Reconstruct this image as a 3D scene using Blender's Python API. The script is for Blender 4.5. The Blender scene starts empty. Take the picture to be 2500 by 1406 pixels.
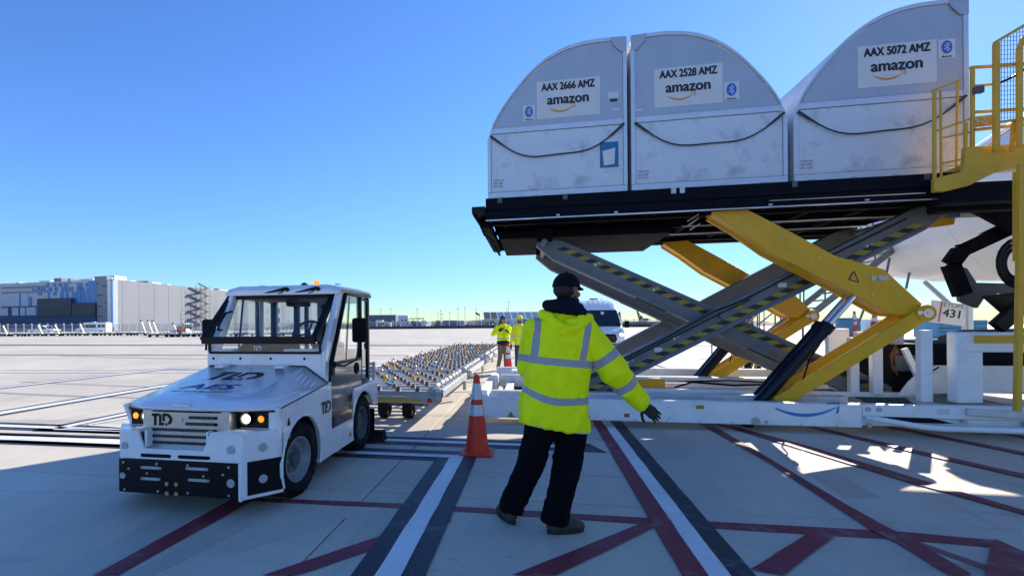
import bpy, bmesh, math, random
from mathutils import Vector, Matrix, noise
random.seed(7)
PI = math.pi
rad = math.radians
sc = bpy.context.scene
COL = sc.collection

# ------------------------------------------------------------------ camera
YAW, ROLL = rad(10.9), rad(.47)
cam_d = bpy.data.cameras.new('camera')
cam = bpy.data.objects.new('camera', cam_d)
COL.objects.link(cam)
sc.camera = cam
cam_d.sensor_width = 36
cam_d.lens = 1200 / 2500 * 36
cam_d.shift_x = (1250 - 1073) / 2500
cam_d.shift_y = (792 - 703) / 2500
cam_d.clip_start = .05
cam_d.clip_end = 6000
cam.matrix_world = Matrix.Translation((0, 0, 1.5)) @ Matrix.Rotation(YAW, 4, 'Z') @ Matrix.Rotation(PI / 2, 4, 'X') @ Matrix.Rotation(-ROLL, 4, 'Z')

# ------------------------------------------------------------------ sky, sun, exposure
SUN_AZ, SUN_EL = rad(34.6), rad(28)          # azimuth from +Y towards +X
world = bpy.data.worlds.new('World')
sc.world = world
world.use_nodes = True
wn = world.node_tree
bg = wn.nodes['Background']
sky = wn.nodes.new('ShaderNodeTexSky')
sky.sky_type = 'NISHITA'
sky.sun_disc = False
sky.sun_elevation = SUN_EL
sky.sun_rotation = SUN_AZ
sky.altitude = 1600
sky.air_density = 1.0
sky.dust_density = .2
sky.ozone_density = 2.2
hsv = wn.nodes.new('ShaderNodeHueSaturation')
hsv.inputs['Saturation'].default_value = 1.0
hsv.inputs['Value'].default_value = 1.0
bw = wn.nodes.new('ShaderNodeRGBToBW'); wn.links.new(sky.outputs[0], bw.inputs[0])
k1 = wn.nodes.new('ShaderNodeMath'); k1.operation = 'MULTIPLY_ADD'; k1.inputs[1].default_value = .22; k1.inputs[2].default_value = .78; wn.links.new(bw.outputs[0], k1.inputs[0])
k2 = wn.nodes.new('ShaderNodeMath'); k2.operation = 'DIVIDE'; k2.inputs[0].default_value = 1; wn.links.new(k1.outputs[0], k2.inputs[1])
k3 = wn.nodes.new('ShaderNodeVectorMath'); k3.operation = 'SCALE'; wn.links.new(sky.outputs[0], k3.inputs[0]); wn.links.new(k2.outputs[0], k3.inputs['Scale'])
wn.links.new(k3.outputs[0], hsv.inputs['Color'])
tint = wn.nodes.new('ShaderNodeVectorMath'); tint.operation = 'MULTIPLY'; tint.inputs[1].default_value = (.79, .87, .93)
wn.links.new(hsv.outputs[0], tint.inputs[0]); gm = wn.nodes.new('ShaderNodeGamma'); gm.inputs[1].default_value = 1.5
sc1 = wn.nodes.new('ShaderNodeVectorMath'); sc1.operation = 'SCALE'; sc1.inputs['Scale'].default_value = .29; wn.links.new(tint.outputs[0], sc1.inputs[0])
sc2 = wn.nodes.new('ShaderNodeVectorMath'); sc2.operation = 'SCALE'; sc2.inputs['Scale'].default_value = 1 / .29; wn.links.new(sc1.outputs[0], gm.inputs[0]); wn.links.new(gm.outputs[0], sc2.inputs[0])
wn.links.new(sc2.outputs[0], bg.inputs['Color'])
bg.inputs['Strength'].default_value = .15
sun_d = bpy.data.lights.new('sun', 'SUN')
sun_d.energy = 3.05
sun_d.angle = rad(.5)
sun_d.color = (1, .925, .80)
sun = bpy.data.objects.new('sun', sun_d)
COL.objects.link(sun)
sdir = Vector((math.sin(SUN_AZ) * math.cos(SUN_EL), math.cos(SUN_AZ) * math.cos(SUN_EL), math.sin(SUN_EL)))
sun.rotation_euler = sdir.to_track_quat('Z', 'Y').to_euler()
sun.location = sdir * 60
sc.view_settings.view_transform = 'Standard'
sc.view_settings.look = 'None'
sc.view_settings.exposure = 1.35
sc.view_settings.gamma = 1
sc.view_settings.use_curve_mapping = False

# ------------------------------------------------------------------ survey helpers (where things stand, read off the photograph)
FW = Vector((-math.sin(YAW), math.cos(YAW), 0))
RT = Vector((math.cos(YAW), math.sin(YAW), 0))
cR, sR = math.cos(ROLL), math.sin(ROLL)
def un(px, py):
    dx, dy = px - 1073, py - 792
    return (dx * cR - dy * sR) / 1200, -(dx * sR + dy * cR) / 1200
def gp(px, py, z=0):                       # point of the ground seen at a pixel
    a, b = un(px, py)
    d = (z - 1.5) / b
    v = FW * d + RT * (a * d)
    return (v.x, v.y)
def at(px, py, d):                         # point at a distance d ahead
    a, b = un(px, py)
    v = FW * d + RT * (a * d)
    return Vector((v.x, v.y, 1.5 + b * d))
def pl(px, py, Y):                         # point of the plane Y = const
    a, b = un(px, py)
    r = FW + RT * a
    d = Y / r.y
    return (r.x * d, 1.5 + b * d)
def on_wall(px, py, A, B):                 # point of the vertical plane through A and B
    a, b = un(px, py)
    r = FW + RT * a
    n = Vector((B[1] - A[1], A[0] - B[0]))
    d = (n.x * A[0] + n.y * A[1]) / (n.x * r.x + n.y * r.y)
    return Vector((r.x * d, r.y * d, 1.5 + b * d))

# ------------------------------------------------------------------ materials
MATS = {}
def mat(name, col, rough=.5, metal=0., var=.08, scale=5., bump=0., bscale=60., coat=0., dirt=0., dcol=(.05, .045, .04), dscale=3., spec=.5, rvar=0., world_co=False, stretch=None):
    if name in MATS: return MATS[name]
    m = bpy.data.materials.new(name)
    m.use_nodes = True
    t = m.node_tree; N = t.nodes; L = t.links
    b = N['Principled BSDF']
    b.inputs['Roughness'].default_value = rough
    b.inputs['Metallic'].default_value = metal
    b.inputs['Coat Weight'].default_value = coat
    b.inputs['Coat Roughness'].default_value = .06
    b.inputs['Specular IOR Level'].default_value = spec
    if world_co:
        co = N.new('ShaderNodeNewGeometry').outputs['Position']
    else:
        co = N.new('ShaderNodeTexCoord').outputs['Object']
    if stretch:
        mp = N.new('ShaderNodeMapping'); mp.inputs['Scale'].default_value = stretch
        L.new(co, mp.inputs[0]); co = mp.outputs[0]
    no = N.new('ShaderNodeTexNoise'); no.inputs['Scale'].default_value = scale; no.inputs['Detail'].default_value = 6
    L.new(co, no.inputs['Vector'])
    mr = N.new('ShaderNodeMapRange')
    mr.inputs[1].default_value = .25; mr.inputs[2].default_value = .75
    mr.inputs[3].default_value = 1 - var; mr.inputs[4].default_value = 1 + var
    L.new(no.outputs[0], mr.inputs[0])
    mx = N.new('ShaderNodeVectorMath'); mx.operation = 'SCALE'
    mx.inputs[0].default_value = col[:3]
    L.new(mr.outputs[0], mx.inputs['Scale'])
    out = mx.outputs[0]
    if dirt > 0:
        n2 = N.new('ShaderNodeTexNoise'); n2.inputs['Scale'].default_value = dscale; n2.inputs['Detail'].default_value = 9; n2.inputs['Roughness'].default_value = .7
        L.new(co, n2.inputs['Vector'])
        r2 = N.new('ShaderNodeMapRange'); r2.inputs[1].default_value = .52; r2.inputs[2].default_value = .75; r2.inputs[3].default_value = 0; r2.inputs[4].default_value = dirt
        L.new(n2.outputs[0], r2.inputs[0])
        mm = N.new('ShaderNodeMix'); mm.data_type = 'RGBA'
        L.new(r2.outputs[0], mm.inputs[0]); L.new(out, mm.inputs[6]); mm.inputs[7].default_value = (*dcol, 1)
        out = mm.outputs[2]
    L.new(out, b.inputs['Base Color'])
    if rvar > 0:
        r3 = N.new('ShaderNodeMapRange'); r3.inputs[1].default_value = .3; r3.inputs[2].default_value = .7
        r3.inputs[3].default_value = max(.03, rough - rvar); r3.inputs[4].default_value = min(1, rough + rvar)
        L.new(no.outputs[0], r3.inputs[0]); L.new(r3.outputs[0], b.inputs['Roughness'])
    if bump > 0:
        nb = N.new('ShaderNodeTexNoise'); nb.inputs['Scale'].default_value = bscale; nb.inputs['Detail'].default_value = 4
        L.new(co, nb.inputs['Vector'])
        bp = N.new('ShaderNodeBump'); bp.inputs['Strength'].default_value = bump; bp.inputs['Distance'].default_value = .01
        L.new(nb.outputs[0], bp.inputs['Height']); L.new(bp.outputs[0], b.inputs['Normal'])
    MATS[name] = m
    return m

def glass_mat(name, tint=(.96, .98, .98), alpha=.72, rough=.02):
    m = bpy.data.materials.new(name); m.use_nodes = True
    t = m.node_tree; N = t.nodes; L = t.links
    for n in list(N):
        if n.type == 'BSDF_PRINCIPLED': N.remove(n)
    o = N['Material Output']
    tr = N.new('ShaderNodeBsdfTransparent'); tr.inputs[0].default_value = (*tint, 1)
    gl = N.new('ShaderNodeBsdfGlossy'); gl.inputs['Roughness'].default_value = rough; gl.inputs[0].default_value = (1, 1, 1, 1)
    lw = N.new('ShaderNodeLayerWeight'); pw = N.new('ShaderNodeMath'); pw.operation = 'POWER'; L.new(lw.outputs['Facing'], pw.inputs[0]); pw.inputs[1].default_value = 4
    fr = N.new('ShaderNodeMapRange'); fr.inputs[3].default_value = .05; fr.inputs[4].default_value = .9; L.new(pw.outputs[0], fr.inputs[0])
    mx = N.new('ShaderNodeMixShader')
    L.new(fr.outputs[0], mx.inputs[0]); L.new(tr.outputs[0], mx.inputs[1]); L.new(gl.outputs[0], mx.inputs[2])
    L.new(mx.outputs[0], o.inputs[0])
    MATS[name] = m
    return m

def emit_mat(name, col, s):
    m = bpy.data.materials.new(name); m.use_nodes = True
    b = m.node_tree.nodes['Principled BSDF']
    b.inputs['Base Color'].default_value = (*col, 1)
    b.inputs['Emission Color'].default_value = (*col, 1)
    b.inputs['Emission Strength'].default_value = s
    b.inputs['Roughness'].default_value = .2
    MATS[name] = m
    return m

WHITE = mat('tug_white_paint', (.88, .88, .88), .22, coat=.5, var=.04, dirt=.30, dscale=4, dcol=(.52, .50, .47), rvar=.08)
WHITE2 = mat('loader_white_paint', (.88, .87, .86), .42, var=.05, dirt=.28, dscale=4, dcol=(.4, .38, .34), bump=.05)
BLACK = mat('satin_black', (.004, .004, .007), .4, var=.2, spec=.22)
BLACKM = mat('matt_black', (.005, .005, .008), .8, spec=.2, var=.2, bump=.2)
RUBBER = mat('tyre_rubber', (.010, .010, .011), .85, spec=.25, var=.25, bump=.4, bscale=90, dirt=.3, dcol=(.12, .11, .1))
STEEL = mat('bright_steel', (.55, .55, .56), .28, metal=.9, var=.1)
GALV = mat('galvanised_steel', (.62, .63, .64), .5, metal=.35, var=.16, scale=9, dirt=.35, dcol=(.3, .28, .25), dscale=6)
GALV2 = mat('dolly_galvanised', (.50, .50, .49), .5, metal=.3, var=.2, scale=9, dirt=.5, dcol=(.16, .14, .12), dscale=6)
RIMG = mat('rim_grey', (.30, .32, .34), .45, metal=.3, var=.12, dirt=.4, dcol=(.1, .09, .08))
BRUSHED = mat('brushed_steel_plate', (.50, .50, .47), .36, metal=.75, var=.12, scale=12, dirt=.2, dcol=(.3, .29, .25), stretch=(1, 1, 4))
GREY = mat('grey_arm_paint', (.15, .16, .175), .45, var=.12, dirt=.5, dscale=3, dcol=(.08, .075, .065), bump=.08)
DGREY = mat('dark_grey_frame', (.10, .11, .12), .6, var=.2, dirt=.3)
NAVYBLACK = mat('platform_black_steel', (.008, .009, .014), .8, spec=.08, var=.25, dirt=.3, dcol=(.02, .02, .02))
YELLOW = mat('machine_yellow_paint', (.80, .42, .008), .40, var=.07, dirt=.22, dscale=3, dcol=(.28, .2, .04), bump=.04)
YELLOW2 = mat('safety_yellow_paint', (.70, .40, .03), .42, var=.08, dirt=.25, dcol=(.25, .18, .05))
HYEL = mat('hazard_yellow', (.34, .28, .03), .55, var=.1, dirt=.2)
HBLK = mat('hazard_black', (.02, .02, .025), .55)
ALU = mat('container_aluminium', (.68, .69, .70), .42, metal=.25, var=.07, scale=2.5, dirt=.95, dcol=(.29, .30, .31), dscale=2.2, rvar=.08, bump=.05, bscale=12)
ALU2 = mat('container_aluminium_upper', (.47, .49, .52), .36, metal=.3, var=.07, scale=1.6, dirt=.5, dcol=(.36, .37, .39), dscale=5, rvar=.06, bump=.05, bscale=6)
ALUF = mat('container_edge_rail', (.66, .68, .71), .4, metal=.4, var=.05, dirt=.2, dcol=(.4, .4, .4))
ROPE = mat('green_black_rope', (.035, .055, .05), .8)
PLACARD = mat('placard_film', (.68, .68, .66), .4, var=.05, dirt=.15, dcol=(.5, .5, .5))
INK = mat('black_ink', (.02, .02, .025), .5, var=.05)
INKG = mat('grey_print', (.22, .22, .24), .6)
ORANGEP = mat('orange_print', (.75, .28, .04), .5)
BLUEP = mat('blue_print', (.03, .13, .55), .4)
SKYP = mat('sky_blue_print', (.02, .22, .52), .4)
NAVYP = mat('navy_print', (.02, .03, .22), .4)
POUCH = mat('blue_pouch_film', (.02, .17, .33), .25, var=.15)
PAPER = mat('white_paper', (.75, .75, .73), .7, var=.08, bump=.6, bscale=30)
CONEO = mat('cone_orange', (.80, .045, .012), .5, var=.08, dirt=.25, dscale=8, dcol=(.25, .03, .02))
REFL = mat('reflective_tape', (.62, .64, .66), .35, var=.08, scale=20, metal=.2)
LAMPW = emit_mat('headlamp_lit', (1, .95, .85), 3.5)
AMBER = emit_mat('amber_lamp', (1, .33, .02), .9)
AMBERD = mat('amber_plastic', (.75, .22, .02), .2)
REDL = mat('red_reflector', (.6, .03, .02), .3)
CREAM = mat('cream_paint', (.72, .65, .45), .5, dirt=.2)
SCREEN = glass_mat('cab_glass')
DGLASS = mat('dark_window_glass', (.012, .018, .022), .06, var=.1, spec=.8)
SEAT = mat('seat_vinyl', (.02, .02, .022), .55)
SKIN = mat('skin', (.42, .22, .15), .55, var=.1)
SKIND = mat('skin_brown', (.20, .10, .065), .55, var=.1)
BCAN = mat('aircraft_white_paint', (.74, .74, .73), .35, var=.04, scale=1.2, dirt=.15, dcol=(.5, .49, .46))
CYB = mat('cylinder_black_paint', (.006, .007, .014), .33, spec=.3, var=.15)
CHROME = mat('chrome_rod', (.65, .68, .75), .12, metal=1., var=.05)
BLUEM = mat('blue_cabinet_paint', (.06, .24, .42), .45, dirt=.2)
REDM = mat('red_paint', (.55, .05, .03), .5)

# ------------------------------------------------------------------ mesh builder
class MB:
    def __init__(s): s.v = []; s.f = []; s.mi = []; s.cur = 0
    def add(s, vs, fs, mi=None):
        n = len(s.v); s.v += [tuple(v) for v in vs]
        for f in fs: s.f.append([n + i for i in f]); s.mi.append(s.cur if mi is None else mi)
        return s
    def box(s, x0, x1, y0, y1, z0, z1, mi=None):
        return s.add([(x0, y0, z0), (x1, y0, z0), (x1, y1, z0), (x0, y1, z0), (x0, y0, z1), (x1, y0, z1), (x1, y1, z1), (x0, y1, z1)],
                     [(0, 3, 2, 1), (4, 5, 6, 7), (0, 1, 5, 4), (1, 2, 6, 5), (2, 3, 7, 6), (3, 0, 4, 7)], mi)
    def hexa(s, p, mi=None):
        return s.add(p, [(0, 3, 2, 1), (4, 5, 6, 7), (0, 1, 5, 4), (1, 2, 6, 5), (2, 3, 7, 6), (3, 0, 4, 7)], mi)
    def prism(s, poly, axis, a, b, mi=None):          # poly in the two other axes, extruded a..b
        n = len(poly)
        def P(p, t):
            return (t, p[0], p[1]) if axis == 'x' else (p[0], t, p[1]) if axis == 'y' else (p[0], p[1], t)
        vs = [P(p, a) for p in poly] + [P(p, b) for p in poly]
        fs = [tuple(range(n)), tuple(reversed(range(n, 2 * n)))] + [(i, (i + 1) % n, n + (i + 1) % n, n + i)[::-1] for i in range(n)]
        return s.add(vs, fs, mi)
    def bar(s, p0, p1, w, h, up=(0, 0, 1), mi=None):   # box beam between two points; w across, h along up
        p0, p1 = Vector(p0), Vector(p1); d = (p1 - p0).normalized(); up = Vector(up)
        sd = d.cross(up)
        if sd.length < 1e-4: sd = d.cross(Vector((1, 0, 0)))
        sd.normalize(); u = sd.cross(d).normalized()
        a, b = sd * w / 2, u * h / 2
        return s.hexa([p0 - a - b, p0 + a - b, p1 + a - b, p1 - a - b, p0 - a + b, p0 + a + b, p1 + a + b, p1 - a + b], mi)
    def cyl(s, p0, p1, r, n=12, r2=None, mi=None, caps=True):
        p0, p1 = Vector(p0), Vector(p1); d = (p1 - p0).normalized()
        a = d.orthogonal().normalized(); b = d.cross(a); r2 = r if r2 is None else r2
        vs = []
        for p, rr in ((p0, r), (p1, r2)):
            for i in range(n):
                t = 2 * PI * i / n; vs.append(p + (a * math.cos(t) + b * math.sin(t)) * rr)
        fs = [(i, (i + 1) % n, n + (i + 1) % n, n + i) for i in range(n)]
        if caps: fs += [tuple(reversed(range(n))), tuple(range(n, 2 * n))]
        return s.add(vs, fs, mi)
    def tube(s, pts, r, n=8, mi=None, closed=False):
        pts = [Vector(p) for p in pts]; k = len(pts); vs = []; a = None
        for i, p in enumerate(pts):
            if closed: d = pts[(i + 1) % k] - pts[i - 1]
            else: d = pts[min(i + 1, k - 1)] - pts[max(i - 1, 0)]
            d.normalize()
            if a is None: a = d.orthogonal().normalized()
            a = (a - d * a.dot(d)).normalized(); b = d.cross(a)
            rr = r[i] if isinstance(r, (list, tuple)) else r
            vs += [p + (a * math.cos(2 * PI * j / n) + b * math.sin(2 * PI * j / n)) * rr for j in range(n)]
        fs = []
        for i in range(k if closed else k - 1):
            i2 = (i + 1) % k
            fs += [(i * n + j, i * n + (j + 1) % n, i2 * n + (j + 1) % n, i2 * n + j) for j in range(n)]
        if not closed: fs += [tuple(reversed(range(n))), tuple(range((k - 1) * n, k * n))]
        return s.add(vs, fs, mi)
    def lathe(s, prof, O, axis, n=24, mi=None):        # prof: (radius, along)
        O = Vector(O); d = Vector(axis).normalized(); a = d.orthogonal().normalized(); b = d.cross(a); vs = []
        for r, h in prof:
            vs += [O + d * h + (a * math.cos(2 * PI * j / n) + b * math.sin(2 * PI * j / n)) * max(r, 1e-4) for j in range(n)]
        fs = []
        for i in range(len(prof) - 1):
            fs += [(i * n + j, i * n + (j + 1) % n, (i + 1) * n + (j + 1) % n, (i + 1) * n + j) for j in range(n)]
        return s.add(vs, fs, mi)
    def ball(s, c, r, n=12, m=8, mi=None):
        rx, ry, rz = (r, r, r) if not isinstance(r, (tuple, list)) else r
        vs = []
        for i in range(m + 1):
            t = PI * i / m
            for j in range(n):
                f = 2 * PI * j / n
                vs.append((c[0] + rx * math.sin(t) * math.cos(f), c[1] + ry * math.sin(t) * math.sin(f), c[2] + rz * math.cos(t)))
        fs = [(i * n + j, (i + 1) * n + j, (i + 1) * n + (j + 1) % n, i * n + (j + 1) % n) for i in range(m) for j in range(n)]
        return s.add(vs, fs, mi)
    def poly(s, pts, mi=None): return s.add(pts, [tuple(range(len(pts)))], mi)
    def obj(s, name, m, parent=None, smooth=False, bevel=0, label=None, w=False, seg=2, ang=35):
        vs = s.v
        if w and parent is not None:
            o = parent
            while o.parent: o = o.parent
            L = o.location; vs = [(v[0] - L[0], v[1] - L[1], v[2] - L[2]) for v in vs]
        me = bpy.data.meshes.new(name)
        me.from_pydata(vs, [], s.f)
        ms = m if isinstance(m, (list, tuple)) else [m]
        for x in ms: me.materials.append(x)
        if len(ms) > 1: me.polygons.foreach_set('material_index', s.mi)
        bm = bmesh.new(); bm.from_mesh(me); bmesh.ops.recalc_face_normals(bm, faces=bm.faces); bm.to_mesh(me); bm.free()
        if smooth: me.shade_smooth(); me.set_sharp_from_angle(angle=rad(ang))
        me.update()
        o = bpy.data.objects.new(name, me); COL.objects.link(o); o.parent = parent
        if bevel:
            b = o.modifiers.new('bevel', 'BEVEL'); b.width = bevel; b.segments = seg; b.limit_method = 'ANGLE'; b.angle_limit = rad(40)
            if smooth is False: me.shade_smooth(); me.set_sharp_from_angle(angle=rad(30))
        if label: o['label'] = label
        return o

def tag(o, label, cat, group=None):
    o['label'] = label; o['category'] = cat
    if group: o['group'] = group
    return o
def thing(name, label, cat, loc=(0, 0, 0), rz=0, group=None):
    o = bpy.data.objects.new(name, None); o.empty_display_size = .2
    COL.objects.link(o); o.location = loc; o.rotation_euler = (0, 0, rz)
    return tag(o, label, cat, group)
def struct(o): o['kind'] = 'structure'; return o
def stuff(o): o['kind'] = 'stuff'; return o
def dup(root, loc, rz=None, label=None, group=None, only=None):
    r = root.copy(); COL.objects.link(r); r.location = loc
    if rz is not None: r.rotation_euler = (0, 0, rz)
    if label: r['label'] = label
    if group: r['group'] = group
    for ch in list(root.children):
        if only and ch.name.split('.')[0] not in only: continue
        c = ch.copy(); COL.objects.link(c); c.parent = r
        for g in ch.children:
            d = g.copy(); COL.objects.link(d); d.parent = c
    return r
def inst(o, parent, mtx=None, name=None):           # a further piece sharing the mesh
    c = o.copy(); COL.objects.link(c); c.parent = parent
    if mtx is not None: c.matrix_local = mtx
    return c

# flat print: (O, U, V) frame; 2-D shapes mapped on to it
def fr(F, x, y, n=.0):
    O, U, V = F
    N_ = U.cross(V)
    return O + U * x + V * y + N_ * n
def frame(O, U, V): return (Vector(O), Vector(U).normalized(), Vector(V).normalized())
def text_obj(name, s, F, h, m, parent, align='CENTER', bold=.0, xs=1., w=False, shear=0, n=.003):
    reps = [(-bold * 1.1, 0), (bold * 1.1, 0), (0, bold * .8), (0, -bold * .8), (-bold * .6, bold * .5), (bold * .6, -bold * .5)] if bold else [(0, 0)]
    cu = bpy.data.curves.new('t', 'FONT'); cu.body = s; cu.size = 1; cu.align_x = align; cu.offset = 0
    cu.resolution_u = 4; cu.shear = shear
    o = bpy.data.objects.new('t', cu); COL.objects.link(o)
    bpy.context.view_layer.update()
    me = o.to_mesh()
    base_v = [tuple(v.co) for v in me.vertices]; base_f = [tuple(p.vertices) for p in me.polygons]; vs = []; fs = []
    for k, (ox_, oy_) in enumerate(reps):
        o0 = len(vs); vs += [fr(F, (v[0] + ox_) * h * xs / .73, (v[1] + oy_) * h / .73, n + .0004 * k) for v in base_v]; fs += [tuple(i + o0 for i in p) for p in base_f]
    o.to_mesh_clear()
    bpy.data.objects.remove(o); bpy.data.curves.remove(cu)
    mb = MB(); mb.add(vs, fs)
    return mb.obj(name, m, parent, w=w)
def decal(name, polys, F, m, parent, w=False, n=.003):
    mb = MB()
    for k, p in enumerate(polys):
        mb.add([fr(F, x, y, n) for x, y in p], [tuple(range(len(p)))])
    return mb.obj(name, m, parent, w=w)
def arc_band(x0, x1, y0, depth, t, n=14, taper=True):   # smile: quads below the chord
    q = []
    for i in range(n):
        a, b = i / n, (i + 1) / n
        def P(u):
            x = x0 + (x1 - x0) * u; y = y0 - depth * 4 * u * (1 - u) + .25 * depth * u
            th = t * (.25 + .75 * math.sin(PI * min(1, u * .9 + .08))) if taper else t
            return x, y, th
        xa, ya, ta = P(a); xb, yb, tb = P(b)
        q.append([(xa, ya - ta / 2), (xb, yb - tb / 2), (xb, yb + tb / 2), (xa, ya + ta / 2)])
    return q
def smile(x0, x1, y0, depth, t):
    q = arc_band(x0, x1 - t * .3, y0, depth, t)
    h = (x1 - x0) * .12
    yy = y0 + .22 * depth
    q.append([(x1 - h * 1.5, yy + h * .35), (x1 - h * 1.35, yy + h * .75), (x1 + h * .35, yy + h * .85), (x1 + h * .1, yy + h * .45)])
    q.append([(x1 + h * .1, yy + h * .45), (x1 + h * .35, yy + h * .85), (x1 + h * .15, yy - h * .75), (x1 - h * .25, yy - h * .95)])
    return q
def tld(h):      # the three block letters with their slanted cuts
    q = [[(0, .76), (.05, 1), (.62, 1), (.62, .76)], [(.2, 0), (.2, .759), (.44, .759), (.44, 0)],
         [(.68, 0), (.68, 1), (.90, .86), (.90, 0)], [(.901, 0), (.901, .22), (1.20, .22), (1.10, 0)]]
    n = 12
    for i in range(n):
        a, b = -PI / 2 + PI * i / n, -PI / 2 + PI * (i + 1) / n
        if i == 1: continue
        f = lambda t, r: (1.36 + r * math.cos(t) * 1.1, .5 + r * math.sin(t))
        q.append([f(a, .27), f(b, .27), f(b, .5), f(a, .5)])
    q.append([(1.0, .77), (1.0, 1), (1.36, 1), (1.36, .77)]); q.append([(1.26, 0), (1.34, .23), (1.36, .23), (1.36, 0)])
    q.append([(1.0, .38), (1.0, .769), (1.21, .769), (1.21, .32)])
    return [[(x * h, y * h) for x, y in p] for p in q]
# ================================================================== GROUND
def concrete(name, base=(.65, .575, .455), joints=False):
    m = bpy.data.materials.new(name); m.use_nodes = True
    t = m.node_tree; N = t.nodes; L = t.links; b = N['Principled BSDF']
    pos = N.new('ShaderNodeNewGeometry').outputs['Position']
    def nz(scale, det=5, rough=.6, st=None, dist=0):
        n = N.new('ShaderNodeTexNoise'); n.inputs['Scale'].default_value = scale; n.inputs['Detail'].default_value = det
        n.inputs['Roughness'].default_value = rough; n.inputs['Distortion'].default_value = dist
        if st:
            mp = N.new('ShaderNodeMapping'); mp.inputs['Scale'].default_value = st; L.new(pos, mp.inputs[0]); L.new(mp.outputs[0], n.inputs['Vector'])
        else: L.new(pos, n.inputs['Vector'])
        return n.outputs[0]
    def rng(o, a, b_, c, d):
        r = N.new('ShaderNodeMapRange'); r.inputs[1].default_value = a; r.inputs[2].default_value = b_; r.inputs[3].default_value = c; r.inputs[4].default_value = d
        L.new(o, r.inputs[0]); return r.outputs[0]
    def mul(a, b_):
        r = N.new('ShaderNodeMath'); r.operation = 'MULTIPLY'; L.new(a, r.inputs[0]); L.new(b_, r.inputs[1]); return r.outputs[0]
    f = rng(nz(.45, 7, .65), .3, .7, .84, 1.10)
    f = mul(f, rng(nz(1.7, 8, .7, (1, .35, 1)), .3, .7, .93, 1.06))
    f = mul(f, rng(nz(75, 4, .7), .3, .7, .82, 1.15))
    f = mul(f, rng(nz(260, 2), .3, .7, .88, 1.10))
    f = mul(f, rng(nz(.9, 3, .5, (.18, 1.6, 1), 1.5), .60, .72, 1, .72))     # long scuffs and tyre drags
    f = mul(f, rng(nz(1.1, 4, .6, (1.5, .25, 1), .8), .60, .72, 1, .78))
    f = mul(f, rng(nz(2.3, 9, .8), .64, .71, 1, .74))
    f = mul(f, rng(nz(.12, 3), .35, .65, .93, 1.05))
    f = mul(f, rng(nz(1.3, 3, .45, (1, 1, 1), .6), .66, .78, 1, .70))
    f = mul(f, rng(nz(7, 2, .4, (.6, 1.4, 1), .4), .72, .80, 1, .72))
    f = mul(f, rng(nz(40, 2, .5), .68, .78, 1, .80))
    oi = N.new('ShaderNodeObjectInfo').outputs['Random']
    f = mul(f, rng(oi, 0, 1, .95, 1.04))
    if joints:
        sp = N.new('ShaderNodeSeparateXYZ'); L.new(pos, sp.inputs[0])
        for ax, o0, pitch in ((0, JX, SP), (1, JY, SP)):
            a = N.new('ShaderNodeMath'); a.operation = 'SUBTRACT'; L.new(sp.outputs[ax], a.inputs[0]); a.inputs[1].default_value = o0
            q = N.new('ShaderNodeMath'); q.operation = 'PINGPONG'; L.new(a.outputs[0], q.inputs[0]); q.inputs[1].default_value = pitch / 2
            g = N.new('ShaderNodeMath'); g.operation = 'GREATER_THAN'; L.new(q.outputs[0], g.inputs[0]); g.inputs[1].default_value = .04
            f = mul(f, rng(g.outputs[0], 0, 1, .55, 1))
    s = N.new('ShaderNodeVectorMath'); s.operation = 'SCALE'; s.inputs[0].default_value = base; L.new(f, s.inputs['Scale'])
    L.new(s.outputs[0], b.inputs['Base Color'])
    b.inputs['Roughness'].default_value = .75
    L.new(rng(nz(3, 5), .3, .7, .62, .88), b.inputs['Roughness'])
    bp = N.new('ShaderNodeBump'); bp.inputs['Strength'].default_value = .25; bp.inputs['Distance'].default_value = .004
    L.new(nz(160, 4), bp.inputs['Height']); L.new(bp.outputs[0], b.inputs['Normal'])
    return m
JX, JY, SP = -1.46, 4.24, 7.6
SLAB = concrete('apron_concrete')
FARC = concrete('apron_concrete_far', joints=True)
NX0, NX1, NY0, NY1 = -9, 10, -2, 9
g = MB()
xa, xb, ya, yb = JX + NX0 * SP, JX + NX1 * SP, JY + NY0 * SP, JY + NY1 * SP
R_ = 2500
for (x0, x1, y0, y1) in ((-R_, xa, -R_, R_), (xb, R_, -R_, R_), (xa, xb, -R_, ya), (xa, xb, yb, R_)):
    g.add([(x0, y0, 0), (x1, y0, 0), (x1, y1, 0), (x0, y1, 0)], [(0, 1, 2, 3)])
g.add([(xa, ya, -.05), (xb, ya, -.05), (xb, yb, -.05), (xa, yb, -.05)], [(0, 1, 2, 3)], 1)
JOINT = mat('joint_sealant', (.16, .15, .14), .8)
ground = struct(g.obj('ground', [FARC, JOINT]))
sb = MB(); e = .007
sb.box(e, SP - e, e, SP - e, -.05, 0)
slab0 = sb.obj('concrete_slab', SLAB, ground, bevel=.006)
first = True
for i in range(NX0, NX1):
    for j in range(NY0, NY1):
        p = (JX + i * SP, JY + j * SP, 0)
        if first: slab0.location = p; first = False
        else:
            c_ = slab0.copy(); COL.objects.link(c_); c_.location = p

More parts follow.
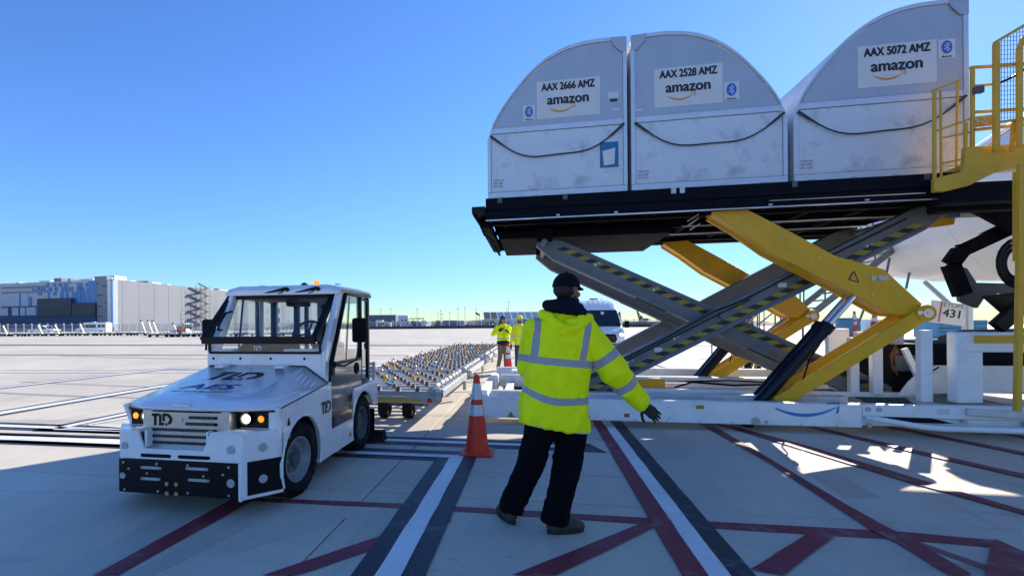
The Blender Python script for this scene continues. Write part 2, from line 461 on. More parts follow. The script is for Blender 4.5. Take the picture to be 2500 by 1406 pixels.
# ------------------------------------------------------------------ painted markings (sheets 4 mm apart)
def paint(name, col, wear=.35, base=(.36, .35, .33)):
    m = bpy.data.materials.new(name); m.use_nodes = True
    t = m.node_tree; N = t.nodes; L = t.links; b = N['Principled BSDF']
    pos = N.new('ShaderNodeNewGeometry').outputs['Position']
    n1 = N.new('ShaderNodeTexNoise'); n1.inputs['Scale'].default_value = 3.2; n1.inputs['Detail'].default_value = 12; n1.inputs['Roughness'].default_value = .75; L.new(pos, n1.inputs['Vector'])
    r1 = N.new('ShaderNodeMapRange'); r1.inputs[1].default_value = .54; r1.inputs[2].default_value = .70; r1.inputs[3].default_value = 0; r1.inputs[4].default_value = wear; L.new(n1.outputs[0], r1.inputs[0])
    n2 = N.new('ShaderNodeTexNoise'); n2.inputs['Scale'].default_value = 150; n2.inputs['Detail'].default_value = 3; L.new(pos, n2.inputs['Vector'])
    r2 = N.new('ShaderNodeMapRange'); r2.inputs[1].default_value = .3; r2.inputs[2].default_value = .7; r2.inputs[3].default_value = .82; r2.inputs[4].default_value = 1.15; L.new(n2.outputs[0], r2.inputs[0])
    n3 = N.new('ShaderNodeTexNoise'); n3.inputs['Scale'].default_value = .8; n3.inputs['Detail'].default_value = 5; L.new(pos, n3.inputs['Vector'])
    r3 = N.new('ShaderNodeMapRange'); r3.inputs[1].default_value = .3; r3.inputs[2].default_value = .7; r3.inputs[3].default_value = .85; r3.inputs[4].default_value = 1.12; L.new(n3.outputs[0], r3.inputs[0])
    mm = N.new('ShaderNodeMath'); mm.operation = 'MULTIPLY'; L.new(r2.outputs[0], mm.inputs[0]); L.new(r3.outputs[0], mm.inputs[1])
    s = N.new('ShaderNodeVectorMath'); s.operation = 'SCALE'; s.inputs[0].default_value = col; L.new(mm.outputs[0], s.inputs['Scale'])
    mx = N.new('ShaderNodeMix'); mx.data_type = 'RGBA'; L.new(r1.outputs[0], mx.inputs[0]); L.new(s.outputs[0], mx.inputs[6]); mx.inputs[7].default_value = (*base, 1)
    L.new(mx.outputs[2], b.inputs['Base Color']); b.inputs['Roughness'].default_value = .6
    bp = N.new('ShaderNodeBump'); bp.inputs['Strength'].default_value = .2; bp.inputs['Distance'].default_value = .004
    L.new(n2.outputs[0], bp.inputs['Height']); L.new(bp.outputs[0], b.inputs['Normal'])
    MATS[name] = m; return m
PRED = paint('red_apron_paint', (.23, .025, .045), .5)
PWHITE = paint('white_apron_paint', (.84, .83, .80), .5)
PDARK = paint('dark_apron_paint', (.024, .030, .042), .4)
def strip(name, L_, R2_, z, m, px=True):
    """left and right edges as matching lists of points; edges waver a little as hand-laid paint does"""
    a = [gp(*p) if px else p for p in L_]; b = [gp(*p) if px else p for p in R2_]
    vs = []; sd = random.random() * 50
    seq = []
    for i in range(len(a) - 1):
        ln = max((Vector(a[i]) - Vector(a[i + 1])).length, (Vector(b[i]) - Vector(b[i + 1])).length)
        k = max(2, min(40, int(ln / .12)))
        for q in range(k + (1 if i == len(a) - 2 else 0)):
            t = q / k
            seq.append((Vector(a[i]).lerp(Vector(a[i + 1]), t), Vector(b[i]).lerp(Vector(b[i + 1]), t)))
    for k, (p, q) in enumerate(seq):
        d = (q - p).normalized() if (q - p).length > 1e-5 else Vector((0, 0))
        p2 = p + d * .009 * noise.noise((k * .35, sd, 0)); q2 = q + d * .009 * noise.noise((k * .35, sd + 9, 3))
        vs += [(p2.x, p2.y, z), (q2.x, q2.y, z)]
    mb = MB(); mb.add(vs, [(2 * i, 2 * i + 1, 2 * i + 3, 2 * i + 2) for i in range(len(seq) - 1)])
    return struct(mb.obj(name, m))
Z1, Z2, Z3 = .004, .008, .012
# left service-road line with dark borders, and its crosswise leg
X1, X2, X3, X4 = [gp(x, 1406)[0] for x in (857, 917, 979, 1039)]
Yc = gp(1094, 1121)[1]
ex = lambda X, y0, y1: [(X, y0), (X, y1)]
strip('dark_paint_border', ex(X1, .9, 5.38), ex(X4, .9, 5.78), Z2, PDARK, False)
strip('white_paint_line', ex(X2, .9, 5.43), ex(X3, .9, 5.53), Z3, PWHITE, False)
strip('dark_paint_border', [(-9, 5.20), (X1 + .1, 5.30)], [(-9, 5.66), (X4, 5.74)], Z1, PDARK, False)
strip('white_paint_line', [(-9, 5.33), (X2 + .01, 5.42)], [(-9, 5.47), (X3, 5.545)], Z3, PWHITE, False)
strip('dark_paint_border', [(-9, 5.90), (.82, 5.95)], [(-9, 6.36), (.66, 6.36)], Z1, PDARK, False)
strip('white_paint_line', [(-9, 6.06), (.55, 6.10)], [(-9, 6.20), (.5, 6.22)], Z2, PWHITE, False)
# right lead-in: red, white, dark
strip('red_paint_line', [(1450, 1035), (1665, 1406)], [(1474, 1035), (1728, 1406)], Z2, PRED)
strip('white_paint_line', [(1474.5, 1035), (1728.5, 1406)], [(1495, 1035), (1785, 1406)], Z2, PWHITE)
strip('dark_paint_border', [(1495.5, 1035), (1785.5, 1406)], [(1522, 1035), (1845, 1406)], Z2, PDARK)
for nm, a_, b_, m_ in (('red_paint_line', 1450, 1474, PRED), ('white_paint_line', 1474.5, 1495, PWHITE), ('dark_paint_border', 1495.5, 1522, PDARK)):
    p, q = gp(a_, 1035), gp(b_, 1035)
    strip(nm, [p, (p[0], 13)], [q, (q[0], 13)], Z2, m_, False)
    p, q = gp({1450: 1665, 1474.5: 1728.5, 1495.5: 1785.5}[a_], 1406), gp({1474: 1728, 1495: 1785, 1522: 1845}[b_], 1406)
    strip(nm, [p, (p[0], 1.2)], [q, (q[0], 1.2)], Z2, m_, False)
reds = [
    ([(590, 1214.5), (663, 1217), (980, 1229), (1104, 1236), (1200, 1241), (1400, 1254), (1590, 1265)], [(590, 1223), (668, 1226), (980, 1241), (1104, 1248), (1200, 1254), (1380, 1266), (1590, 1281)]),
    ([(1600, 1267), (1725, 1272), (2162, 1296), (2245, 1302), (2432, 1319)], [(1600, 1282), (1741, 1291), (2162, 1315), (2224, 1320), (2419, 1336)]),
    ([(226, 1406), (566, 1219)], [(288, 1406), (619, 1221)]),
    ([(640, 1406), (924, 1311), (1095, 1250)], [(722, 1406), (902, 1345), (1101, 1274)]),
    ([(1249, 1406), (1564, 1279)], [(1356, 1406), (1600, 1288)]),
    ([(1832, 1391), (1970, 1305)], [(1912, 1406), (2037, 1311)]),
    ([(1700, 1030), (1725, 1045), (1881, 1133), (2042, 1240), (2131, 1299), (2185, 1325), (2318, 1406)], [(1728, 1030), (1751, 1045), (1928, 1150), (2063, 1232), (2162, 1287), (2225, 1318), (2375, 1406)]),
    ([(1740, 1030), (1803, 1045), (1980, 1092), (2271, 1180), (2500, 1248), (2700, 1310)], [(1728, 1032), (1790, 1048), (1970, 1103), (2210, 1176), (2500, 1258), (2700, 1322)]),
    ([(1930, 1030), (2016, 1048), (2292, 1113), (2500, 1159), (2750, 1216)], [(1915, 1032), (1996, 1049), (2280, 1118), (2500, 1168), (2750, 1228)]),
    ([(2140, 1035), (2232, 1053), (2500, 1105), (2750, 1155)], [(2130, 1037), (2222, 1055), (2500, 1112), (2750, 1164)]),
    ([(2400, 1047), (2500, 1066), (2700, 1104)], [(2390, 1049), (2500, 1071), (2700, 1110)]),
]
for k, (a_, b_) in enumerate(reds): strip('red_paint_line', a_, b_, Z1 + (.0012 * k if k > 1 else 0), PRED)
strip('faded_red_paint_line', [(2245, 1322), (2417, 1382), (2520, 1418)], [(2215, 1322), (2417, 1397), (2500, 1425)], .0025, paint('faded_red_apron_paint', (.24, .09, .10), .8))
strip('red_paint_patch', [(2428, 1320), (2500, 1352), (2600, 1400), (2600, 1560)], [(2419, 1338), (2404, 1406), (2404, 1500), (2404, 1560)], .019, PRED)
GH = paint('ghost_of_removed_line', (.535, .485, .395), .8, (.58, .53, .445))
for k, (a_, b_) in enumerate((([(120, 1406), (470, 1215)], [(215, 1406), (556, 1217)]), ([(300, 1406), (640, 1236)], [(370, 1406), (700, 1236)]), ([(1530, 1040), (1640, 1200), (1740, 1300)], [(1610, 1040), (1760, 1190), (1850, 1290)]),
        ([(540, 1330), (880, 1225)], [(560, 1352), (930, 1240)]), ([(1890, 1100), (2060, 1215)], [(1960, 1100), (2150, 1215)]), ([(1130, 1300), (1230, 1140)], [(1160, 1310), (1262, 1145)]))):
    strip('removed_line_ghost', a_, b_, .0016, GH)
TM = paint('tyre_mark_rubber', (.30, .275, .235), .95, (.58, .53, .45))
def curve_strip(nm, pts, w, m, z):
    P_ = crom0(pts, 8); L_, R2_ = [], []
    for i, p in enumerate(P_):
        a = P_[max(0, i - 1)]; b = P_[min(len(P_) - 1, i + 1)]; d = Vector((b[0] - a[0], b[1] - a[1])).normalized(); n_ = Vector((-d.y, d.x)) * w / 2
        L_.append((p[0] + n_.x, p[1] + n_.y)); R2_.append((p[0] - n_.x, p[1] - n_.y))
    strip(nm, L_, R2_, z, m, False)
def crom0(P_, n):
    out = []
    for i in range(len(P_) - 1):
        p0, p1, p2, p3 = P_[max(0, i - 1)], P_[i], P_[i + 1], P_[min(len(P_) - 1, i + 2)]
        for k in range(n):
            t = k / n; out.append(tuple(.5 * ((2 * p1[a]) + (p2[a] - p0[a]) * t + (2 * p0[a] - 5 * p1[a] + 4 * p2[a] - p3[a]) * t * t + (3 * p1[a] - p0[a] - 3 * p2[a] + p3[a]) * t ** 3) for a in (0, 1)))
    return out + [tuple(P_[-1])]
for k, (pts, w) in enumerate((([(-14, 9.5), (-9, 9.0), (-4.5, 9.6), (2, 12.5)], .16), ([(-14, 11.2), (-9, 10.7), (-4.8, 11.3), (2, 14)], .16), ([(-25, 22), (-12, 20), (4, 24), (20, 23)], .35), ([(-20, 14), (-10, 15.5), (-3, 20), (-1, 30)], .22), ([(-18.5, 13.2), (-8.6, 14.8), (-1.6, 20), (.6, 30)], .22), ([(8, 16), (14, 19), (26, 20)], .3), ([(7, 18), (13, 21), (26, 22.5)], .3))):
    curve_strip('tyre_mark', pts, w, TM, .0008 + .00005 * k)
# far markings in the sun on the left and beyond the loader
def far(a_, b_, wpx0, wpx1, m_, z, nm): strip(nm, [(a_[0], a_[1] - wpx0 / 2), (b_[0], b_[1] - wpx1 / 2)], [(a_[0], a_[1] + wpx0 / 2), (b_[0], b_[1] + wpx1 / 2)], z, m_)
far((-120, 1029), (437, 936), 14, 8, PDARK, Z1, 'dark_paint_border'); far((-120, 1029), (437, 936), 7, 4, PWHITE, Z2, 'white_paint_line')
far((-120, 961), (408, 900), 6, 4, PDARK, Z1, 'dark_paint_border'); far((-120, 961), (408, 900), 3, 2, PWHITE, Z2, 'white_paint_line')
far((408, 900), (560, 901.5), 4, 4, PDARK, Z1, 'dark_paint_border'); far((408, 900), (560, 901.5), 1.8, 1.6, PWHITE, Z2, 'white_paint_line')
far((437, 936), (620, 905), 8, 6, PDARK, Z1, 'dark_paint_border'); far((437, 936), (620, 905), 4, 3, PWHITE, Z2, 'white_paint_line')
strip('dark_paint_border', [(78, 1050), (320, 1003)], [(120, 1052), (320, 1013)], Z1, PDARK)
strip('white_paint_line', [(130, 1045), (320, 1006)], [(150, 1047), (320, 1010.5)], Z2, PWHITE)
far((80, 1050.5), (300, 1057), 4, 5, PDARK, Z1, 'dark_paint_border'); far((130, 1047.5), (300, 1052), 3, 5, PWHITE, Z2, 'white_paint_line')
far((215, 1037), (320, 1019), 2.5, 2.5, PWHITE, Z2, 'white_paint_line'); far((215, 1038), (300, 1043), 2.5, 3, PWHITE, Z2, 'white_paint_line')
far((-200, 1063), (300, 1080), 26, 30, PDARK, Z1, 'dark_paint_border'); far((-200, 1063), (300, 1079), 10, 11, PWHITE, Z2, 'white_paint_line')
far((-300, 842), (2600, 845), 2.2, 2.2, PDARK, Z1, 'dark_paint_line')
far((-200, 866), (1000, 868), 1.4, 1.4, PDARK, Z1, 'dark_paint_line')
far((1548, 876), (1625, 916), 4, 5, PDARK, Z1, 'dark_paint_border'); far((1560, 878), (1650, 907), 4, 5, PDARK, Z1, 'dark_paint_border'); far((1556, 878), (1637, 911), 3.5, 5, PWHITE, Z2, 'white_paint_line')
# ================================================================== CARGO CONTAINERS
def crom(P_, n=5):
    out = []
    for i in range(len(P_) - 1):
        p0, p1, p2, p3 = P_[max(0, i - 1)], P_[i], P_[i + 1], P_[min(len(P_) - 1, i + 2)]
        for k in range(n):
            t = k / n
            out.append(tuple(.5 * ((2 * p1[a]) + (p2[a] - p0[a]) * t + (2 * p0[a] - 5 * p1[a] + 4 * p2[a] - p3[a]) * t * t + (3 * p1[a] - p0[a] - 3 * p2[a] + p3[a]) * t ** 3) for a in range(len(P_[0]))))
    return out + [tuple(P_[-1])]
CW, CD = 2.18, 3.17
ARC = crom([(.0, 2.46), (.30, 2.475), (.66, 2.46), (1.05, 2.36), (1.44, 2.11), (1.78, 1.74), (2.03, 1.38), (2.15, 1.09), (2.18, .86)])
def container(X, Y, Z, flip, number, label, mark):
    """half-round cargo container; u runs from the flat side to the rounded one"""
    t = thing('cargo_container', label, 'cargo container', (X, Y, Z), 0, 'cargo containers on the loader')
    S = (lambda u: CW - u) if flip else (lambda u: u)
    def oc(off):          # outline inset by off
        return [(S(off), off * 1.6), (S(off), 2.46 - off)] + [(S(min(u, CW - off)), min(z, 2.475 - off) - (off * .45 if u > 1 else 0)) for u, z in ARC if u > off] + [(S(CW - off), off * 1.6)]
    out = [(S(0), .0)] + [(S(u), z) for u, z in ARC] + [(S(CW), 0)]
    m = MB(); m.prism(out, 'y', .03, CD); m.obj('shell', ALU, t, smooth=True, ang=25)
    # edge rails on the door face
    er = MB(); w_ = .055
    ins = [(S(w_), .15)] + [(S(u if u > w_ else w_), (z - w_) if u < 1.2 else z - w_ * .75) for u, z in ARC if u < 2.1] + [(S(CW - w_), 1.0), (S(CW - w_), .15)]
    ou = [(S(0), .15)] + [(S(u), z) for u, z in ARC if u < 2.1] + [(S(CW), 1.0), (S(CW), .15)]
    for i in range(len(ou) - 1):
        a, b, c, d = ou[i], ou[i + 1], ins[i + 1], ins[i]
        er.hexa([(a[0], -.012, a[1]), (b[0], -.012, b[1]), (c[0], -.012, c[1]), (d[0], -.012, d[1]), (a[0], .029, a[1]), (b[0], .029, b[1]), (c[0], .029, c[1]), (d[0], .029, d[1])])
    er.obj('edge_rail', ALUF, t, smooth=True)
    b_ = MB(); b_.box(0, CW, -.018, .029, 0, .145); b_.obj('base_rail', ALUF, t, bevel=.006)
    lw = MB(); lw.box(w_ + .004, CW - w_ - .004, .004, .029, .155, 1.10); lw.obj('lower_door_panel', ALU, t, bevel=.004)
    mr = MB(); mr.box(.004 + w_, CW - w_ - .004, -.006, .029, 1.108, 1.195); mr.obj('middle_rail', ALUF, t, bevel=.004)
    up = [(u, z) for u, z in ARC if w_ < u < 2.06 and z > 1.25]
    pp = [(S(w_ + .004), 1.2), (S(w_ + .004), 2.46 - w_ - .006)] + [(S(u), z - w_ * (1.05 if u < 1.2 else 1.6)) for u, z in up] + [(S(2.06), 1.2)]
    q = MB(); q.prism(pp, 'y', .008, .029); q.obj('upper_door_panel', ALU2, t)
    g_ = MB(); g_.prism([(S(0), 2.46), (S(.24), 2.474), (S(.20), 2.36), (S(.10), 2.24), (S(0), 2.23)], 'y', -.02, -.013); g_.obj('corner_gusset', ALU2, t)
    for x in (.18, .72, 1.26, 1.80):
        l_ = MB(); l_.box(x, x + .09, -.022, -.0185, .045, .075); l_.obj('base_latch', BRUSHED, t)
    # rivet rows
    rv = MB()
    for k in range(40):
        x = .09 + k * .0512
        for z in (.175, 1.085, 1.215): rv.box(x, x + .010, .0, .006, z, z + .010)
    for k in range(17):
        z = .2 + k * .054
        for x in (.075, CW - .085): rv.box(x, x + .010, 0, .006, z, z + .010)
    rv.obj('rivets', BRUSHED, t)
    # hanging door rope
    pts = []
    for i in range(17):
        a = i / 16
        z = 1.07 - .44 * 4 * a * (1 - a) * (1 + .12 * math.sin(a * 9)) + .03 * (a if flip else 1 - a)
        pts.append((.05 + (CW - .10) * a, -.03 - .008 * math.sin(a * 7), z))
    r_ = MB(); r_.tube(pts, [.011 + .008 * (1 if (i in (0, 1, 15, 16)) else 0) for i in range(17)], 6); r_.obj('door_rope', ROPE, t, smooth=True)
    F0 = (Vector((0, 0, 0)), Vector((1, 0, 0)), Vector((0, 0, 1)))
    px, pz, pw, ph = mark['placard']
    p = MB(); p.box(px, px + pw, .0015, .007, pz, pz + ph); pc = p.obj('placard', PLACARD, t)
    text_obj('lettering', number, (Vector((px + pw / 2, .0015, pz + ph * .745)), F0[1], F0[2]), ph * .20, INK, t, bold=.05, xs=.92 * pw / (ph * .185) / 10.9 * 1.0)
    text_obj('lettering', 'amazon', (Vector((px + pw / 2, .0015, pz + ph * .37)), F0[1], F0[2]), ph * .27, INK, t, bold=.035, xs=pw * .83 / (ph * .27) / 5.3)
    decal('smile_arrow', smile(px + pw * .20, px + pw * .60, pz + ph * .27, ph * .12, ph * .05), (Vector((0, .0015, 0)), F0[1], F0[2]), ORANGEP, t)
    bx, bz, bw = mark['tag']
    p = MB(); p.box(bx, bx + bw, .0015, .007, bz, bz + bw * 1.32); p.obj('sticker', PLACARD, t)
    c = (bx + bw / 2, bz + bw * .76); el = [(c[0] + bw * .33 * math.cos(2 * PI * k / 24), c[1] + bw * .46 * math.sin(2 * PI * k / 24)) for k in range(24)]
    decal('sticker_oval', [el], (Vector((0, .0015, 0)), F0[1], F0[2]), BLUEP, t)
    sym = []
    h_ = bw * .31; t_ = bw * .05
    def seg(a, b2):
        d = (Vector(b2) - Vector(a)).normalized(); nn = Vector((-d.y, d.x)) * t_ / 2; a, b2 = Vector(a) + Vector(c), Vector(b2) + Vector(c)
        sym.append([tuple(a - nn), tuple(b2 - nn), tuple(b2 + nn), tuple(a + nn)])
    k_ = bw * .17
    for a, b2 in (((0, -h_), (0, h_)), ((0, h_), (k_, h_ * .5)), ((k_, h_ * .5), (-k_, -h_ * .5)), ((0, -h_), (k_, -h_ * .5)), ((k_, -h_ * .5), (-k_, h_ * .5))): seg(a, b2)
    decal('rune_mark', sym, (Vector((0, .0015, 0)), F0[1], F0[2]), PLACARD, t, n=.005)
    text_obj('lettering', 'Bluetooth', (Vector((c[0], .0015, bz + bw * .06)), F0[1], F0[2]), bw * .13, INK, t, bold=.02, xs=.85)
    tx = mark['tare']
    for k, s_ in enumerate(('TARE WT', '532  LBS', '242  KGS')):
        text_obj('lettering', s_, (Vector((tx, .004, .33 - k * .05)), F0[1], F0[2]), .03, INKG, t, align='LEFT', bold=.01)
    return t
Zc = 3.505
c1 = container(-.73, 8.1, Zc, True, 'AAX 2666 AMZ', 'weathered silver container with blue document pouch, leftmost on the raised platform', dict(placard=(.80, 1.29, .98, .60), tag=(.58, 1.28, .19), tare=.09))
c2 = container(1.51, 8.1, Zc, False, 'AAX 2528 AMZ', 'scuffed silver container rounded on its right, between the other two containers', dict(placard=(.345, 1.31, .97, .60), tag=(1.33, 1.33, .21), tare=.09))
c3 = container(3.77, 8.1, Zc, True, 'AAX 5072 AMZ', 'sunlit silver container rounded on its left, nearest the yellow operator cage', dict(placard=(.84, 1.34, .97, .60), tag=(1.83, 1.66, .20), tare=.09))
p = MB(); p.box(1.77, 2.05, -.004, .003, .44, .84); po = p.obj('document_pouch', POUCH, c1, bevel=.004)
p = MB(); p.hexa([(1.83, -.012, .47), (1.97, -.012, .49), (1.99, -.005, .49), (1.83, -.005, .47), (1.81, -.012, .70), (2.00, -.012, .74), (2.0, -.005, .74), (1.81, -.005, .70)]); p.obj('paper', PAPER, po)
p = MB(); p.box(1.93, 2.04, .001, .007, 1.47, 1.51); p.obj('data_label', INK, c1)
p = MB(); p.box(1.90, 2.06, .001, .007, 1.53, 1.62); p.obj('sticker', PLACARD, c1)
p = MB(); p.box(1.95, 2.06, .001, .007, 1.33, 1.36); p.obj('sticker', PLACARD, c1)
p = MB(); p.box(.05, .17, .001, .007, 1.28, 1.31); p.obj('sticker', PLACARD, c2)

# ================================================================== CARGO LOADER
LD = thing('cargo_loader', 'raised scissor-lift cargo loader with white chassis, black platform and yellow lift arms', 'cargo loader', (2.6, 9.4, 0))
def P3(name, m, mb, **k): return mb.obj(name, m, LD, w=True, **k)
NR, FR_ = 7.38, 11.2
# near chassis beam with its recess
m = MB(); m.box(-.84, 4.22, NR, NR + .16, .10, .405); P3('chassis_beam', WHITE2, m, bevel=.012)
m = MB(); m.box(4.225, 9.4, NR, NR + .16, .24, .405); m.box(4.225, 9.4, NR + .05, NR + .16, .12, .238); P3('chassis_beam', WHITE2, m, bevel=.012)
m = MB(); m.prism([(4.32, .255), (4.98, .25), (5.25, .185), (4.75, .185)], 'y', NR - .004, NR + .002); P3('recess_panel', BLACKM, m)
m = MB(); m.box(-.84, 9.4, FR_, FR_ + .16, .10, .52); P3('chassis_beam', WHITE2, m, bevel=.012)
m = MB(); m.box(-.98, -.845, NR + .04, FR_ + .1, .16, .34); P3('end_beam', WHITE2, m, bevel=.015)
for y_ in (NR + .5, FR_ - 1.0): m = MB(); m.prism([(-.98, .14), (-.75, .14), (-.75, .44), (-.9, .44), (-.98, .34)], 'y', y_, y_ + .4); P3('tow_bracket', WHITE2, m, bevel=.01)
for x in (-.55, 1.55, 4.45, 6.5):
    m = MB(); m.box(x, x + .14, NR + .165, FR_ - .005, .14, .3); P3('cross_member', WHITE2, m, bevel=.008)
m = MB(); m.box(-.7, 4.4, NR + .62, NR + .78, .2, .42); P3('inner_rail', GALV, m, bevel=.008)
m = MB(); m.box(-.7, 4.4, FR_ - .9, FR_ - .72, .2, .44); P3('inner_rail', GALV, m, bevel=.008)
for y in (NR + .35, FR_ - .45):
    m = MB(); m.box(-.7, 5.6, y - .12, y + .12, .30, .335); P3('roller_track', GALV, m, bevel=.006)
m = MB()
for k in range(3): m.box(1.4, 5.6, 8.45 + k * .9, 8.55 + k * .9, .36, .43)
P3('track_rail', WHITE2, m, bevel=.006)
m = MB(); m.box(-.66, 5.6, FR_ - .68, FR_ - .02, .10, .17); P3('belly_plate', DGREY, m)
for x, w_ in ((-.5, .5), (.2, .7), (1.0, .35)):
    m = MB(); m.box(x, x + w_, FR_ - .62, FR_ - .1, .32, .50 if w_ < .6 else .46); P3('equipment_box', WHITE2 if w_ < .6 else GALV, m, bevel=.02)
m = MB(); m.box(1.45, 2.2, 9.0, 9.4, .34, .52); m.cyl((1.6, 8.98, .5), (1.6, 9.42, .5), .09, 16); P3('yellow_block', YELLOW, m, bevel=.01)
m = MB(); m.tube([(2.3, 8.8, .42), (2.6, 8.9, .50), (3.2, 8.85, .46), (4.2, 8.9, .5)], .018, 6); m.tube([(1.2, 9.6, .48), (2.2, 9.5, .42), (3.4, 9.6, .46), (4.4, 9.6, .42)], .014, 6); P3('hydraulic_hose', BLACKM, m, smooth=True)
for cx_, cz, r in ((2.95, .15, .055), (3.08, .145, .022), (1.85, .16, .01), (1.85, .31, .01), (4.28, .345, .032), (4.41, .345, .032), (4.30, .135, .03), (5.35, .215, .03), (6.0, .2, .035)):
    m = MB(); m.cyl((cx_, NR - .012, cz), (cx_, NR + .01, cz), r, 16); P3('bolt', BRUSHED, m)
F = frame((0, NR, 0), (1, 0, 0), (0, 0, 1))
decal('smile_arrow', smile(3.19, 3.93, .335, .10, .045), F, SKYP, LD, w=True, n=.003)
m = MB(); m.hexa([(-.60, NR - .02, .105), (-.28, NR - .02, .105), (-.28, NR - .002, .105), (-.6, NR - .002, .105), (-.57, NR - .02, .175), (-.5, NR - .02, .16), (-.5, NR - .002, .16), (-.57, NR - .002, .175)]); P3('jack_plate', WHITE2, m)
decal('warning_triangle', [[(-.40, .12), (-.30, .12), (-.35, .205)]], F, HYEL, LD, w=True, n=.021)
for x0, z0, w_, h_, mt in ((.35, .22, .16, .09, PLACARD), (2.2, .30, .10, .05, HYEL), (1.25, .16, .07, .05, REDM), (5.05, .30, .14, .07, PLACARD), (-.15, .28, .09, .09, HYEL)):
    m = MB(); m.box(x0, x0 + w_, NR - .003, NR + .001, z0, z0 + h_); P3('decal_plate', mt, m)
m = MB(); m.box(-.84, 4.22, NR - .006, NR + .0, .385, .40); P3('beam_lip', WHITE2, m)
for k in range(12):
    m = MB(); m.cyl((-.7 + k * .42, NR - .010, .125), (-.7 + k * .42, NR, .125), .010, 6); P3('bolt', BRUSHED, m)
# side bumper tube
m = MB(); m.tube([(4.26, NR - .02, .24), (4.34, NR - .12, .235), (4.75, NR - .2, .17), (5.0, NR - .22, .155), (5.6, NR - .22, .155), (9.0, NR - .22, .17)], .036, 12); P3('bumper_tube', WHITE2, m, smooth=True)
m = MB(); m.bar((5.35, NR - .03, .345), (6.8, NR - .10, .28), .05, .09); P3('stabiliser_arm', GALV, m, bevel=.01)
for x in (0.2, 3.0, 5.8):                         # running wheels seen under the chassis
    for y in (NR + .42, FR_ - .35):
        m = MB(); m.lathe([(.05, -.11), (.14, -.11), (.155, -.08), (.155, .08), (.14, .11), (.05, .11)], (x, y, .155), (0, 1, 0), 20); P3('wheel', RUBBER, m, smooth=True)
# ---- platform
PN, PF = 7.78, 11.35
m = MB(); m.box(-.74, 5.75, PN, PN + .18, 3.30, 3.485); P3('platform_side_beam', NAVYBLACK, m, bevel=.01)
m = MB(); m.box(-.74, 5.7, PN + .02, PN + .16, 3.14, 3.297); P3('platform_side_channel', NAVYBLACK, m, bevel=.01)
m = MB(); m.box(-.74, 5.7, PN + .0, PN + .02, 3.13, 3.145); P3('polished_edge_strip', STEEL, m)
m = MB(); m.box(-.74, 5.75, PF - .18, PF, 3.17, 3.485); P3('platform_side_beam', NAVYBLACK, m, bevel=.01)
m = MB(); m.box(-.60, 2.3, 8.9, 11.1, 3.02, 3.16); P3('drive_housing', NAVYBLACK, m, bevel=.02)
m = MB(); m.box(-.74, 5.74, PN + .3, PF - .2, 3.36, 3.45); P3('platform_deck', NAVYBLACK, m)
for y in (8.35, 9.2, 10.1, 10.75):
    m = MB(); m.box(-.7, 5.7, y, y + .12, 3.165, 3.355); P3('girder', NAVYBLACK, m, bevel=.008)
for k in range(9):
    x = -.5 + k * .78
    m = MB(); m.box(x, x + .07, PN + .185, PF - .185, 3.20, 3.35); P3('cross_member', NAVYBLACK, m)
m = MB(); m.box(-.96, -.745, PN - .02, PN + .45, 3.25, 3.36); P3('end_stop', BLACK, m, bevel=.012)
m = MB(); m.box(-.96, -.745, PF - .45, PF, 3.25, 3.36); P3('end_stop', BLACK, m, bevel=.012)
m = MB(); m.box(-.90, -.745, PN + .455, PF - .455, 3.17, 3.34); P3('end_beam', NAVYBLACK, m, bevel=.012)
m = MB(); m.tube([(-.9, PN + .1, 3.24), (-.82, PN + .6, 3.02), (-.7, PN + 1.1, 2.98)], .02, 6); m.bar((-.93, PN, 3.25), (-.72, PF - .6, 3.0), .03, .05); m.box(-.86, -.7, 8.1, 10.9, 3.08, 3.165); P3('end_linkage', NAVYBLACK, m)
m = MB()
for k in range(14):                                # roller shafts and stops on top of the deck
    x = -.6 + k * .5
    m.cyl((x, PN + .35, 3.47), (x, PF - .25, 3.47), .03, 8)
P3('deck_rollers', GALV, m, smooth=True)
for k, x in enumerate((2.0, 2.12, -.55, .45, 3.6, 5.2)):
    m = MB(); m.box(x, x + .07, PN - .012, PN - .001, 3.40, 3.485 + (.01 if k < 2 else 0)); P3('side_guide', GALV if k < 2 else DGREY, m, bevel=.004)
for x in (.35, 1.2, 3.3, 4.5):
    m = MB(); m.box(x, x + .05, PN - .008, PN + .019, 3.155, 3.18); P3('edge_clip', BRUSHED, m)
for a, b in (((2.35, 8.2, 3.0), (2.5, 8.2, 3.11)), ((2.36, 8.25, 3.08), (2.52, 8.25, 3.18)), ((2.38, 8.2, 2.93), (2.52, 8.2, 3.02))):
    m = MB(); m.cyl(a, b, .012, 6); P3('steel_rod', STEEL, m)
m = MB(); m.cyl((2.4, 8.7, 3.08), (5.6, 8.7, 3.1), .014, 6); m.cyl((2.4, 9.5, 3.09), (5.6, 9.5, 3.1), .014, 6); m.cyl((3.3, PN - .02, 3.22), (5.2, PN - .02, 3.22), .008, 6); P3('conduit', STEEL, m, smooth=True)
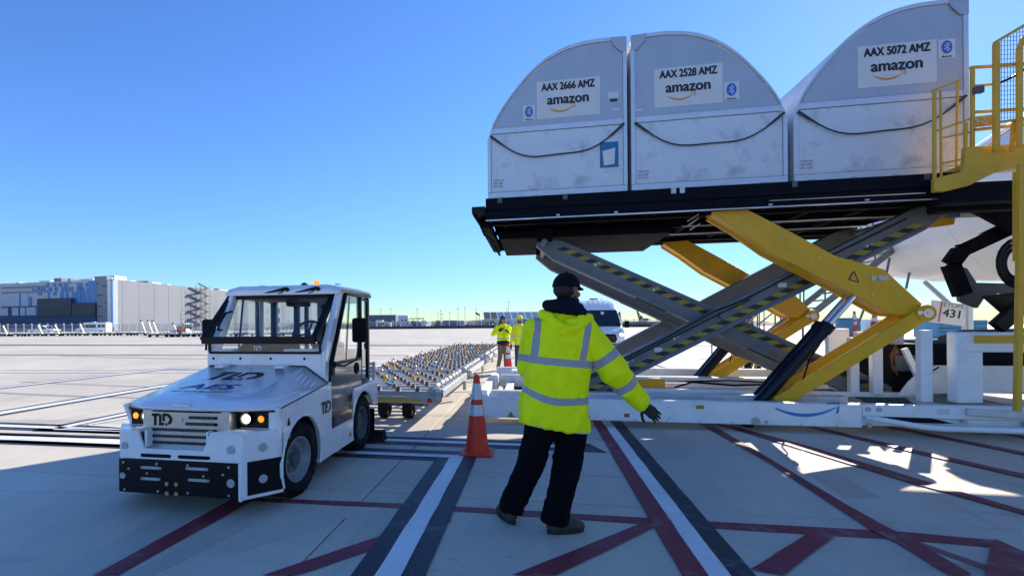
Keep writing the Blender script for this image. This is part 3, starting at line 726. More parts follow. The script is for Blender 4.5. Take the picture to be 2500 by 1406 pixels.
# ---- grey scissor arms
def hazard(parent, p0, p1, Y, w, n, lean=.5):
    p0, p1 = Vector((p0[0], 0, p0[1])), Vector((p1[0], 0, p1[1])); d = (p1 - p0); L_ = d.length; d.normalize(); u = Vector((-d.z, 0, d.x))
    for ci, mm in ((0, HBLK), (1, HYEL)):
        mb = MB(); st = L_ / n
        for k in range(n):
            a = k * st + (st / 2 if ci else 0); b = a + st / 2; sh = st * lean
            q = [p0 + d * a - u * w / 2, p0 + d * b - u * w / 2, p0 + d * (b + sh) + u * w / 2, p0 + d * (a + sh) + u * w / 2]
            mb.add([(v.x, Y, v.z) for v in q], [(0, 1, 2, 3)])
        mb.obj('hazard_stripe', mm, parent, w=True)
def scissor(p0, p1, y0, y1, wd, haz=True):
    p0v, p1v = Vector((p0[0], 0, p0[1])), Vector((p1[0], 0, p1[1])); d = (p1v - p0v).normalized(); u = Vector((-d.z, 0, d.x)); L_ = (p1v - p0v).length
    h = wd / 2; t_ = .26
    prof = [(-.12, -h * .45), (t_, -h), (L_ - t_, -h), (L_ + .12, -h * .5), (L_ + .12, h * .5), (L_ - t_, h), (t_, h), (-.12, h * .45)]
    pts = [p0v + d * a + u * b for a, b in prof]
    m = MB(); m.prism([(v.x, v.z) for v in pts], 'y', y0, y1)
    o = P3('scissor_arm', GREY, m, bevel=.014)
    # raised flange bands along both edges and lightening slots below
    f = MB()
    for s_ in (-1, 1):
        a = p0v + d * .3 + u * s_ * (h - .03); b = p1v - d * .3 + u * s_ * (h - .03)
        f.bar((a.x, y0 - .012, a.z), (b.x, y0 - .012, b.z), .022, .05, up=(u.x, 0, u.z))
    f.obj('flange', GREY, o, w=True, bevel=.004)
    lo = -1 if u.z > 0 else 1
    for q in (.3, .62):
        a = p0v + d * L_ * q + u * lo * (h + .002); b = p0v + d * (L_ * q + .5) + u * lo * (h + .002)
        s2 = MB(); s2.bar((a.x, (y0 + y1) / 2, a.z), (b.x, (y0 + y1) / 2, b.z), .10, .006, up=(u.x, 0, u.z))
        s2.obj('slot', BLACKM, o, w=True)
    if haz:
        off = u * (.06 if haz == 1 else -.06)
        a, b = p0v + d * .22 + off, p1v - d * .25 + off
        hazard(o, (a.x, a.z), (b.x, b.z), y0 - .0035, .085, 22, .45 if haz == 1 else -.45)
    return o
A0, A1, B0, B1 = (.18, 2.86), (5.45, .24), (.45, .22), (5.82, 3.12)
scissor(A0, A1, 8.62, 8.78, .36, 1)
scissor(B0, B1, 8.44, 8.60, .36, 2)
scissor(A0, A1, 10.22, 10.38, .36, 0)
scissor(B0, B1, 10.40, 10.56, .36, 0)
m = MB(); m.cyl((2.93, 8.39, 1.62), (2.93, 10.6, 1.62), .075, 20); P3('pivot_shaft', GREY, m, smooth=True)
decal('warning_triangle', [[(3.08, 1.70), (3.22, 1.70), (3.15, 1.82)]], frame((0, 8.44, 0), (1, 0, 0), (0, 0, 1)), HYEL, LD, w=True, n=.006)
for (x, z) in (A0, A1, B0, B1):
    m = MB(); m.cyl((x, 8.36, z), (x, 10.64, z), .05, 14); P3('axle', GREY, m, smooth=True)
for b_ in ((.05, .32, 8.6, 8.8, 2.9, 3.14), (.05, .32, 10.2, 10.4, 2.9, 3.14), (5.68, 5.98, 8.42, 8.62, 3.13, 3.2)): m = MB(); m.box(*b_); P3('hinge_bracket', NAVYBLACK, m, bevel=.01)
for k, (x, z) in enumerate(((1.0, 2.46), (1.9, 2.03), (4.3, .92), (1.5, .86), (2.2, 1.24), (4.0, 2.15), (4.9, 2.62))):
    m = MB(); m.cyl((x, 8.425, z), (x, 8.442, z), .022, 6); m.cyl((x + .06, 8.425, z + .03), (x + .06, 8.442, z + .03), .014, 6); P3('arm_bolt', BRUSHED, m)
for k, (x, z) in enumerate(((3.7, 2.03), (1.9, 1.03))):
    m = MB(); m.box(x, x + .12, 8.437, 8.4395, z, z + .07); P3('data_plate', PLACARD, m)
m = MB(); m.tube([(.5, 8.41, .42), (1.2, 8.40, .80), (2.0, 8.41, 1.22), (2.8, 8.38, 1.68), (3.2, 8.40, 1.84), (4.2, 8.41, 2.38), (5.4, 8.41, 3.0)], .011, 6); m.tube([(.5, 8.42, .38), (1.2, 8.41, .75), (2.0, 8.42, 1.17), (2.8, 8.38, 1.60), (3.3, 8.41, 1.85)], .009, 6); P3('arm_hose', BLACK, m, smooth=True)
# ---- yellow lift arms, near and far
up_poly = [(2.60, 3.135), (3.05, 3.155), (3.645, 2.785), (4.20, 2.425), (4.80, 2.215), (5.02, 1.97), (5.30, 1.67), (5.33, 1.585), (5.20, 1.555), (4.85, 1.60), (4.30, 1.955), (3.785, 2.26), (3.36, 2.51), (2.93, 2.86), (2.60, 3.10)]
def yellow(y0, nm):
    m = MB(); m.prism(up_poly, 'y', y0, y0 + .035)
    m.prism(up_poly, 'y', y0 + .24, y0 + .275)
    o = P3('upper_lift_arm', YELLOW, m, bevel=.006)
    f = MB(); lo = [(2.62, 3.09), (2.95, 2.862), (3.38, 2.512), (3.80, 2.262), (4.31, 1.957), (4.86, 1.602), (5.16, 1.57)]
    tp = [(3.05, 3.14), (3.645, 2.77), (4.20, 2.41), (4.80, 2.20), (5.02, 1.96), (5.28, 1.68)]
    for ln, sg in ((lo, 1), (tp, -1)):
        for a, b in zip(ln, ln[1:]):
            f.hexa([(a[0], y0 + .036, a[1]), (b[0], y0 + .036, b[1]), (b[0], y0 + .239, b[1]), (a[0], y0 + .239, a[1]),
                    (a[0], y0 + .036, a[1] + sg * .03), (b[0], y0 + .036, b[1] + sg * .03), (b[0], y0 + .239, b[1] + sg * .03), (a[0], y0 + .239, a[1] + sg * .03)])
    f.obj('web_plate', YELLOW, o, w=True)
    r = MB()
    for a, b in zip(lo[:-1], lo[1:]): r.bar((a[0], y0 + .30, a[1] - .012), (b[0], y0 + .30, b[1] - .012), .05, .03)
    r.obj('lower_flange', YELLOW, o, w=True)
    # box lower arm
    a, b = Vector((5.24, 0, 1.60)), Vector((3.42, 0, .33))
    for yy in (y0 - .05, y0 + .30):
        m = MB(); m.bar((a.x, yy, a.z), (b.x, yy, b.z), .06, .19); P3('lower_lift_arm', YELLOW, m, bevel=.012)
    m = MB(); m.cyl((5.24, y0 - .10, 1.60), (5.24, y0 + .36, 1.60), .115, 24); k = P3('elbow_joint', YELLOW, m, smooth=True, bevel=.01)
    m = MB(); m.cyl((5.24, y0 - .125, 1.60), (5.24, y0 - .1, 1.60), .062, 20); m.cyl((5.24, y0 - .135, 1.60), (5.24, y0 - .12, 1.60), .02, 10); m.box(5.12, 5.22, y0 - .115, y0 - .101, 1.58, 1.63); m.obj('pin', STEEL, k, w=True, smooth=True)
    for yy in (y0 + .06, y0 + .215):                  # twin rams
        A_, B_ = Vector((3.22, yy, .30)), Vector((4.52, yy, 1.93)); d = (B_ - A_)
        M_ = A_ + d * .70
        m = MB(); m.cyl(A_, M_, .085, 20); m.cyl(M_ - d.normalized() * .10, M_ + d.normalized() * .015, .10, 8)
        cy = P3('hydraulic_cylinder', CYB, m, smooth=True)
        m = MB(); m.cyl(M_, B_, .040, 16); m.obj('rod', CHROME, cy, w=True, smooth=True)
    m = MB(); m.tube([(3.62, y0 + .13, .50), (3.80, y0 + .13, .56), (3.86, y0 + .13, .72), (3.92, y0 + .13, .95), (4.05, y0 + .13, 1.15), (4.1, y0 + .13, 1.3)], .012, 6); m.cyl((3.66, y0 - .03, .46), (3.80, y0 - .03, .54), .035, 8); P3('ram_hose', BLACKM, m, smooth=True)
    return o
for (x, z) in ((2.95, 3.02), (3.5, 2.72), (4.0, 2.40), (4.55, 2.15), (4.95, 1.85), (3.9, 2.36), (4.65, 1.86)):
    m = MB(); m.cyl((x, 7.888, z), (x, 7.902, z), .016, 6); P3('arm_bolt', BRUSHED, m)
n_ = yellow(7.90, 'near'); yellow(10.68, 'far')
decal('warning_triangle', [[(4.22, 2.02), (4.28, 2.14), (4.30, 2.14), (4.24, 2.02)], [(4.22, 2.02), (4.34, 1.98), (4.34, 1.995), (4.23, 2.035)], [(4.29, 2.14), (4.345, 1.98), (4.36, 1.98), (4.305, 2.14)]], frame((.13, 7.9, .06), (1, 0, 0), (0, 0, 1)), INK, LD, w=True, n=.003)
m = MB(); m.cyl((4.74, 7.87, 2.10), (4.74, 7.9, 2.10), .035, 14); m.box(4.64, 4.84, 7.89, 7.899, 2.06, 2.13); P3('pin_cover', BRUSHED, m)
# ---- front structure at the aircraft end
m = MB(); m.box(4.62, 4.92, 8.9, 9.0, .42, 1.38); P3('guard_panel', WHITE2, m, bevel=.01)
for x0, x1, z1, y in ((4.71, 4.83, 1.25, 8.5), (4.95, 5.08, 1.28, 8.4), (5.13, 5.27, 1.37, 7.75)):
    m = MB(); m.box(x0, x1, y, y + .11, .40, z1); P3('guard_post', WHITE2, m, bevel=.012)
m = MB(); m.box(4.74, 5.12, 8.40, 8.5, 1.26, 1.34); P3('guard_rail', WHITE2, m, bevel=.01)
for y_ in (7.62, 9.0): m = MB(); m.box(5.45, 5.74, y_, y_ + .18, .41, 1.345); P3('portal_post', WHITE2, m, bevel=.02)
m = MB(); m.box(5.50, 8.6, 7.60, 7.82, 1.08, 1.34); P3('portal_beam', WHITE2, m, bevel=.02)
m = MB(); m.box(5.62, 7.5, 7.585, 7.598, 1.20, 1.30); P3('yellow_stripe', YELLOW2, m)
m = MB(); m.box(5.32, 8.8, 8.6, 10.3, .42, 1.15); P3('engine_bay', BLACKM, m, bevel=.03)
for b_ in ((5.34, 5.6, 8.45, 8.59, .75, .98), (5.1, 5.3, 9.0, 9.3, .9, 1.0)): m = MB(); m.box(*b_); P3('valve_block', DGREY, m, bevel=.01)
m = MB()
for k in range(5): m.tube([(5.18 + k * .012, 8.3, 1.15 - k * .03), (5.12 + k * .01, 8.32, 1.0), (5.16, 8.35, .8 + k * .02), (5.26, 8.4, .7)], .010, 6)
P3('orange_cable', mat('orange_cable_sheath', (.16, .045, .015), .7), m, smooth=True)
m = MB(); pts = [(5.0 + .78 * math.cos(a), .42 + .62 * math.sin(a)) for a in [PI * k / 14 for k in range(15)]]
m.prism([(5.15, .42), (5.28, .62), (5.45, .80), (5.62, .86), (7.4, .86), (7.4, .66), (7.2, .55), (6.9, .5), (5.5, .45), (5.42, .42)], 'y', 8.2, 8.24); P3('wheel_guard', WHITE2, m, bevel=.006)
m = MB(); m.prism([(4.62, .42), (5.02, .42), (5.06, .62), (4.72, .98), (4.66, .98)], 'y', 8.75, 8.79); P3('side_plate', WHITE2, m, bevel=.006)
m = MB(); m.cyl((4.80, 8.73, .70), (4.80, 8.76, .70), .05, 18); P3('plate_hole', BLACK, m)
m = MB(); m.tube([(5.62, 8.17, .84), (5.5, 8.16, .76), (5.40, 8.16, .62), (5.40, 8.16, .48), (5.34, 8.16, .44)], .010, 6); P3('cable', BLACK, m, smooth=True)
m = MB(); m.bar((5.22, 8.2, 1.1), (5.38, 8.2, .72), .05, .07); P3('brace', WHITE2, m)
# black bridge linkage
def link(name, pts, Y, w_, th, mt=NAVYBLACK):
    q = [pl(x, y, Y) for x, y in pts]
    m = MB()
    for a, b in zip(q, q[1:]): m.bar((a[0], Y, a[1]), (b[0], Y, b[1]), th, w_)
    return P3(name, mt, m, bevel=.01)
link('bridge_arm', [(2330, 470), (2560, 590)], 9.3, .26, .12)
link('bridge_arm', [(2500, 540), (2345, 612)], 9.6, .22, .12)
link('bridge_arm', [(2345, 612), (2320, 645), (2350, 720)], 9.6, .22, .14)
def plate(name, pts, Y, th, mt=NAVYBLACK):
    q = [pl(x, y, Y) for x, y in pts]; m = MB(); m.prism(q, 'y', Y, Y + th); return P3(name, mt, m, bevel=.008)
plate('bridge_plate', [(2330, 645), (2362, 655), (2385, 690), (2560, 694), (2560, 722), (2440, 716), (2405, 726), (2388, 752), (2345, 735)], 9.75, .08, DGREY)
plate('bridge_plate', [(2400, 722), (2560, 704), (2560, 730), (2470, 768), (2448, 764)], 9.2, .05, BLACK)

plate('bridge_skirt', [(2296, 822), (2350, 805), (2560, 800), (2560, 830), (2296, 835)], 9.1, .06, DGREY)
link('bridge_strut', [(2432, 800), (2500, 740)], 9.0, .2, .12, BLACK)
for r in (0, 1, 2):
    m = MB(); pts = []
    for k in range(13):
        a = rad(70 + k * 17); x, z = pl(2492 + (58 - r * 13) * math.cos(a) * .95, 642 - (60 - r * 12) * math.sin(a), 8.5)
        pts.append((x, 8.5 + r * .03, z))
    m.tube(pts, .028, 8); P3('hydraulic_hose', BLACK, m, smooth=True)
# front bridge and operator platform, yellow
m = MB(); m.prism([pl(x, y, 7.6) for x, y in ((2275, 438), (2345, 420), (2350, 362), (2640, 345), (2640, 385), (2500, 402), (2420, 425), (2360, 455), (2300, 470), (2275, 470))], 'y', 7.55, 7.62); P3('bridge_side', YELLOW2, m, bevel=.008)
m = MB(); m.box(5.6, 8.5, 7.63, 8.05, 3.50, 3.56); P3('operator_floor', YELLOW2, m)
m = MB(); m.box(5.86, 10.0, 8.1, 10.15, 3.28, 3.42); P3('bridge_deck', DGREY, m, bevel=.02)  # real deck, but its inner end is extended to block a sun streak on the apron
m = MB(); m.box(5.36, 6.6, 7.64, 7.9, 3.05, 3.3); m.box(5.5, 6.6, 8.0, 8.2, 3.0, 3.2); P3('bridge_hinge', NAVYBLACK, m, bevel=.02)
plate('yellow_gusset', [(2238, 545), (2245, 560), (2330, 548), (2338, 510), (2300, 510)], 9.7, .05, YELLOW)
plate('blue_marker', [(2312, 505), (2345, 500), (2345, 530), (2312, 532)], 9.6, .03, BLUEM)
def rail(pts, Y, w_, nm='guard_rail', mt=YELLOW2, dp=None):
    w_ *= .78
    q = [pl(x, y, Y) for x, y in pts]; m = MB()
    for a, b in zip(q, q[1:]): m.bar((a[0], Y, a[1]), (b[0], Y, b[1]), dp or w_, w_)
    return P3(nm, mt, m, bevel=.006)
RY = 7.58
rail([(2281, 440), (2281, 222)], RY, .045, 'rail_post'); rail([(2298, 437), (2296, 222)], RY, .03, 'rail_post')
rail([(2275, 222), (2345, 196)], RY, .03); rail([(2281, 322), (2370, 290)], RY, .035)
rail([(2335, 415), (2338, 200)], RY + .3, .03, 'rail_post'); rail([(2374, 370), (2374, 165)], RY, .05, 'rail_post'); rail([(2356, 375), (2358, 300)], RY, .04, 'rail_post')
rail([(2368, 166), (2640, 148)], RY, .045); rail([(2374, 211), (2430, 206)], RY, .035); rail([(2374, 275), (2640, 258)], RY, .045); rail([(2374, 318), (2500, 305)], RY, .05)
rail([(2295, 400), (2345, 390)], RY, .03); rail([(2296, 338), (2375, 322)], RY + .02, .03)
rail([(2432, 370), (2432, 106)], RY - .12, .07, 'cage_post'); rail([(2427, 106), (2640, -20)], RY - .12, .045, 'cage_rail'); rail([(2432, 160), (2640, 146)], RY - .12, .04, 'cage_rail')
rail([(2432, 207), (2470, 190), (2500, 170), (2600, 150)], RY - .13, .035, 'grab_rail', BLACK); rail([(2488, 360), (2488, 120), (2500, 92), (2530, 80)], RY - .15, .06, 'cage_post')
rail([(2432, 300), (2500, 290)], RY - .12, .04, 'cage_rail'); rail([(2470, 370), (2475, 300), (2560, 260)], RY - .1, .05, 'cage_post'); rail([(2300, 437), (2500, 290)], RY + .35, .03)
m = MB()
for k in range(26):
    x = 2437 + k * 7.5
    a = pl(x, 104 - (x - 2427) * .56, RY - .12); b = pl(x, 298, RY - .12); m.bar((a[0], RY - .12, a[1]), (b[0], RY - .12, b[1]), .004, .004)
for k in range(30):
    y = 300 - k * 11
    x0 = max(2434, 2434 + (104 - y) / .56)
    a, b = pl(x0, y, RY - .12), pl(2640, y - (2640 - x0) * .06, RY - .12); m.bar((a[0], RY - .12, a[1]), (b[0], RY - .12, b[1]), .004, .004)
P3('mesh_guard', DGREY, m)
plate('sign_panel', [(2378, 285), (2440, 278), (2440, 305), (2378, 312)], RY - .01, .01, YELLOW2)
q = MB()
for a, b in (((2380, 288), (2390, 300)), ((2384, 302), (2396, 296)), ((2396, 296), (2410, 306)), ((2398, 282), (2412, 302))):
    p0, p1 = pl(*a, RY - .014), pl(*b, RY - .014); q.bar((p0[0], RY - .014, p0[1]), (p1[0], RY - .014, p1[1]), .002, .012)
P3('pictogram', PLACARD, q)
m = MB(); x, z = pl(2387, 222, RY - .05); m.box(x - .05, x + .05, RY - .09, RY - .03, z - .04, z + .05); P3('junction_box', DGREY, m, bevel=.01)
# ladder and long post at the near right
LY = 7.3
rail([(2479, 420), (2479, 638)], LY, .05, 'ladder_rail'); rail([(2530, 415), (2530, 638)], LY, .05, 'ladder_rail')
for y in (425, 463, 500, 541, 592, 636): rail([(2479, y), (2530, y - 2)], LY, .035, 'ladder_rung')
rail([(2492, 400), (2489, 700), (2483, 1002)], LY - .08, .075, 'ladder_post')
rail([(2545, 400), (2540, 700), (2535, 1002)], LY - .08, .075, 'ladder_post')

# ================================================================== TOW TRACTOR
def arch_pts(cy, cz, r, a0=200, a1=-20, n=14):      # from front-low over the top to rear-low (y grows rearwards)
    return [(cy + r * math.cos(rad(a0 + (a1 - a0) * k / n)), cz + r * math.sin(rad(a0 + (a1 - a0) * k / n))) for k in range(n + 1)]
def make_tug():
    t = thing('tow_tractor', 'white airport tow tractor with lit headlamps and black bumper, parked in the shade', 'tow tractor', (-2.79, 3.46, 0), rad(.3))
    O = lambda nm, mb, mt, **k: mb.obj(nm, mt, t, **k)
    HX = .77
    # side bodies with wheel arches
    FA = arch_pts(.585, .33, .375, 205, -22); RA = arch_pts(2.21, .33, .375, 202, 25)
    for s in (1, -1):
        HX = .77 if s > 0 else .67
        prof = [(.235, .19), (.235, .66), (.16, .84), (1.16, .925), (1.23, .93), (1.24, .445), (1.84, .445), (1.87, .78), (2.74, .795), (2.74, .46)]
        prof += [p for p in reversed(RA) if p[0] < 2.60] + [(1.83, .19)] + [p for p in reversed(FA)]
        m = MB(); m.prism(prof, 'x', s * HX, s * (HX - .035)); sp = O('side_panel', m, WHITE, bevel=.006)
        # seam and screw details
        for (y, z, r) in ((.33, .58, .012), (1.72, .25, .010), (1.98, .70, .01)):
            q = MB(); q.cyl((s * (HX + .002), y, z), (s * (HX - .01), y, z), r, 10); q.obj('screw', BRUSHED, sp)
        for (y, z) in ((.33, .58), (1.74, .285), (1.80, .58)):
            q = MB(); q.cyl((s * (HX + .004), y, z), (s * (HX - .01), y, z), .025, 18); q.obj('yellow_sticker', HYEL, sp)
        q = MB(); q.cyl((s * (HX + .004), .33, .685), (s * (HX - .01), .33, .685), .022, 12); q.box(min(s * HX, s * (HX + .004)), max(s * HX, s * (HX + .004)), .32, .34, .69, .73); q.obj('key_slot', BLACK, sp)
        for A in (FA, RA[:-2]):
            q = MB()
            for a, b in zip(A, A[1:]): q.hexa([(s * (HX - .036), a[0], a[1]), (s * (HX - .036), b[0], b[1]), (s * .42, b[0], b[1]), (s * .42, a[0], a[1]), (s * (HX - .036), a[0], a[1] + .01), (s * (HX - .036), b[0], b[1] + .01), (s * .42, b[0], b[1] + .01), (s * .42, a[0], a[1] + .01)])
            O('wheel_arch_liner', q, BLACKM)
        # arch lip
        q = MB(); q.tube([(s * (HX + .002), a, b) for a, b in FA], .010, 6); q.obj('arch_lip', WHITE, sp, smooth=True)
    HX = .77
    # chassis core
    m = MB(); m.box(-.46, .46, .24, 2.70, .20, .44); m.box(-.40, .40, .2, 1.2, .30, .82); O('chassis', m, BLACKM)
    # bumper: black rubber plates low, white plate with notch above
    def sideplate(s, z0, z1, off, th, m):
        a = Vector((s * .545, 0, 0)); b = Vector((s * .77, .245, 0)); n = Vector((s * .74, -.67, 0)).normalized()
        p = [a + n * off, b + n * off, b + n * (off - th), a + n * (off - th)]
        m.hexa([(v.x, v.y, z0) for v in p] + [(v.x, v.y, z1) for v in p])
    m = MB(); m.box(-.56, .51, -.006, .03, .155, .425); O('bumper_rubber', m, BLACK, bevel=.008)
    for s in (-1, 1):
        m = MB(); a = .12
        A_, B_ = Vector((s * .575, .03, 0)), Vector((s * .765, .235, 0)); n = Vector((s * .74, -.67, 0)).normalized()
        p = [A_ + n * .005, B_ + n * .005, B_ - n * .03, A_ - n * .03]
        m.hexa([(v.x, v.y, .17) for v in p] + [(v.x, v.y, .435) for v in p]); O('bumper_rubber', m, BLACK, bevel=.006)
    W_ = MB()
    W_.prism([(-.555, .428), (.545, .428), (.545, .655), (.27, .665), (.21, .515), (-.33, .515), (-.39, .665), (-.555, .655)], 'y', .0, .03)
    W_.box(.514, .545, -.004, .03, .13, .427)
    fb = O('front_bumper', W_, WHITE, bevel=.008)
    for s in (-1, 1):
        m = MB(); sideplate(s, .14, .655, 0, .03, m); O('bumper_wing', m, WHITE, bevel=.008)
        m = MB(); x0, x1 = (.27, .545) if s > 0 else (-.555, -.39)
        m.prism([(x0, .032), (x1, .032), (s * .765, .245), (s * .40, .245)] if s > 0 else [(x1, .032), (x0, .032), (-.765, .245), (-.40, .245)], 'z', .635, .66); O('bumper_shelf', m, WHITE, bevel=.005)
        m = MB(); m.prism([(.03, .515), (.03, .66), (.235, .66), (.235, .515)], 'x', (.215 if s > 0 else -.345), (.235 if s > 0 else -.325)); O('bumper_gusset', m, WHITE, bevel=.004)
    m = MB(); m.box(-.33, .21, .032, .235, .49, .51); O('bumper_step', m, WHITE)
    # holes, slots and bolts of the bumper (each one a plate or bolt of its own)
    hole = mat('bumper_hole_lining', (.42, .44, .43), .4)
    for (x, z, r) in ((-.50, .535, .028), (.455, .535, .034), (-.52, .29, .026), (.455, .275, .034)):
        q = MB(); q.cyl((x, -.009, z), (x, 0.0, z), r, 20); O('bumper_hole', q, hole)
    for (x, z, r) in ((.655, .535, .034), (.655, .285, .034)):
        q = MB(); n = Vector((.74, -.67, 0)); c = Vector((x, (x - .545) * .245 / .225, z)) ; q.cyl(c + n * .011, c, r, 20); O('bumper_hole', q, hole)
    for x0, x1, z in ((-.34, -.09, .462), (.0, .26, .462)):
        q = MB(); q.box(x0, x1, -.003, .0, z - .014, z + .014); q.cyl((x0, -.003, z), (x0, 0, z), .014, 12); q.cyl((x1, -.003, z), (x1, 0, z), .014, 12); O('bumper_slot', q, BLACKM)
    for x0, x1, z in ((-.34, -.17, .365), (-.34, -.18, .275), (.07, .25, .375), (.09, .26, .285)):
        q = MB(); q.box(x0, x1, -.009, -.006, z - .011, z + .011); q.cyl((x0, -.009, z), (x0, -.006, z), .011, 12); q.cyl((x1, -.009, z), (x1, -.006, z), .011, 12); O('bumper_slot', q, hole)
    bolt = MB(); bolt.cyl((0, -.012, 0), (0, -.006, 0), .010, 8)
    b0 = O('bolt', bolt, BRUSHED); pos = [(-.51, .40), (-.46, .35), (-.29, .32), (-.20, .40), (.08, .40), (.44, .40), (.39, .34), (.22, .32), (-.50, .18), (-.19, .18), (.08, .18), (.44, .18)]
    b0.location = (pos[0][0], 0, pos[0][1])
    for x, z in pos[1:]: c = b0.copy(); COL.objects.link(c); c.location = (x, 0, z)
    for x in (-.105, -.02):
        for z in (.17, .245):
            q = MB(); q.cyl((x, -.018, z), (x, -.004, z), .018, 6); O('bolt', q, mat('brass_bolt', (.45, .38, .2), .4, metal=.6))
    # grille plate
    G_ = MB(); G_.box(-.42, .375, .10, .26, .42, .815); gr = O('grille', G_, BRUSHED, bevel=.006)
    for x0, x1, z in ((.02, .26, .757), (-.01, .26, .705), (-.33, .26, .652), (-.33, .26, .598), (-.33, .26, .545)):
        q = MB(); q.box(x0, x1, .0955, .0995, z - .012, z + .012); q.cyl((x0, .0955, z), (x0, .0995, z), .012, 10); q.cyl((x1, .0955, z), (x1, .0995, z), .012, 10); sl = q.obj('grille_slot', BLACKM, gr)
        q = MB(); n_ = int((x1 - x0) / .02)
        for k in range(n_): q.box(x0 + k * .02, x0 + k * .02 + .008, .092, .0954, z - .011, z + .011)
        q.obj('grille_fins', DGREY, gr)
    q = MB(); q.cyl((-.06, .09, .735), (-.06, .1, .735), .015, 16); q.cyl((-.37, .09, .53), (-.37, .1, .53), .017, 16); q.obj('lock', STEEL, gr)
    decal('maker_letters', tld(.100), frame((-.335, .10, .685), (1, 0, 0), (0, 0, 1)), BLACK, gr, n=.003)
    # headlamp panels
    for s in (-1, 1):
        m = MB(); x0, x1 = (.385, HX - .005) if s > 0 else (-.66, -.43)
        m.box(x0, x1, .215, .26, .56, .832); hp = O('headlamp_surround', m, WHITE, bevel=.005)
        c, a = (.475, .60) if s > 0 else (-.455, -.572)
        m = MB(); m.box(.40 if s > 0 else -.63, .655 if s > 0 else -.40, .206, .214, .665, .815); O('headlamp_panel', m, BLACK, bevel=.004)
        m = MB(); m.lathe([(.052, .0), (.056, -.015), (.056, -.035), (.046, -.038), (.042, -.02)], (c, .206, .742), (0, 1, 0), 28); hl = O('headlamp', m, BLACK, smooth=True)
        m = MB(); m.ball((c, .180, .742), (.036, .016, .036), 24, 10); m.obj('lens', LAMPW, hl, smooth=True)
        m = MB(); m.lathe([(.028, .0), (.031, -.012), (.027, -.014), (.0, -.014)], (a, .206, .742), (0, 1, 0), 20); il = O('indicator_lamp', m, AMBERD, smooth=True)
        m = MB()
        for i in range(-2, 3):
            for j in range(-2, 3):
                if i * i + j * j < 6: m.ball((a + i * .0100, .190, .742 + j * .0100), .0040, 8, 5)
        m.obj('lamp_leds', AMBER, il, smooth=True)
    # bonnet: raised wedge with side facets
    H = MB()
    front = [(-.655, .20, .835), (-.44, .125, .83), (-.20, .085, .835), (.12, .08, .835), (.39, .12, .83), (.74, .205, .835)]
    lip = [(x, y, z - .022) for x, y, z in front]
    mid = [(-.66, .25, .855), (-.44, .20, .872), (-.20, .17, .878), (.12, .165, .878), (.39, .195, .872), (.755, .25, .855)]
    rear = [(-.665, 1.13, .928), (-.54, 1.13, 1.085), (-.2, 1.13, 1.095), (.2, 1.13, 1.095), (.52, 1.13, 1.085), (.765, 1.13, .928)]
    n = 6; vs = lip + front + mid + rear; fs = []
    for r in range(3): fs += [(r * n + i, r * n + i + 1, (r + 1) * n + i + 1, (r + 1) * n + i) for i in range(n - 1)]
    H.add(vs, fs); bo = O('bonnet', H, WHITE, smooth=True, ang=12)
    sm_ = bo.modifiers.new('solid', 'SOLIDIFY'); sm_.thickness = .02; sm_.offset = -1
    m = MB(); m.tube([(x * .998, y - .002, z - .028) for x, y, z in front], .007, 6); O('bonnet_seal', m, BLACK, smooth=True)
    m = MB()
    for hx in (-.672, .772): m.tube([(hx, .21, .832), (hx, 1.13, .922)], .006, 6)
    m.tube([(.765, 1.14, .93), (.53, 1.14, 1.09), (-.54, 1.14, 1.09), (-.665, 1.14, .93)], .007, 6)
    O('bonnet_seam', m, BLACK, smooth=True)
    U = Vector((1, 0, 0)); V = (Vector((0, 1.13, 1.09)) - Vector((0, .17, .878))).normalized()
    Nn = U.cross(V); b_o = Vector((0, .17, .8785)) + Nn * .003
    def bf(x, s_): return (b_o + U * x + V * s_, U, V)
    decal('maker_letters', [[(x * 1.15 + y * .28, y) for x, y in p] for p in tld(.235)], bf(-.30, .53), BLACK, bo)
    text_obj('lettering', 'AES', bf(-.10, .28), .13, NAVYP, bo, bold=.03, xs=1.75, shear=.3)
    text_obj('lettering', 'AERO EQUIPMENT SOURCE', bf(-.10, .20), .026, NAVYP, bo, bold=.01, xs=1.25)
    for k in range(4):       # louvres in the right facet, hinges, handle recess
        for s in (1,):
            q = MB(); q.bar((.60, .93 - k * .0, 1.05 - k * .038), (.715, .80 - k * .0, .935 + (3 - k) * .0), .01, .008)
    fac_o = Vector((.53, 1.10, 1.08)); fu = (Vector((.765, 1.13, .928)) - Vector((.52, 1.13, 1.085))).normalized(); fv = (Vector((.39, .195, .872)) - Vector((.52, 1.13, 1.085))).normalized()
    for k in range(4):
        a = Vector((.52, 1.13, 1.085)) + fu * (.06 + k * .05) + fv * .10; b = a + fv * .17 + fu * .035
        q = MB(); q.bar(a, b, .012, .018); q.obj('louvre', WHITE, bo, bevel=.003)
    for x in (-.36, .30):
        q = MB(); q.box(x - .05, x + .05, 1.03, 1.12, 1.075, 1.10); q.cyl((x - .06, 1.13, 1.10), (x + .06, 1.13, 1.10), .012, 8); O('bonnet_hinge', q, WHITE, bevel=.004)
    q = MB(); q.box(-.15, .02, .1, .112, .845, .862); q.obj('bonnet_handle', STEEL, bo)
    for x, s_ in ((-.3, .85), (.0, .88), (.3, .86)):
        q = MB(); c = b_o + U * x + V * s_; q.cyl(c, c + Nn * .006, .012, 10); q.obj('rubber_stud', BRUSHED, bo)
    # cab -------------------------------------------------
    CXW = .74
    m = MB(); m.box(-.54, CXW - .04, 1.145, 1.175, .92, 1.215); sc_ = O('scuttle_panel', m, WHITE, bevel=.005)
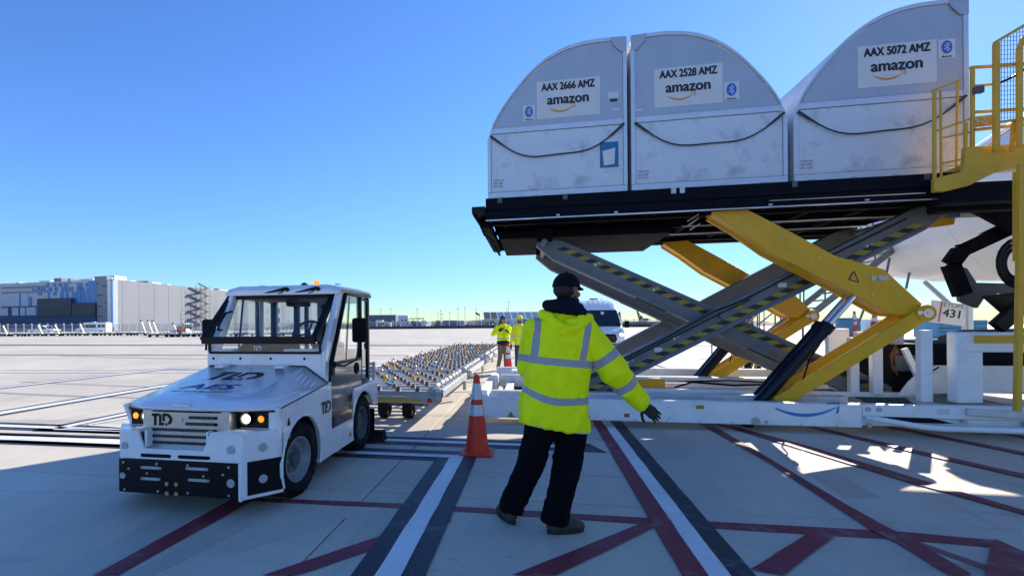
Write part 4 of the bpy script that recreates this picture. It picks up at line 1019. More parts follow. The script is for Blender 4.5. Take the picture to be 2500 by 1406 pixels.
    for x in (-.50, -.19, .15, .52):
        q = MB(); q.cyl((x, 1.139, 1.165), (x, 1.146, 1.165), .013, 12); q.obj('rubber_stud', BLACK, sc_)
    def bar_(nm, a, b, w, h, mt, up=(0, 0, 1), bev=.006): m = MB(); m.bar(a, b, w, h, up); return O(nm, m, mt, bevel=bev)
    for s in (1, -1):
        CXW = .74 if s > 0 else .58
        # A-pillar as a slanted plate, roof rail, rear pillars, door frame
        m = MB(); m.prism([(1.145, .93), (1.235, .93), (1.25, 1.12), (1.66, 1.86), (1.555, 1.86), (1.155, 1.24)], 'x', s * CXW, s * (CXW - .06)); O('windscreen_pillar', m, WHITE, bevel=.01)
        m = MB(); m.prism([(2.165, .80), (2.205, .80), (2.205, 1.86), (2.165, 1.86)], 'x', s * (CXW + .003), s * (CXW - .045)); O('rear_pillar', m, WHITE, bevel=.008)
        m = MB(); m.prism([(2.47, .80), (2.53, .80), (2.53, 1.84), (2.47, 1.84)], 'x', s * CXW, s * (CXW - .06)); O('rear_corner_post', m, BLACK, bevel=.01)
        # door
        dl = MB(); dl.prism([(1.25, .45), (1.815, .45), (1.845, .79), (2.155, .79), (2.155, 1.10), (1.262, 1.10)], 'x', s * (CXW + .022), s * (CXW - .006)); dr = O('door', dl, mat('door_black_gloss', (.03, .033, .04), .10, coat=.6, var=.3, scale=2), bevel=.006)
        fr_ = MB()
        for a, b in (((1.27, 1.10), (1.685, 1.845)), ((1.685, 1.845), (2.13, 1.845)), ((2.13, 1.845), (2.14, 1.10)), ((2.14, 1.10), (1.27, 1.10))):
            fr_.bar((s * (CXW + .01), a[0], a[1]), (s * (CXW + .01), b[0], b[1]), .03, .045, up=(1, 0, 0))
        fr_.obj('door_frame', BLACK, dr, bevel=.006)
        gl = MB(); gl.prism([(1.30, 1.115), (2.125, 1.115), (2.115, 1.83), (1.695, 1.83)], 'x', s * (CXW + .008), s * (CXW + .002)); gl.obj('door_window', SCREEN, dr)
        gl = MB(); gl.bar((s * (CXW + .0), 1.70, 1.12), (s * (CXW + .0), 1.82, 1.82), .012, .02, up=(1, 0, 0)); gl.obj('window_rod', BLACK, dr)
        q = MB(); q.lathe([(.07, 0), (.06, -.012), (.02, -.014)], (s * (CXW + .024), 1.98, 1.0), (-s, 0, 0), 20); q.obj('door_handle', BLACKM, dr, smooth=True)
        for z in (.52, 1.05):
            q = MB(); q.box(min(s * (CXW + .02), s * (CXW + .045)), max(s * (CXW + .02), s * (CXW + .045)), 1.235, 1.30, z - .06, z + .05); q.obj('door_hinge', BLACK, dr, bevel=.006)
        rq = MB()
        for a, b in (((2.225, .83), (2.225, 1.82)), ((2.225, 1.82), (2.455, 1.80)), ((2.455, 1.80), (2.455, .83)), ((2.225, .83), (2.455, .83))):
            rq.bar((s * (CXW - .01), a[0], a[1]), (s * (CXW - .01), b[0], b[1]), .02, .03, up=(1, 0, 0))
        o = O('quarter_window_frame', rq, BLACK, bevel=.004)
        gl = MB(); gl.box(min(s * (CXW - .012), s * (CXW - .016)), max(s * (CXW - .012), s * (CXW - .016)), 2.23, 2.45, .84, 1.80); gl.obj('quarter_window', SCREEN, o)
    # windscreen: leaning glass in black frame
    B0_, T0_ = Vector((0, 1.10, 1.355)), Vector((0, 1.60, 1.835)); x0, x1 = -.60, .655
    m = MB()
    for a, b, w_ in (((x0, B0_), (x1, B0_), .075), ((x0, T0_), (x1, T0_), .07)):
        m.bar((a[0], a[1].y, a[1].z), (b[0], b[1].y, b[1].z), .035, w_)
    for x in (x0 + .012, x1 - .012): m.bar((x, B0_.y, B0_.z), (x, T0_.y, T0_.z), .06, .06)
    wf = O('windscreen_frame', m, BLACK, bevel=.006)
    m = MB(); m.hexa([(x0 + .02, 1.125, 1.37), (x1 - .02, 1.125, 1.37), (x1 - .02, 1.13, 1.365), (x0 + .02, 1.13, 1.365), (x0 + .02, 1.585, 1.815), (x1 - .02, 1.585, 1.815), (x1 - .02, 1.59, 1.81), (x0 + .02, 1.59, 1.81)]); m.obj('windscreen', SCREEN, wf)
    m = MB(); m.tube([(x0 + .03, 1.12, 1.25), (x0 + .03, 1.13, 1.35)], .012, 6); m.tube([(-.45, 1.40, 1.66), (-.46, 1.30, 1.64), (-.48, 1.21, 1.52), (-.50, 1.22, 1.46), (-.5, 1.29, 1.46)], .012, 8); O('grab_handle', m, BLACK, smooth=True)
    m = MB()          # lower window frame
    for a, b in (((-.54, 1.225), (.69, 1.225)), ((.69, 1.225), (.69, 1.33)), ((-.54, 1.33), (-.54, 1.225))): m.bar((a[0], 1.14, a[1]), (b[0], 1.14, b[1]), .02, .022)
    o = O('lower_window_frame', m, BLACK, bevel=.004)
    m = MB(); m.box(-.53, .68, 1.142, 1.146, 1.232, 1.33); m.obj('lower_window', SCREEN, o)
    # dashboard inside
    m = MB(); m.box(-.52, .66, 1.18, 1.34, 1.10, 1.235); m.box(.28, .63, 1.16, 1.40, 1.235, 1.262); m.box(-.52, -.3, 1.16, 1.4, 1.235, 1.262); O('dashboard', m, WHITE, bevel=.01)
    m = MB(); m.hexa([(-.27, 1.17, 1.235), (.26, 1.17, 1.235), (.22, 1.5, 1.25), (-.22, 1.5, 1.25), (-.2, 1.19, 1.32), (.3, 1.19, 1.32), (.3, 1.5, 1.34), (-.2, 1.5, 1.34)]); da = O('instrument_cowl', m, BLACK, bevel=.02)
    decal('maker_letters', tld(.05), frame((-.06, 1.165, 1.245), (1, 0, 0), (0, .2, 1)), PLACARD, da, n=.002)
    m = MB(); c = Vector((.40, 1.46, 1.43)); ax = Vector((0, -.75, .66)).normalized(); a = ax.orthogonal().normalized(); b = ax.cross(a)
    m.tube([c + (a * math.cos(2 * PI * k / 28) + b * math.sin(2 * PI * k / 28)) * .155 for k in range(28)], .014, 8, closed=True)
    for k in (0, 1, 2): m.tube([c - ax * .03, c + (a * math.cos(PI / 2 + 2 * PI * k / 3) + b * math.sin(PI / 2 + 2 * PI * k / 3)) * .15], .012, 6)
    m.cyl(c, c - ax * .3, .03, 10); m.ball(tuple(c - ax * .02), .035, 10, 6); O('steering_wheel', m, BLACK, smooth=True)
    for x in (.36, -.30):
        m = MB(); m.box(x - .21, x + .21, 1.72, 2.1, .80, .90); m.hexa([(x - .2, 2.04, .9), (x + .2, 2.04, .9), (x + .2, 2.12, .9), (x - .2, 2.12, .9), (x - .18, 2.14, 1.30), (x + .18, 2.14, 1.30), (x + .18, 2.2, 1.30), (x - .18, 2.2, 1.30)]); O('seat', m, SEAT, bevel=.03)
    m = MB(); m.box(-.55, .70, 1.2, 2.5, .44, .50); O('cab_floor', m, BLACKM)
    m = MB(); m.box(-.55, .70, 2.47, 2.50, .5, 1.20); O('rear_bulkhead', m, WHITE)
    for x, w_ in ((-.215, .07), (-.08, .045), (.10, .05), (.16, .05)):
        m = MB(); m.box(x - w_ / 2, x + w_ / 2, 2.42, 2.47, 1.2, 1.84); O('rear_window_post', m, BLACK if x != .10 else GREY, bevel=.006)
    m = MB(); m.box(-.54, .68, 2.475, 2.48, 1.2, 1.80); O('rear_window', m, SCREEN)
    m = MB(); m.box(.02, .22, 1.70, 1.95, 1.72, 1.82); O('heater_unit', m, BLACKM, bevel=.02)
    m = MB(); m.box(.20, .62, 1.66, 2.4, 1.77, 1.835); m.box(-.52, -.25, 1.66, 2.4, 1.80, 1.835); O('roof_lining', m, DGREY, bevel=.01)
    for z in (1.42, 1.54, 1.66):
        m = MB(); m.box(-.50, -.47, 2.462, 2.468, z, z + .07); O('window_sticker', m, PLACARD)
    m = MB(); m.box(.22, .36, 2.462, 2.468, 1.56, 1.61); O('window_sticker', m, PLACARD)
    # roof
    m = MB(); n = 6
    sec = lambda y, zt: [(-.60, y, zt - .06), (-.60, y, zt - .035), (-.46, y, zt), (.60, y, zt), (.76, y, zt - .035), (.76, y, zt - .06)]
    rows = [sec(1.50, 1.895), sec(1.56, 1.945), sec(2.1, 1.955), sec(2.50, 1.945), sec(2.56, 1.90)]
    vs = [p for r in rows for p in r]; fs = []
    for r in range(4): fs += [(r * n + i, r * n + (i + 1) % n, (r + 1) * n + (i + 1) % n, (r + 1) * n + i) for i in range(n)]
    fs += [tuple(range(n)), tuple(range(4 * n, 5 * n))]
    m.add(vs, fs); O('roof', m, WHITE, bevel=.008)
    m = MB(); m.box(-.56, .70, 1.545, 1.60, 1.84, 1.895); O('roof_header', m, WHITE, bevel=.006)
    m = MB(); m.lathe([(.034, 0), (.034, .035), (.030, .042), (0, .044)], (.44, 1.62, 1.95), (0, 0, 1), 20); O('beacon', m, emit_mat('beacon_orange', (1, .28, .02), .6), smooth=True)
    m = MB(); m.ball((.23, 1.75, 1.955), (.04, .04, .035), 16, 8); O('antenna_dome', m, BLACK, smooth=True)
    for x in (-.30, .62):
        m = MB(); m.box(x, x + .05, 1.7, 1.75, 1.95, 1.965); O('roof_lug', m, WHITE)
    for x in (.14, .50):                     # wipers parked under the roof edge
        m = MB(); m.tube([(x - .40, 1.52, 1.845), (x - .16, 1.50, 1.875), (x, 1.49, 1.905)], [.006, .012, .02], 6); m.tube([(x - .02, 1.49, 1.89), (x - .06, 1.49, 1.86), (x - .10, 1.50, 1.855)], .006, 6); m.ball((x + .015, 1.49, 1.895), .024, 10, 6); O('wiper', m, BLACK, smooth=True)
    # mirrors
    for s in (1, -1):
        mm = MB(); x = .90 if s > 0 else -.85; y = 1.70 if s > 0 else 1.56; z = 1.44
        mm.box(x - .08, x + .08, y - .03, y + .03, z - .13, z + .14); mi = O('wing_mirror', mm, BLACKM, bevel=.028, seg=4)
        q = MB(); q.box(x - .07, x + .07, y + .031, y + .034, z - .11, z + .11); q.obj('mirror_glass', STEEL, mi)
        q = MB(); q.tube([(s * (.76 if s > 0 else .60), 1.26, 1.10), (x - s * .08, 1.45, 1.07), (x - s * .02, y - .04, 1.12), (x, y, z - .12)], .011, 8); q.ball((s * (.78 if s > 0 else .62), 1.27, 1.10), .035, 10, 6); q.obj('mirror_arm', BLACK, mi, smooth=True)
    decal('maker_letters', tld(.12), (Vector((HX, .98, .635)), Vector((0, 1, 0)), Vector((0, 0, 1))), BLACK, t, n=.004)
    # rear bed
    m = MB(); m.box(-.74, .74, 2.54, 2.74, .60, .79); O('rear_deck', m, WHITE)
    m = MB()
    for k in range(4): m.box(-.75, .75, 2.70, 2.73, .82 + k * .052, .85 + k * .052)
    for x in (-.74, 0, .72): m.box(x, x + .03, 2.68, 2.70, .79, 1.02)
    O('tail_rack', m, GALV)
    m = MB(); m.box(-.3, .3, 2.70, 2.86, .30, .56); m.tube([(.0, 2.86, .4), (0, 2.96, .36), (0, 2.98, .32)], .03, 8); O('tow_hitch', m, BLACKM, bevel=.01)
    for s in (1, -1):
        m = MB(); m.box(min(s * .52, s * .76), max(s * .52, s * .76), 2.62, 2.64, .12, .42); O('mud_flap', m, BLACKM)
    # wheels
    def wheel(y, s, r, w_, steer=0, aggressive=False):
        T = MB(); h = w_ / 2
        T.lathe([(r * .60, -h * .72), (r * .70, -h * .98), (r * .86, -h), (r * .97, -h * .8), (r, -h * .45), (r, h * .45), (r * .97, h * .8), (r * .86, h), (r * .70, h * .98), (r * .60, h * .72)], (0, 0, 0), (1, 0, 0), 40)
        k_ = 26
        for k in range(k_):                       # tread blocks
            a = 2 * PI * k / k_
            for sd, ph in ((1, 0), (-1, .5)):
                aa = a + ph * 2 * PI / k_; c, si = math.cos(aa), math.sin(aa); c2, s2 = math.cos(aa + .14), math.sin(aa + .14)
                q0, q1 = r * .90, r + .012
                T.hexa([(sd * h * .12, q0 * c, q0 * si), (sd * h * 1.0, q0 * c, q0 * si), (sd * h * 1.0, q0 * c2, q0 * s2), (sd * h * .12, q0 * c2, q0 * s2),
                        (sd * h * .12, q1 * c, q1 * si), (sd * h * .82, q1 * c, q1 * si), (sd * h * .82, q1 * c2, q1 * s2), (sd * h * .12, q1 * c2, q1 * s2)])
        o = T.obj('wheel', RUBBER, t, smooth=True, ang=30)
        o.location = (s * .635, y, r + .006); o.rotation_euler = (0, 0, steer)
        Rm = MB(); f = s
        Rm.lathe([(r * .62, f * h * .75), (r * .63, f * h * .85), (r * .58, f * h * .86), (r * .54, f * h * .62), (r * .48, f * h * .35), (r * .2, f * h * .25), (r * .16, f * h * .25), (r * .12, f * h * .5), (0, f * h * .52)], (0, 0, 0), (1, 0, 0), 32)
        Rm.obj('rim', RIMG if not aggressive else DGREY, o, smooth=True)
        Hb = MB(); Hb.lathe([(r * .40, f * h * .262), (r * .38, f * h * .34), (r * .18, f * h * .36), (r * .16, f * h * .60), (0, f * h * .62)], (0, 0, 0), (1, 0, 0), 24); Hb.obj('hub', DGREY, o, smooth=True)
        N_ = MB()
        for k in range(6):
            a = 2 * PI * k / 6; N_.cyl((f * h * .3, r * .3 * math.cos(a), r * .3 * math.sin(a)), (f * h * .48, r * .3 * math.cos(a), r * .3 * math.sin(a)), .012, 6)
        N_.obj('wheel_nuts', BRUSHED, o)
        return o
    wheel(.585, 1, .315, .24, rad(-6)); wheel(.585, -1, .315, .24, rad(-6)); wheel(2.21, 1, .315, .25, 0, True); wheel(2.21, -1, .315, .25, 0, True)
    return t
TUG = make_tug()
# a rubber wheel chock with its chain lies behind the rear wheel
ck = MB(); x, y = gp(905, 1082); ck.prism([(-.12, 0), (.12, 0), (.05, .14), (-.05, .14)], 'x', -.11, .11)
cko = ck.obj('wheel_chock', RUBBER, None, bevel=.01); cko.location = (-2.02, 6.10, 0)
tag(cko, 'black rubber wheel chock on the ground behind the tractor rear wheel', 'wheel chock')
cc = MB()
for k in range(12): cc.tube([(.05 + k * .022 + .012 * math.cos(a), -.16 + .03 * math.sin(k * .9) + .008 * math.sin(a) * (k % 2), .006 + .006 * math.sin(a) * ((k + 1) % 2)) for a in [2 * PI * i / 6 for i in range(6)]], .0025, 4, closed=True)
cc.obj('chain', mat('chain_yellow', (.4, .32, .05), .5), cko)
# ================================================================== PEOPLE
def remesh(mb, name, voxel, smooth_it=4, parts=None):
    me = bpy.data.meshes.new('t'); me.from_pydata(mb.v, [], mb.f)
    bm = bmesh.new(); bm.from_mesh(me); bmesh.ops.recalc_face_normals(bm, faces=bm.faces); bm.to_mesh(me); bm.free()
    o = bpy.data.objects.new('t', me); COL.objects.link(o)
    r = o.modifiers.new('r', 'REMESH'); r.mode = 'VOXEL'; r.voxel_size = voxel; r.adaptivity = 0
    s = o.modifiers.new('s', 'SMOOTH'); s.iterations = smooth_it; s.factor = .5
    dg = bpy.context.evaluated_depsgraph_get(); dg.update()
    out = bpy.data.meshes.new_from_object(o.evaluated_get(dg))
    bpy.data.objects.remove(o); bpy.data.meshes.remove(me)
    out.name = name
    return out
def cap(mb, p0, r0, p1, r1, n=18, fl=1.0):        # tapered limb with round ends
    p0, p1 = Vector(p0), Vector(p1)
    mb.cyl(p0, p1, r0, n, r1); mb.ball(tuple(p0), r0, n, 10); mb.ball(tuple(p1), r1, n, 10)
def loft(mb, secs, n=28, pw=2.3):                   # secs: (cx, cy, cz, rx, ry [, tiltx, tilty])
    vs = []
    for s in secs:
        cx, cy, cz, rx, ry = s[:5]; tx = s[5] if len(s) > 5 else 0; ty = s[6] if len(s) > 6 else 0
        for k in range(n):
            a = 2 * PI * k / n; c, q = math.cos(a), math.sin(a)
            x = rx * math.copysign(abs(c) ** (2 / pw), c); y = ry * math.copysign(abs(q) ** (2 / pw), q)
            vs.append((cx + x, cy + y, cz + x * tx + y * ty))
    m = len(secs); fs = [(i * n + k, i * n + (k + 1) % n, (i + 1) * n + (k + 1) % n, (i + 1) * n + k) for i in range(m - 1) for k in range(n)]
    fs += [tuple(range(n)), tuple(range((m - 1) * n, m * n))]
    mb.add(vs, fs)
def seg_t(p, a, b):
    ab = b - a; t = max(0, min(1, (p - a).dot(ab) / ab.length_squared)); return t, (p - (a + ab * t)).length
def wrinkle(me, amp, f1=9, f2=22, where=None, stretch=(1, 1, .55)):
    nr = [0.0] * (3 * len(me.vertices)); me.vertex_normals.foreach_get('vector', nr)
    for i, v in enumerate(me.vertices):
        p = v.co.copy(); q = Vector((p.x * stretch[0], p.y * stretch[1], p.z * stretch[2]))
        k = 1 if where is None else where(p)
        w1 = 1 - abs(noise.noise(q * f1 + Vector((3, 1, 7)))) * 2.2
        w2 = noise.noise(q * f2)
        v.co = p + Vector(nr[3 * i:3 * i + 3]) * (amp * k * (w1 * .8 + w2 * .5))
def finish(me, name, m, parent, w=False):
    for p in me.polygons: p.use_smooth = True
    me.materials.clear(); me.materials.append(m)
    o = bpy.data.objects.new(name, me); COL.objects.link(o); o.parent = parent
    return o
def striped(name, base, tape, col_noise=.06):
    """cloth whose printed reflective tape comes from the 'band' attribute stored on the mesh"""
    m = bpy.data.materials.new(name); m.use_nodes = True; t = m.node_tree; N = t.nodes; L = t.links; b = N['Principled BSDF']
    at_ = N.new('ShaderNodeAttribute'); at_.attribute_name = 'band'
    g = N.new('ShaderNodeMapRange'); g.inputs[1].default_value = -.0008; g.inputs[2].default_value = .0008; g.inputs[3].default_value = 1; g.inputs[4].default_value = 0
    L.new(at_.outputs['Fac'], g.inputs[0])
    co = N.new('ShaderNodeTexCoord').outputs['Object']
    n1 = N.new('ShaderNodeTexNoise'); n1.inputs['Scale'].default_value = 14; n1.inputs['Detail'].default_value = 6; L.new(co, n1.inputs['Vector'])
    r1 = N.new('ShaderNodeMapRange'); r1.inputs[1].default_value = .3; r1.inputs[2].default_value = .7; r1.inputs[3].default_value = 1 - col_noise; r1.inputs[4].default_value = 1 + col_noise; L.new(n1.outputs[0], r1.inputs[0])
    s = N.new('ShaderNodeVectorMath'); s.operation = 'SCALE'; s.inputs[0].default_value = base; L.new(r1.outputs[0], s.inputs['Scale'])
    s2 = N.new('ShaderNodeVectorMath'); s2.operation = 'SCALE'; s2.inputs[0].default_value = tape; L.new(r1.outputs[0], s2.inputs['Scale'])
    mx = N.new('ShaderNodeMix'); mx.data_type = 'RGBA'; L.new(g.outputs[0], mx.inputs[0]); L.new(s.outputs[0], mx.inputs[6]); L.new(s2.outputs[0], mx.inputs[7])
    L.new(mx.outputs[2], b.inputs['Base Color'])
    rr = N.new('ShaderNodeMapRange'); rr.inputs[3].default_value = .62; rr.inputs[4].default_value = .4; L.new(g.outputs[0], rr.inputs[0]); L.new(rr.outputs[0], b.inputs['Roughness'])
    b.inputs['Specular IOR Level'].default_value = .25
    nb = N.new('ShaderNodeTexNoise'); nb.inputs['Scale'].default_value = 17; nb.inputs['Detail'].default_value = 7; nb.inputs['Distortion'].default_value = 1.6; nb.noise_type = 'RIDGED_MULTIFRACTAL'; L.new(co, nb.inputs['Vector'])
    bp = N.new('ShaderNodeBump'); bp.inputs['Strength'].default_value = .35; bp.inputs['Distance'].default_value = .02; L.new(nb.outputs[0], bp.inputs['Height']); L.new(bp.outputs[0], b.inputs['Normal'])
    MATS[name] = m; return m
def setband(me, fn):
    at_ = me.attributes.new('band', 'FLOAT', 'POINT')
    at_.data.foreach_set('value', [fn(v.co) for v in me.vertices])
HIVIS = striped('hi_vis_jacket', (.86, 1.0, .0), (.34, .36, .385))
HIVIS2 = striped('hi_vis_vest_fabric', (.80, .86, .02), (.5, .52, .5))
TROU = mat('black_trousers', (.0035, .0035, .006), .9, spec=.12, var=.3, scale=8, bump=.35, bscale=22)
NAVYH = mat('navy_hood_cloth', (.008, .010, .020), .9, spec=.15, bump=.4, bscale=30)
CAPM = mat('black_cap', (.005, .005, .009), .85, spec=.15, bump=.2)
GLOVE = mat('black_glove', (.012, .012, .015), .7, bump=.5, bscale=120)
BOOT = mat('brown_boot_leather', (.05, .04, .032), .6, bump=.4, bscale=50)
SOLE = mat('boot_sole', (.018, .018, .018), .8)
TAN = mat('khaki_trousers', (.20, .15, .10), .85, bump=.3, bscale=25)
DENIM = mat('blue_denim', (.03, .055, .11), .85, bump=.3, bscale=25)
BLKCLOTH = mat('black_cloth', (.012, .012, .016), .85, bump=.3)
HIY = mat('hi_vis_beanie', (.85, .92, .03), .8, bump=.5, bscale=60)
REDG = mat('red_glove', (.45, .03, .03), .7)
HAIR = mat('dark_hair', (.012, .009, .007), .7, bump=.6, bscale=90)

def boot(mb, heel, d, L_=.28, w=.055):
    heel = Vector(heel); d = Vector(d).normalized(); sd = Vector((-d.y, d.x, 0))
    for f, r, h in ((.05, .048, .055), (.12, .05, .06), (.19, .047, .045), (.235, .04, .038)):
        c = heel + d * f; 
        mb.ball((c.x, c.y, h), (r if abs(d.x) < .7 else r * 1.2, r if abs(d.y) < .7 else r * 1.2, h), 16, 10)
    mb.cyl(heel + d * .06 + Vector((0, 0, .05)), heel + d * .04 + Vector((0, 0, .20)), .052, 16, .055)
def sole(heel, d, n=16):
    heel = Vector(heel); d = Vector(d).normalized(); sd = Vector((-d.y, d.x, 0)); q = []
    for k in range(n):
        a = 2 * PI * k / n; f = .135 + .145 * math.cos(a); w = (.052 if math.cos(a) > 0 else .044) * math.sin(a)
        c = heel + d * f + sd * w; q.append((c.x, c.y))
    return q
def hand(fin, thumb, base, d, up, scale=1.0, spread=.12, curl=.25, name='glove', m=None, parent=None):
    """palm and five separate bent fingers"""
    d = Vector(d).normalized(); up = Vector(up); sd = d.cross(up).normalized(); up = sd.cross(d).normalized(); base = Vector(base); s = scale
    mb = MB()
    for k in range(6):                               # palm
        f = k / 5; c = base + d * (.095 * f * s)
        for j in (-1.5, -.5, .5, 1.5): mb.ball(tuple(c + sd * (j * (.014 + .007 * f) * s)), .0165 * s, 10, 8)
    cap(mb, base - d * .03 * s, .030 * s, base + d * .02 * s, .028 * s, 12)
    for j, (ln, off) in enumerate(((.072, -1.5), (.082, -.5), (.076, .5), (.060, 1.5))):
        p = base + d * .092 * s + sd * (off * .021 * s); a = off * spread; dd = (d + sd * a).normalized()
        for k, fr_ in enumerate((.42, .32, .26)):
            cu = -curl * (k + .5); q = p + (dd * math.cos(cu) + up * math.sin(cu)).normalized() * (ln * fr_ * s)
            cap(mb, p, (.0105 - .0008 * k) * s, q, (.0097 - .0008 * k) * s, 10); p = q
    p = base + d * .02 * s + sd * (thumb * -.030 * s); dd = (d * .55 + sd * (-thumb * .8) - up * .35).normalized()
    for k, fr_ in enumerate((.035, .030, .024)):
        q = p + dd * fr_ * s; cap(mb, p, (.0125 - .001 * k) * s, q, (.0115 - .001 * k) * s, 10); p = q; dd = (dd * .8 + d * .45).normalized()
    me = remesh(mb, name, .004 * s, 2)
    return finish(me, name, m or GLOVE, parent)
def face_head(mb, c, s=1.0):
    """skull, jaw, nose, lips and ears, looking along -y; c = head centre"""
    x, y, z = c
    B = lambda dx, dy, dz, rx, ry, rz: mb.ball((x + dx * s, y + dy * s, z + dz * s), (rx * s, ry * s, rz * s), 20, 14)
    B(0, .01, .03, .076, .092, .088); B(0, -.012, -.03, .062, .078, .075); B(0, -.035, -.075, .045, .050, .038)
    B(0, -.092, -.018, .012, .014, .020); B(0, -.104, -.030, .014, .013, .011); B(0, -.092, .006, .009, .012, .02)
    B(0, -.084, -.058, .022, .010, .006); B(0, -.083, -.067, .019, .010, .006); B(0, -.080, .030, .05, .014, .012)
    for k in (-1, 1): B(k * .077, .012, -.008, .010, .020, .030); B(k * .035, -.066, -.025, .024, .022, .022)
def eyes(name, c, s, parent):
    mb = MB(); mb2 = MB()
    for k in (-1, 1):
        mb.ball((c[0] + k * .030 * s, c[1] - .079 * s, c[2] + .006 * s), (.012 * s, .008 * s, .007 * s), 10, 6)
        mb2.ball((c[0] + k * .030 * s, c[1] - .0875 * s, c[2] + .006 * s), .0042 * s, 8, 5)
    mb.obj('eye', mat('eye_white', (.6, .58, .55), .3), parent, smooth=True); mb2.obj('pupil', BLACK, parent, smooth=True)

# ---- foreground marshaller, seen from behind; local x = camera right, y = away
mx, my = gp(1350, 1292)
o_ = FW * 3.6 + RT * ((1362 - 1073) / 1200 * 3.6)
MAN = thing('person', 'worker in bright hi-vis jacket seen from behind, right arm held out towards the loader', 'person', (o_.x, o_.y, 0), YAW)
# trousers
tb = MB()
loft(tb, [(-.02, .0, .98, .185, .135), (-.02, 0, .86, .185, .14), (-.02, 0, .76, .175, .135)], 28, 2.2)
cap(tb, (-.115, .0, .80), .118, (-.205, .035, .46), .098); cap(tb, (-.205, .035, .46), .098, (-.315, .115, .17), .088)
tb.cyl((-.315, .115, .20), (-.335, .125, .085), .086, 18, .084)
cap(tb, (.10, .0, .80), .120, (.055, -.01, .46), .100); cap(tb, (.055, -.01, .46), .100, (-.030, -.06, .17), .090)
tb.cyl((-.030, -.06, .20), (-.052, -.068, .075), .088, 18, .092)
me = remesh(tb, 'trousers', .010, 5)
knee = lambda p: 1.0 + 1.3 * math.exp(-((p.z - .14) / .10) ** 2) + .7 * math.exp(-((p.z - .48) / .10) ** 2)
wrinkle(me, .0075, 7, 18, knee, (1, 1, 1.3))
finish(me, 'trousers', TROU, MAN)
for (h, d) in (((-.325, .07, 0), (-.28, .95, 0)), ((-.105, -.085, 0), (.97, .18, 0))):
    bb = MB(); boot(bb, h, d); bm_ = remesh(bb, 'boot', .006, 3); bo_ = finish(bm_, 'boot', BOOT, MAN)
    sm2 = MB(); sm2.prism(sole(Vector(h) - Vector(d) * .0, d), 'z', .0, .028); sm2.obj('sole', SOLE, bo_, bevel=.006)
    lc = MB(); dv = Vector(d).normalized(); sdv = Vector((-dv.y, dv.x, 0))
    for k in range(4):
        c = Vector(h) + dv * (.10 + .03 * k) + Vector((0, 0, .115 - .018 * k)); lc.cyl(c - sdv * .03, c + sdv * .03, .004, 6)
    lc.obj('laces', GLOVE, bo_)
# jacket body + right sleeve
SH, EL, WR = Vector((.185, .0, 1.455)), Vector((.395, -.03, 1.155)), Vector((.60, .02, .925))
jb = MB()
loft(jb, [(-.035, 0, .752, .252, .165, -.16), (-.035, 0, .80, .254, .17, -.12), (-.035, 0, .95, .240, .165, -.05), (-.02, .0, 1.08, .232, .16, 0), (.0, .0, 1.22, .234, .155), (.01, .0, 1.34, .238, .15), (.015, .0, 1.44, .228, .135), (.025, .0, 1.50, .19, .12), (.04, .0, 1.55, .125, .10), (.05, .01, 1.60, .095, .09)], 36, 2.5)
jb.ball((-.165, .0, 1.455), (.085, .10, .085), 18, 12); jb.ball(tuple(SH), (.095, .10, .09), 18, 12)
cap(jb, SH, .100, EL, .094, 24); cap(jb, EL, .094, WR, .068, 24); jb.cyl(WR, WR + (WR - EL).normalized() * .045, .067, 20, .055)
# left sleeve bent forward in front of the body
SL, EF, WF_ = Vector((-.165, .01, 1.45)), Vector((-.20, .10, 1.17)), Vector((-.02, .30, 1.18))
cap(jb, SL, .09, EF, .085, 20); cap(jb, EF, .085, WF_, .062, 20)
# lying hood on the back
me = remesh(jb, 'jacket', .0075, 3)
def jk(p):
    el = 1.5 * math.exp(-((p - EL).length / .12) ** 2); ap = 1.4 * math.exp(-((p - Vector((.19, 0, 1.30))).length / .13) ** 2)
    return .8 + el + ap + .5 * (p.z < 1.0)
wrinkle(me, .012, 5.5, 13, jk, (1.6, 1, .7))
def jband(p):
    ts, ds = seg_t(p, SH, EL); tf, df = seg_t(p, EL, WR); d = 9
    on_arm = min(ds, df) < .125 and p.x > .245 + max(0, (1.30 - p.z)) * .25 - .02 and (p - SH).length > .10
    if on_arm:
        u = ts if ds < df and ts < .999 else 1 + tf
        l0, l1 = (EL - SH).length, (WR - EL).length
        s = u * l0 if u < 1 else l0 + (u - 1) * l1
        d = min(abs(s - (.70 * l0)) - .030, abs(s - (l0 + .42 * l1)) - .030)
    else:
        z = p.z
        zc = 1.225 - .10 * (p.x - .0); zl = .95 + (1.2 * p.x * p.x if p.x < 0 else 0)
        d = min(abs(z - zc) - .026, abs(z - zl) - .026)
        if z > zc - .01:
            xr = .130 + (z - 1.2) * .22; xl = -.205 + (z - 1.2) * .14
            d = min(d, abs(p.x - xr) - .027)
            d = min(d, abs(p.x - xl) - .024 if z < 1.57 else 9)
    return d
setband(me, jband)
jk_o = finish(me, 'jacket', HIVIS, MAN)
m = MB()
z = .752
hem = MB()
for k in range(40):
    a = 2 * PI * k / 40; c, q = math.cos(a), math.sin(a)
    x = .250 * math.copysign(abs(c) ** .8, c); y = .163 * math.copysign(abs(q) ** .8, q); hem.v.append((-.035 + x, y, .755 - .16 * x))
hv = hem.v; hem = MB(); hem.tube(hv, .008, 6, closed=True); hem.obj('hem', HIVIS, jk_o, smooth=True)
hq = MB()
for k in range(17):
    a = k / 16; hq.ball((-.125 + .325 * a, -.075 - .065 * math.sin(PI * a), 1.565 - .085 * math.sin(PI * a) ** 1.3 - .03 * a), (.036, .034, .036), 14, 10)
